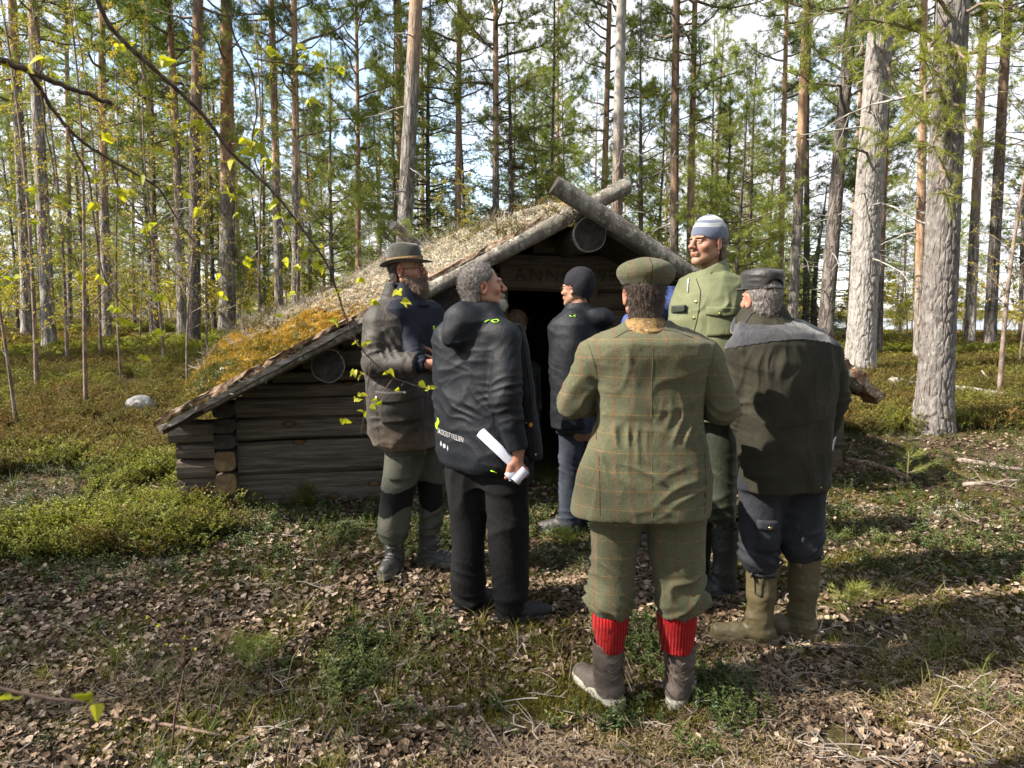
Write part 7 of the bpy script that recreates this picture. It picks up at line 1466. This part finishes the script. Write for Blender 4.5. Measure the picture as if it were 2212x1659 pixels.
# ================================================================ FOREGROUND BIRCH, STONES, LOGS, SEEDLINGS
M_fleaf = nmat('fresh_birch_leaf', [(.24, .28, .02), (.40, .41, .035), (.54, .50, .05)], 30, 3, .5, .0008, 120, rnd=.6, trans=.45, tcol=(1.35, 1.35, .5))
M_btwig = nmat('dark_birch_twig', [(.03, .02, .017), (.075, .05, .04), (.14, .10, .085)], 60, 4, .7, .0008)
M_rtwig = nmat('reddish_twig', [(.06, .035, .026), (.14, .085, .065), (.25, .18, .145)], 60, 4, .7, .0008, rnd=.3)
def leafmesh(k, L=.038):
    random.seed(k+900); n = 9; V = [(0, 0, 0)]; W = L*.82; fold = random.uniform(.1, .5); bend = random.uniform(-.4, .9)
    rowsL = []
    for i in range(n):
        f = i/(n-1); w_ = W*.5*(math.sin(math.pi*min(1, f*1.0)**.62)**.8)*(1-.35*f)*(1.10 if i % 2 else .90)+.0004; y = L*f; z = -bend*L*f*f*.5
        rowsL.append(((-w_, y-.12*w_, z+w_*fold), (0, y, z), (w_, y-.12*w_, z+w_*fold)))
    V = [p for r_ in rowsL for p in r_]; Fs = []
    for i in range(n-1):
        a = i*3; Fs += [(a, a+1, a+4, a+3), (a+1, a+2, a+5, a+4)]
    return mesh('leaf', V, Fs, [M_fleaf], False)
LEAF = [leafmesh(i, L) for i, L in enumerate((.030, .026, .034, .022, .028, .018))]
def twig_path(pts, Y0, Y1):
    n = len(pts); return [P(x, y, Y0+(Y1-Y0)*i/(n-1)) for i, (x, y) in enumerate(pts)]
def smoothpath(pts, sub=5):
    out_ = []
    for i in range(len(pts)-1):
        p0, p1, p2, p3 = pts[max(0, i-1)], pts[i], pts[i+1], pts[min(len(pts)-1, i+2)]
        for j in range(sub):
            t_ = j/sub; out_.append(.5*((2*p1)+(p2-p0)*t_+(2*p0-5*p1+4*p2-p3)*t_*t_+(3*p1-p0-3*p2+p3)*t_**3))
    return out_+[pts[-1]]
fb = thing('birch_tree', 'birch standing just outside the picture whose thin leafy twigs hang across the upper left', 'tree', (-2.6, 1.2, gz(-2.6, 1.2)-.02))
tm, fx, fr = trunk_mesh('trunk', 7.5, .075, M_birch, .3, 16, 26, 55, .2); obj('trunk', tm, fb); fo = Vector(fb.location)
def leaf_at(p, size, down=.5, nm='leaf', parent=fb, off=None):
    o = obj(nm, random.choice(LEAF), parent); a = random.uniform(0, 6.28); d = Vector((math.cos(a), math.sin(a)*.6, random.uniform(-1.1, .35)-down*.3)).normalized()
    up = Vector((random.gauss(0, .6), -.7, random.gauss(.4, .6))); x = d.cross(up).normalized(); z = x.cross(d); M = Matrix((x, d, z)).transposed().to_4x4(); M.translation = p-(fo if parent is fb else off); sc_ = size*.88*random.uniform(.7, 1.25); o.matrix_local = M @ Matrix.Scale(sc_, 4)
nleaf = 0
def branch(pts, Y0, Y1, r0, r1, mat=M_btwig, leaves=(), size=1.0, start=None, tips=True, nm='twig'):
    global nleaf
    q = twig_path(pts, Y0, Y1); q = smoothpath(q, 5); n = len(q); q = [v+Vector((random.gauss(0, r1*.4), 0, random.gauss(0, r1*.4))) for v in q]
    if start is not None: q = [start]+q; n += 1
    b = MB(); b.tube([v-fo for v in q], [r0+(r1-r0)*i/(n-1) for i in range(n)], 7, True); obj(nm, b.mesh(nm, [mat], True), fb)
    for (lx, ly, k) in leaves:
        # nearest point of the twig to the picture position
        best = min(q, key=lambda v: (lambda w_: (w_[0]-lx)**2+(w_[1]-ly)**2)(proj(v)))
        c = P(lx, ly, best.y); b = MB(); b.tube([best-fo, (best.lerp(c, .5)-fo)+Vector((0, 0, -.002)), c-fo], [r1*.7, r1*.5, .0005], 4); obj('leaf_stalk', b.mesh('leaf_stalk', [M_rtwig], True), fb)
        for _ in range(k): leaf_at(c, size); nleaf += 1
def proj(v):
    dx, dy, dz = v.x, v.y, v.z-CAMZ; yc = dy*CA+dz*SA; zc = dy*SA-dz*CA; return (CXP+FPX*dx/zc, CYP-FPX*yc/zc)
T0 = lambda z: fo+Vector(fx(z))
random.seed(8)
# main dark bough from the top, running down to the right
branch([(205, -10), (240, 60), (300, 120), (350, 165), (400, 210), (440, 250), (470, 290), (500, 330), (560, 385), (600, 425), (650, 490), (700, 560), (725, 620), (745, 680), (770, 735), (800, 775), (850, 815), (905, 835), (925, 842)], 1.55, 1.95, .0056, .0012, M_btwig,
  [(256, 100, 2), (345, 130, 2), (420, 180, 2), (540, 330, 3), (556, 312, 3), (590, 380, 2), (600, 430, 2), (640, 470, 1), (664, 545, 2), (690, 575, 3), (735, 625, 2), (790, 740, 2), (838, 800, 2), (862, 840, 2), (905, 825, 2), (930, 838, 3), (815, 862, 1)], .95, T0(4.2))
branch([(0, 128), (60, 152), (120, 180), (175, 198), (228, 218), (238, 220)], 1.35, 1.5, .0062, .0036, M_btwig, [(8, 130, 2), (60, 145, 2), (95, 125, 3), (110, 150, 2), (30, 175, 1)], .85, T0(3.1))
branch([(60, 152), (85, 190), (110, 230), (145, 275), (190, 315), (240, 345), (300, 380), (345, 410), (375, 460), (410, 510), (450, 555), (470, 600)], 1.4, 1.62, .0046, .0009, M_btwig, [(225, 290, 3), (300, 380, 1), (395, 420, 1), (430, 450, 2), (480, 640, 2), (470, 590, 1)], .85)
branch([(88, 195), (95, 240), (100, 290), (112, 340), (118, 390), (108, 430)], 1.42, 1.5, .0022, .0009, M_rtwig, [(80, 410, 1), (135, 430, 2), (82, 480, 2)], .85)
branch([(145, 275), (165, 330), (190, 380), (200, 450), (210, 520), (222, 590), (250, 640), (300, 690), (350, 745)], 1.45, 1.62, .0026, .0008, M_rtwig, [(190, 355, 2), (215, 385, 2), (205, 440, 3), (260, 415, 4), (280, 410, 3), (235, 515, 3), (215, 595, 2), (170, 590, 2), (245, 665, 3), (265, 690, 3), (350, 715, 3), (310, 770, 2)], .85)
branch([(240, 345), (255, 400), (290, 450), (320, 500), (350, 560), (390, 600), (430, 640), (470, 690)], 1.5, 1.66, .0020, .0007, M_rtwig, [(320, 485, 4), (310, 495, 3), (350, 640, 2), (320, 630, 2), (355, 610, 3)], .85)
branch([(300, 120), (312, 170), (320, 210), (325, 240)], 1.62, 1.66, .0018, .0008, M_rtwig, [(270, 100, 2), (288, 95, 2), (305, 185, 2), (322, 205, 1)], .85)
branch([(320, 205), (335, 250), (345, 285), (350, 330)], 1.66, 1.68, .0012, .0006, M_rtwig, [(328, 255, 3), (355, 265, 1), (370, 300, 2), (338, 320, 2), (360, 330, 2)], .8)
branch([(400, 160), (408, 200), (410, 240), (405, 290), (402, 330)], 1.7, 1.7, .0014, .0006, M_rtwig, [(393, 238, 3), (400, 265, 3), (425, 262, 3), (440, 275, 2), (395, 305, 2), (415, 310, 1)], .8, None)
branch([(480, -10), (500, 60), (520, 110), (545, 160), (555, 240), (545, 300), (555, 360), (590, 420), (610, 480), (630, 540), (620, 600), (600, 650), (590, 700)], 1.75, 1.9, .0028, .0009, M_btwig, [(560, 140, 2), (590, 150, 1), (560, 280, 2), (595, 440, 2), (612, 465, 3), (620, 490, 2), (650, 520, 2), (612, 560, 2), (625, 630, 2), (598, 680, 3)], .95)
branch([(545, 125), (600, 135), (660, 140), (720, 150), (740, 155)], 1.85, 1.9, .0020, .0008, M_rtwig, [(575, 110, 2), (600, 118, 2), (640, 100, 2), (660, 120, 4), (680, 115, 4), (690, 140, 3), (735, 145, 3), (720, 175, 2)], .95)
branch([(660, 135), (665, 200), (670, 260), (690, 300)], 1.9, 1.92, .0010, .0005, M_rtwig, [(668, 215, 3), (655, 145, 2), (690, 140, 1)], .9)
branch([(500, 310), (560, 320), (580, 340), (590, 365)], 1.8, 1.84, .0014, .0006, M_rtwig, [(545, 305, 4), (560, 320, 5), (575, 345, 4), (585, 355, 3), (530, 300, 2)], .95)
branch([(470, 290), (500, 380), (510, 440), (505, 490), (520, 560), (530, 620)], 1.8, 1.86, .0014, .0006, M_rtwig, [(505, 345, 2), (490, 400, 2), (498, 420, 3), (515, 460, 2), (530, 560, 2)], .9)
branch([(743, 675), (730, 700), (745, 725)], 1.95, 1.96, .0010, .0005, M_rtwig, [(722, 690, 2), (770, 735, 3)], .9)
branch([(700, 620), (760, 622), (808, 632), (845, 640)], 1.93, 1.97, .0014, .0006, M_rtwig, [(808, 650, 3), (862, 628, 3), (868, 650, 2), (778, 600, 2)], .95)
branch([(800, 775), (795, 830), (788, 870), (785, 905), (778, 940)], 1.95, 1.98, .0014, .0006, M_rtwig, [(765, 800, 3), (780, 808, 2), (770, 862, 3), (785, 890, 2), (780, 850, 2), (742, 905, 2), (800, 875, 2), (825, 868, 2)], .95)
branch([(600, 425), (640, 450), (660, 520), (665, 580), (680, 620)], 1.86, 1.9, .0014, .0006, M_rtwig, [(645, 575, 3), (650, 430, 1), (690, 530, 2)], .9)
branch([(0, 700), (60, 730), (110, 770), (150, 820)], 1.5, 1.6, .0012, .0005, M_rtwig, [(30, 600, 3), (85, 735, 2), (120, 760, 1)], .8)
branch([(-20, 1480), (60, 1500), (140, 1512), (185, 1515)], .78, .80, .0022, .0012, M_rtwig, [(10, 1500, 2), (200, 1500, 2), (205, 1520, 1)], .85)
# ---- boulder, fallen trunk, broken branches on the ground
def blob(nm, c, r, mat, seed, amp=.12, n=22):
    V = []; Fs = []
    for i in range(n+1):
        for j in range(2*n): th = math.pi*i/n; ph = math.pi*j/n; V.append((math.sin(th)*math.cos(ph), math.sin(th)*math.sin(ph), math.cos(th)))
    V = np.array(V); V = V*(1+amp*vnoise(V*1.6, seed)+amp*.5*vnoise(V*3.7, seed+1)+.02*vnoise(V*12, seed+2))[:, None]*np.array(r)
    for i in range(n):
        for j in range(2*n): Fs.append((i*2*n+j, (i+1)*2*n+j, (i+1)*2*n+(j+1) % (2*n), i*2*n+(j+1) % (2*n)))
    return mesh(nm, V, Fs, [mat], True)
M_rock = nmat('grey_boulder', [(.10, .10, .10), (.22, .22, .22), (.36, .36, .35)], 7, 8, .9, .012, 22)
b0 = hit(305, 905); s_ = obj('boulder', blob('boulder', b0, (.17, .15, .15), M_rock, 3), None, (b0.x, b0.y, b0.z+.13)); s_['label'] = 'rounded grey boulder in the undergrowth left of the roof edge'; s_['category'] = 'boulder'
M_fall = woodmat('fallen_trunk', [(.14, .12, .10), (.30, .28, .25), (.44, .42, .38), (.56, .54, .50)], (1.5, 9, 9), False, .01, 1.8)
ft = thing('fallen_tree', 'barkless fallen tree trunk lying behind the biggest pine', 'fallen trunk', hit(1930, 838)); o0 = Vector(ft.location)
pts = [hit(x, y)+Vector((0, 0, .07)) for x, y in ((1925, 836), (1965, 846), (2010, 852), (2080, 858), (2150, 868), (2230, 876))]; b = MB(); b.tube([v-o0 for v in pts], [.085, .09, .09, .08, .07, .06], 12, True, 0, .12, 3); obj('log', b.mesh('log', [M_fall], True), ft)
for (a_, c_) in (((1940, 832), (1985, 806)), ((2165, 866), (2120, 800)), ((2150, 862), (2185, 828)), ((2175, 868), (2212, 850)), ((2130, 850), (2110, 812)), ((2190, 870), (2150, 815))):
    v0 = P(a_[0], a_[1], o0.y+.05); v1 = P(c_[0], c_[1], o0.y+.15); b = MB(); b.tube([v0-o0, (v0+v1)/2-o0+Vector((.02, 0, .01)), v1-o0], [.022, .016, .008], 6, True); obj('broken_branch', b.mesh('broken_branch', [M_fall], True), ft)
def stick(nm, lab, pts, rad, mat, cat='stick', lift=.02):
    q = [hit(x, y)+Vector((0, 0, lift)) for x, y in pts]; o_ = q[0].copy(); b = MB(); n = len(q); b.tube([v-o_ for v in q], [rad*(1-.35*i/(n-1)) for i in range(n)], 9, True, 0, .1, 2); s = obj(nm, b.mesh(nm, [mat], True), None, o_); s['label'] = lab; s['category'] = cat; return s
M_stick = nmat('brown_stick', [(.09, .065, .05), (.20, .155, .13), (.34, .28, .24)], 20, 5, .9, .004)
stick('fallen_branch', 'upper of two thick sticks lying on the right, below the biggest pine', [(2068, 998), (2120, 1006), (2170, 1016), (2230, 1022)], .026, M_stick)
stick('fallen_branch', 'lower of the two thick sticks at the right edge', [(2076, 1052), (2130, 1050), (2180, 1044), (2230, 1044)], .022, M_stick)
stick('dead_branch', 'crooked grey branch on the ground left of the biggest pine', [(1850, 925), (1880, 908), (1910, 905), (1950, 915), (1990, 922), (2020, 925)], .016, M_twig)
stick('dead_branch', 'forked pale branch lying in the bottom left foreground', [(285, 1555), (330, 1572), (380, 1580), (430, 1590), (480, 1600)], .009, M_rtwig)
stick('dead_branch', 'short pale twig branching upward in the bottom left foreground', [(286, 1556), (308, 1530), (335, 1518), (350, 1500)], .006, M_rtwig)
stick('rotten_wood', 'strip of rotten brown wood in the shade right of the hut', [(1825, 1000), (1870, 1006), (1920, 1020), (1965, 1040)], .035, W_rot)
stick('dead_branch', 'dark thin twig between the fallen leaves below the black-clad man', [(1020, 1520), (1040, 1560), (1060, 1590), (1080, 1625)], .006, M_stick)
# leafless seedlings in the foreground
def seedling(lab, base, tip, r, twigs, lean=0, lv=True):
    b0 = hit(*base); t_ = P(tip[0], tip[1], b0.y); o_ = thing('birch_seedling', lab, 'seedling', b0); b = MB(); pts = [Vector((0, 0, -.02))]+[(t_-b0)*f+Vector((random.gauss(0, .006), 0, random.gauss(0, .004))) for f in (.15, .3, .45, .6, .75, .9, 1)]; b.tube(pts, [r*(1-.1*i) for i in range(8)], 6, True); obj('stem', b.mesh('stem', [M_rtwig], True), o_)
    for (x, y) in twigs:
        e = P(x, y, b0.y+random.uniform(-.05, .05))-b0; f = random.choice(pts[2:7]); f = min(pts[1:7], key=lambda v: abs(v.z-(e.z-.10))); b = MB(); b.tube([f, f.lerp(e, .5)+Vector((.004, 0, -.004)), e], [r*.6, r*.4, .0007], 5); obj('twig', b.mesh('twig', [M_rtwig], True), o_)
        if lv:
            for _ in range(2): leaf_at(e+b0, .55, 0, 'leaf', o_, b0)
random.seed(4)
seedling('bare young birch seedling with a few opening leaves in the left foreground', (368, 1640), (408, 1312), .0045, [(400, 1345), (396, 1375), (340, 1350), (425, 1400), (320, 1330), (360, 1390)])
seedling('thin leafless seedling beside the larger one in the left foreground', (455, 1560), (512, 1290), .003, [(500, 1330), (520, 1400), (470, 1400)], 0, False)
seedling('thin bare shoot in the left foreground near the bottom', (600, 1650), (582, 1420), .0025, [(590, 1450)], 0, False)
# little pines
def pineling(lab, base, H_, spread, seed, mat=M_needle, at=None, parent=None):
    rng = np.random.default_rng(seed); b0 = at if at is not None else hit(*base); o_ = thing('pine_seedling', lab, 'seedling', b0); B = MB(); Ps, Ds = [], []
    B.tube([Vector((0, 0, -.02)), Vector((.004, 0, H_*.5)), Vector((0, 0, H_))], [.006, .005, .003], 5)
    for k in range(7): z = H_*(.6+.45*k/6); Ps.append([0, 0, z]); Ds.append([0, 0, 1.])
    for wz in (.45, .85):
        for k in range(4):
            a = rng.uniform(0, 6.28); ln = spread*(1.15-wz)*rng.uniform(.7, 1.2)+.03; d = np.array([math.cos(a), math.sin(a), .55]); d /= np.linalg.norm(d); p0 = np.array([0, 0, H_*wz]); B.tube([Vector(p0), Vector(p0+d*ln)], [.003, .002], 4)
            for j in range(4): Ps.append(list(p0+d*ln*(.35+.65*j/3))); Ds.append(list(d))
    V, F_ = needles(np.array(Ps, float), np.array(Ds, float), 16, .05, .0022, .34, rng); obj('stem', B.mesh('stem', [M_branch], True), o_); obj('needles', mesh('needles', V, F_, [mat], False), o_, kind='stuff')
pineling('bright green pine seedling growing on the turf above the brimmed hat', None, .30, .22, 3, at=P(884, 545, 7.2))
pineling('low green pine seedling lit by the sun, in the shade right of the hut', (1958, 1060), .32, .28, 4)
pineling('small green pine seedling in the left foreground leaves', (548, 1460), .15, .13, 5)
pineling('faint small pine seedling in the shade beyond the rubber boots', (1835, 1330), .14, .12, 6)
pineling('tiny pine seedling by the denim-clad legs near the doorway', (1228, 1185), .10, .09, 7)
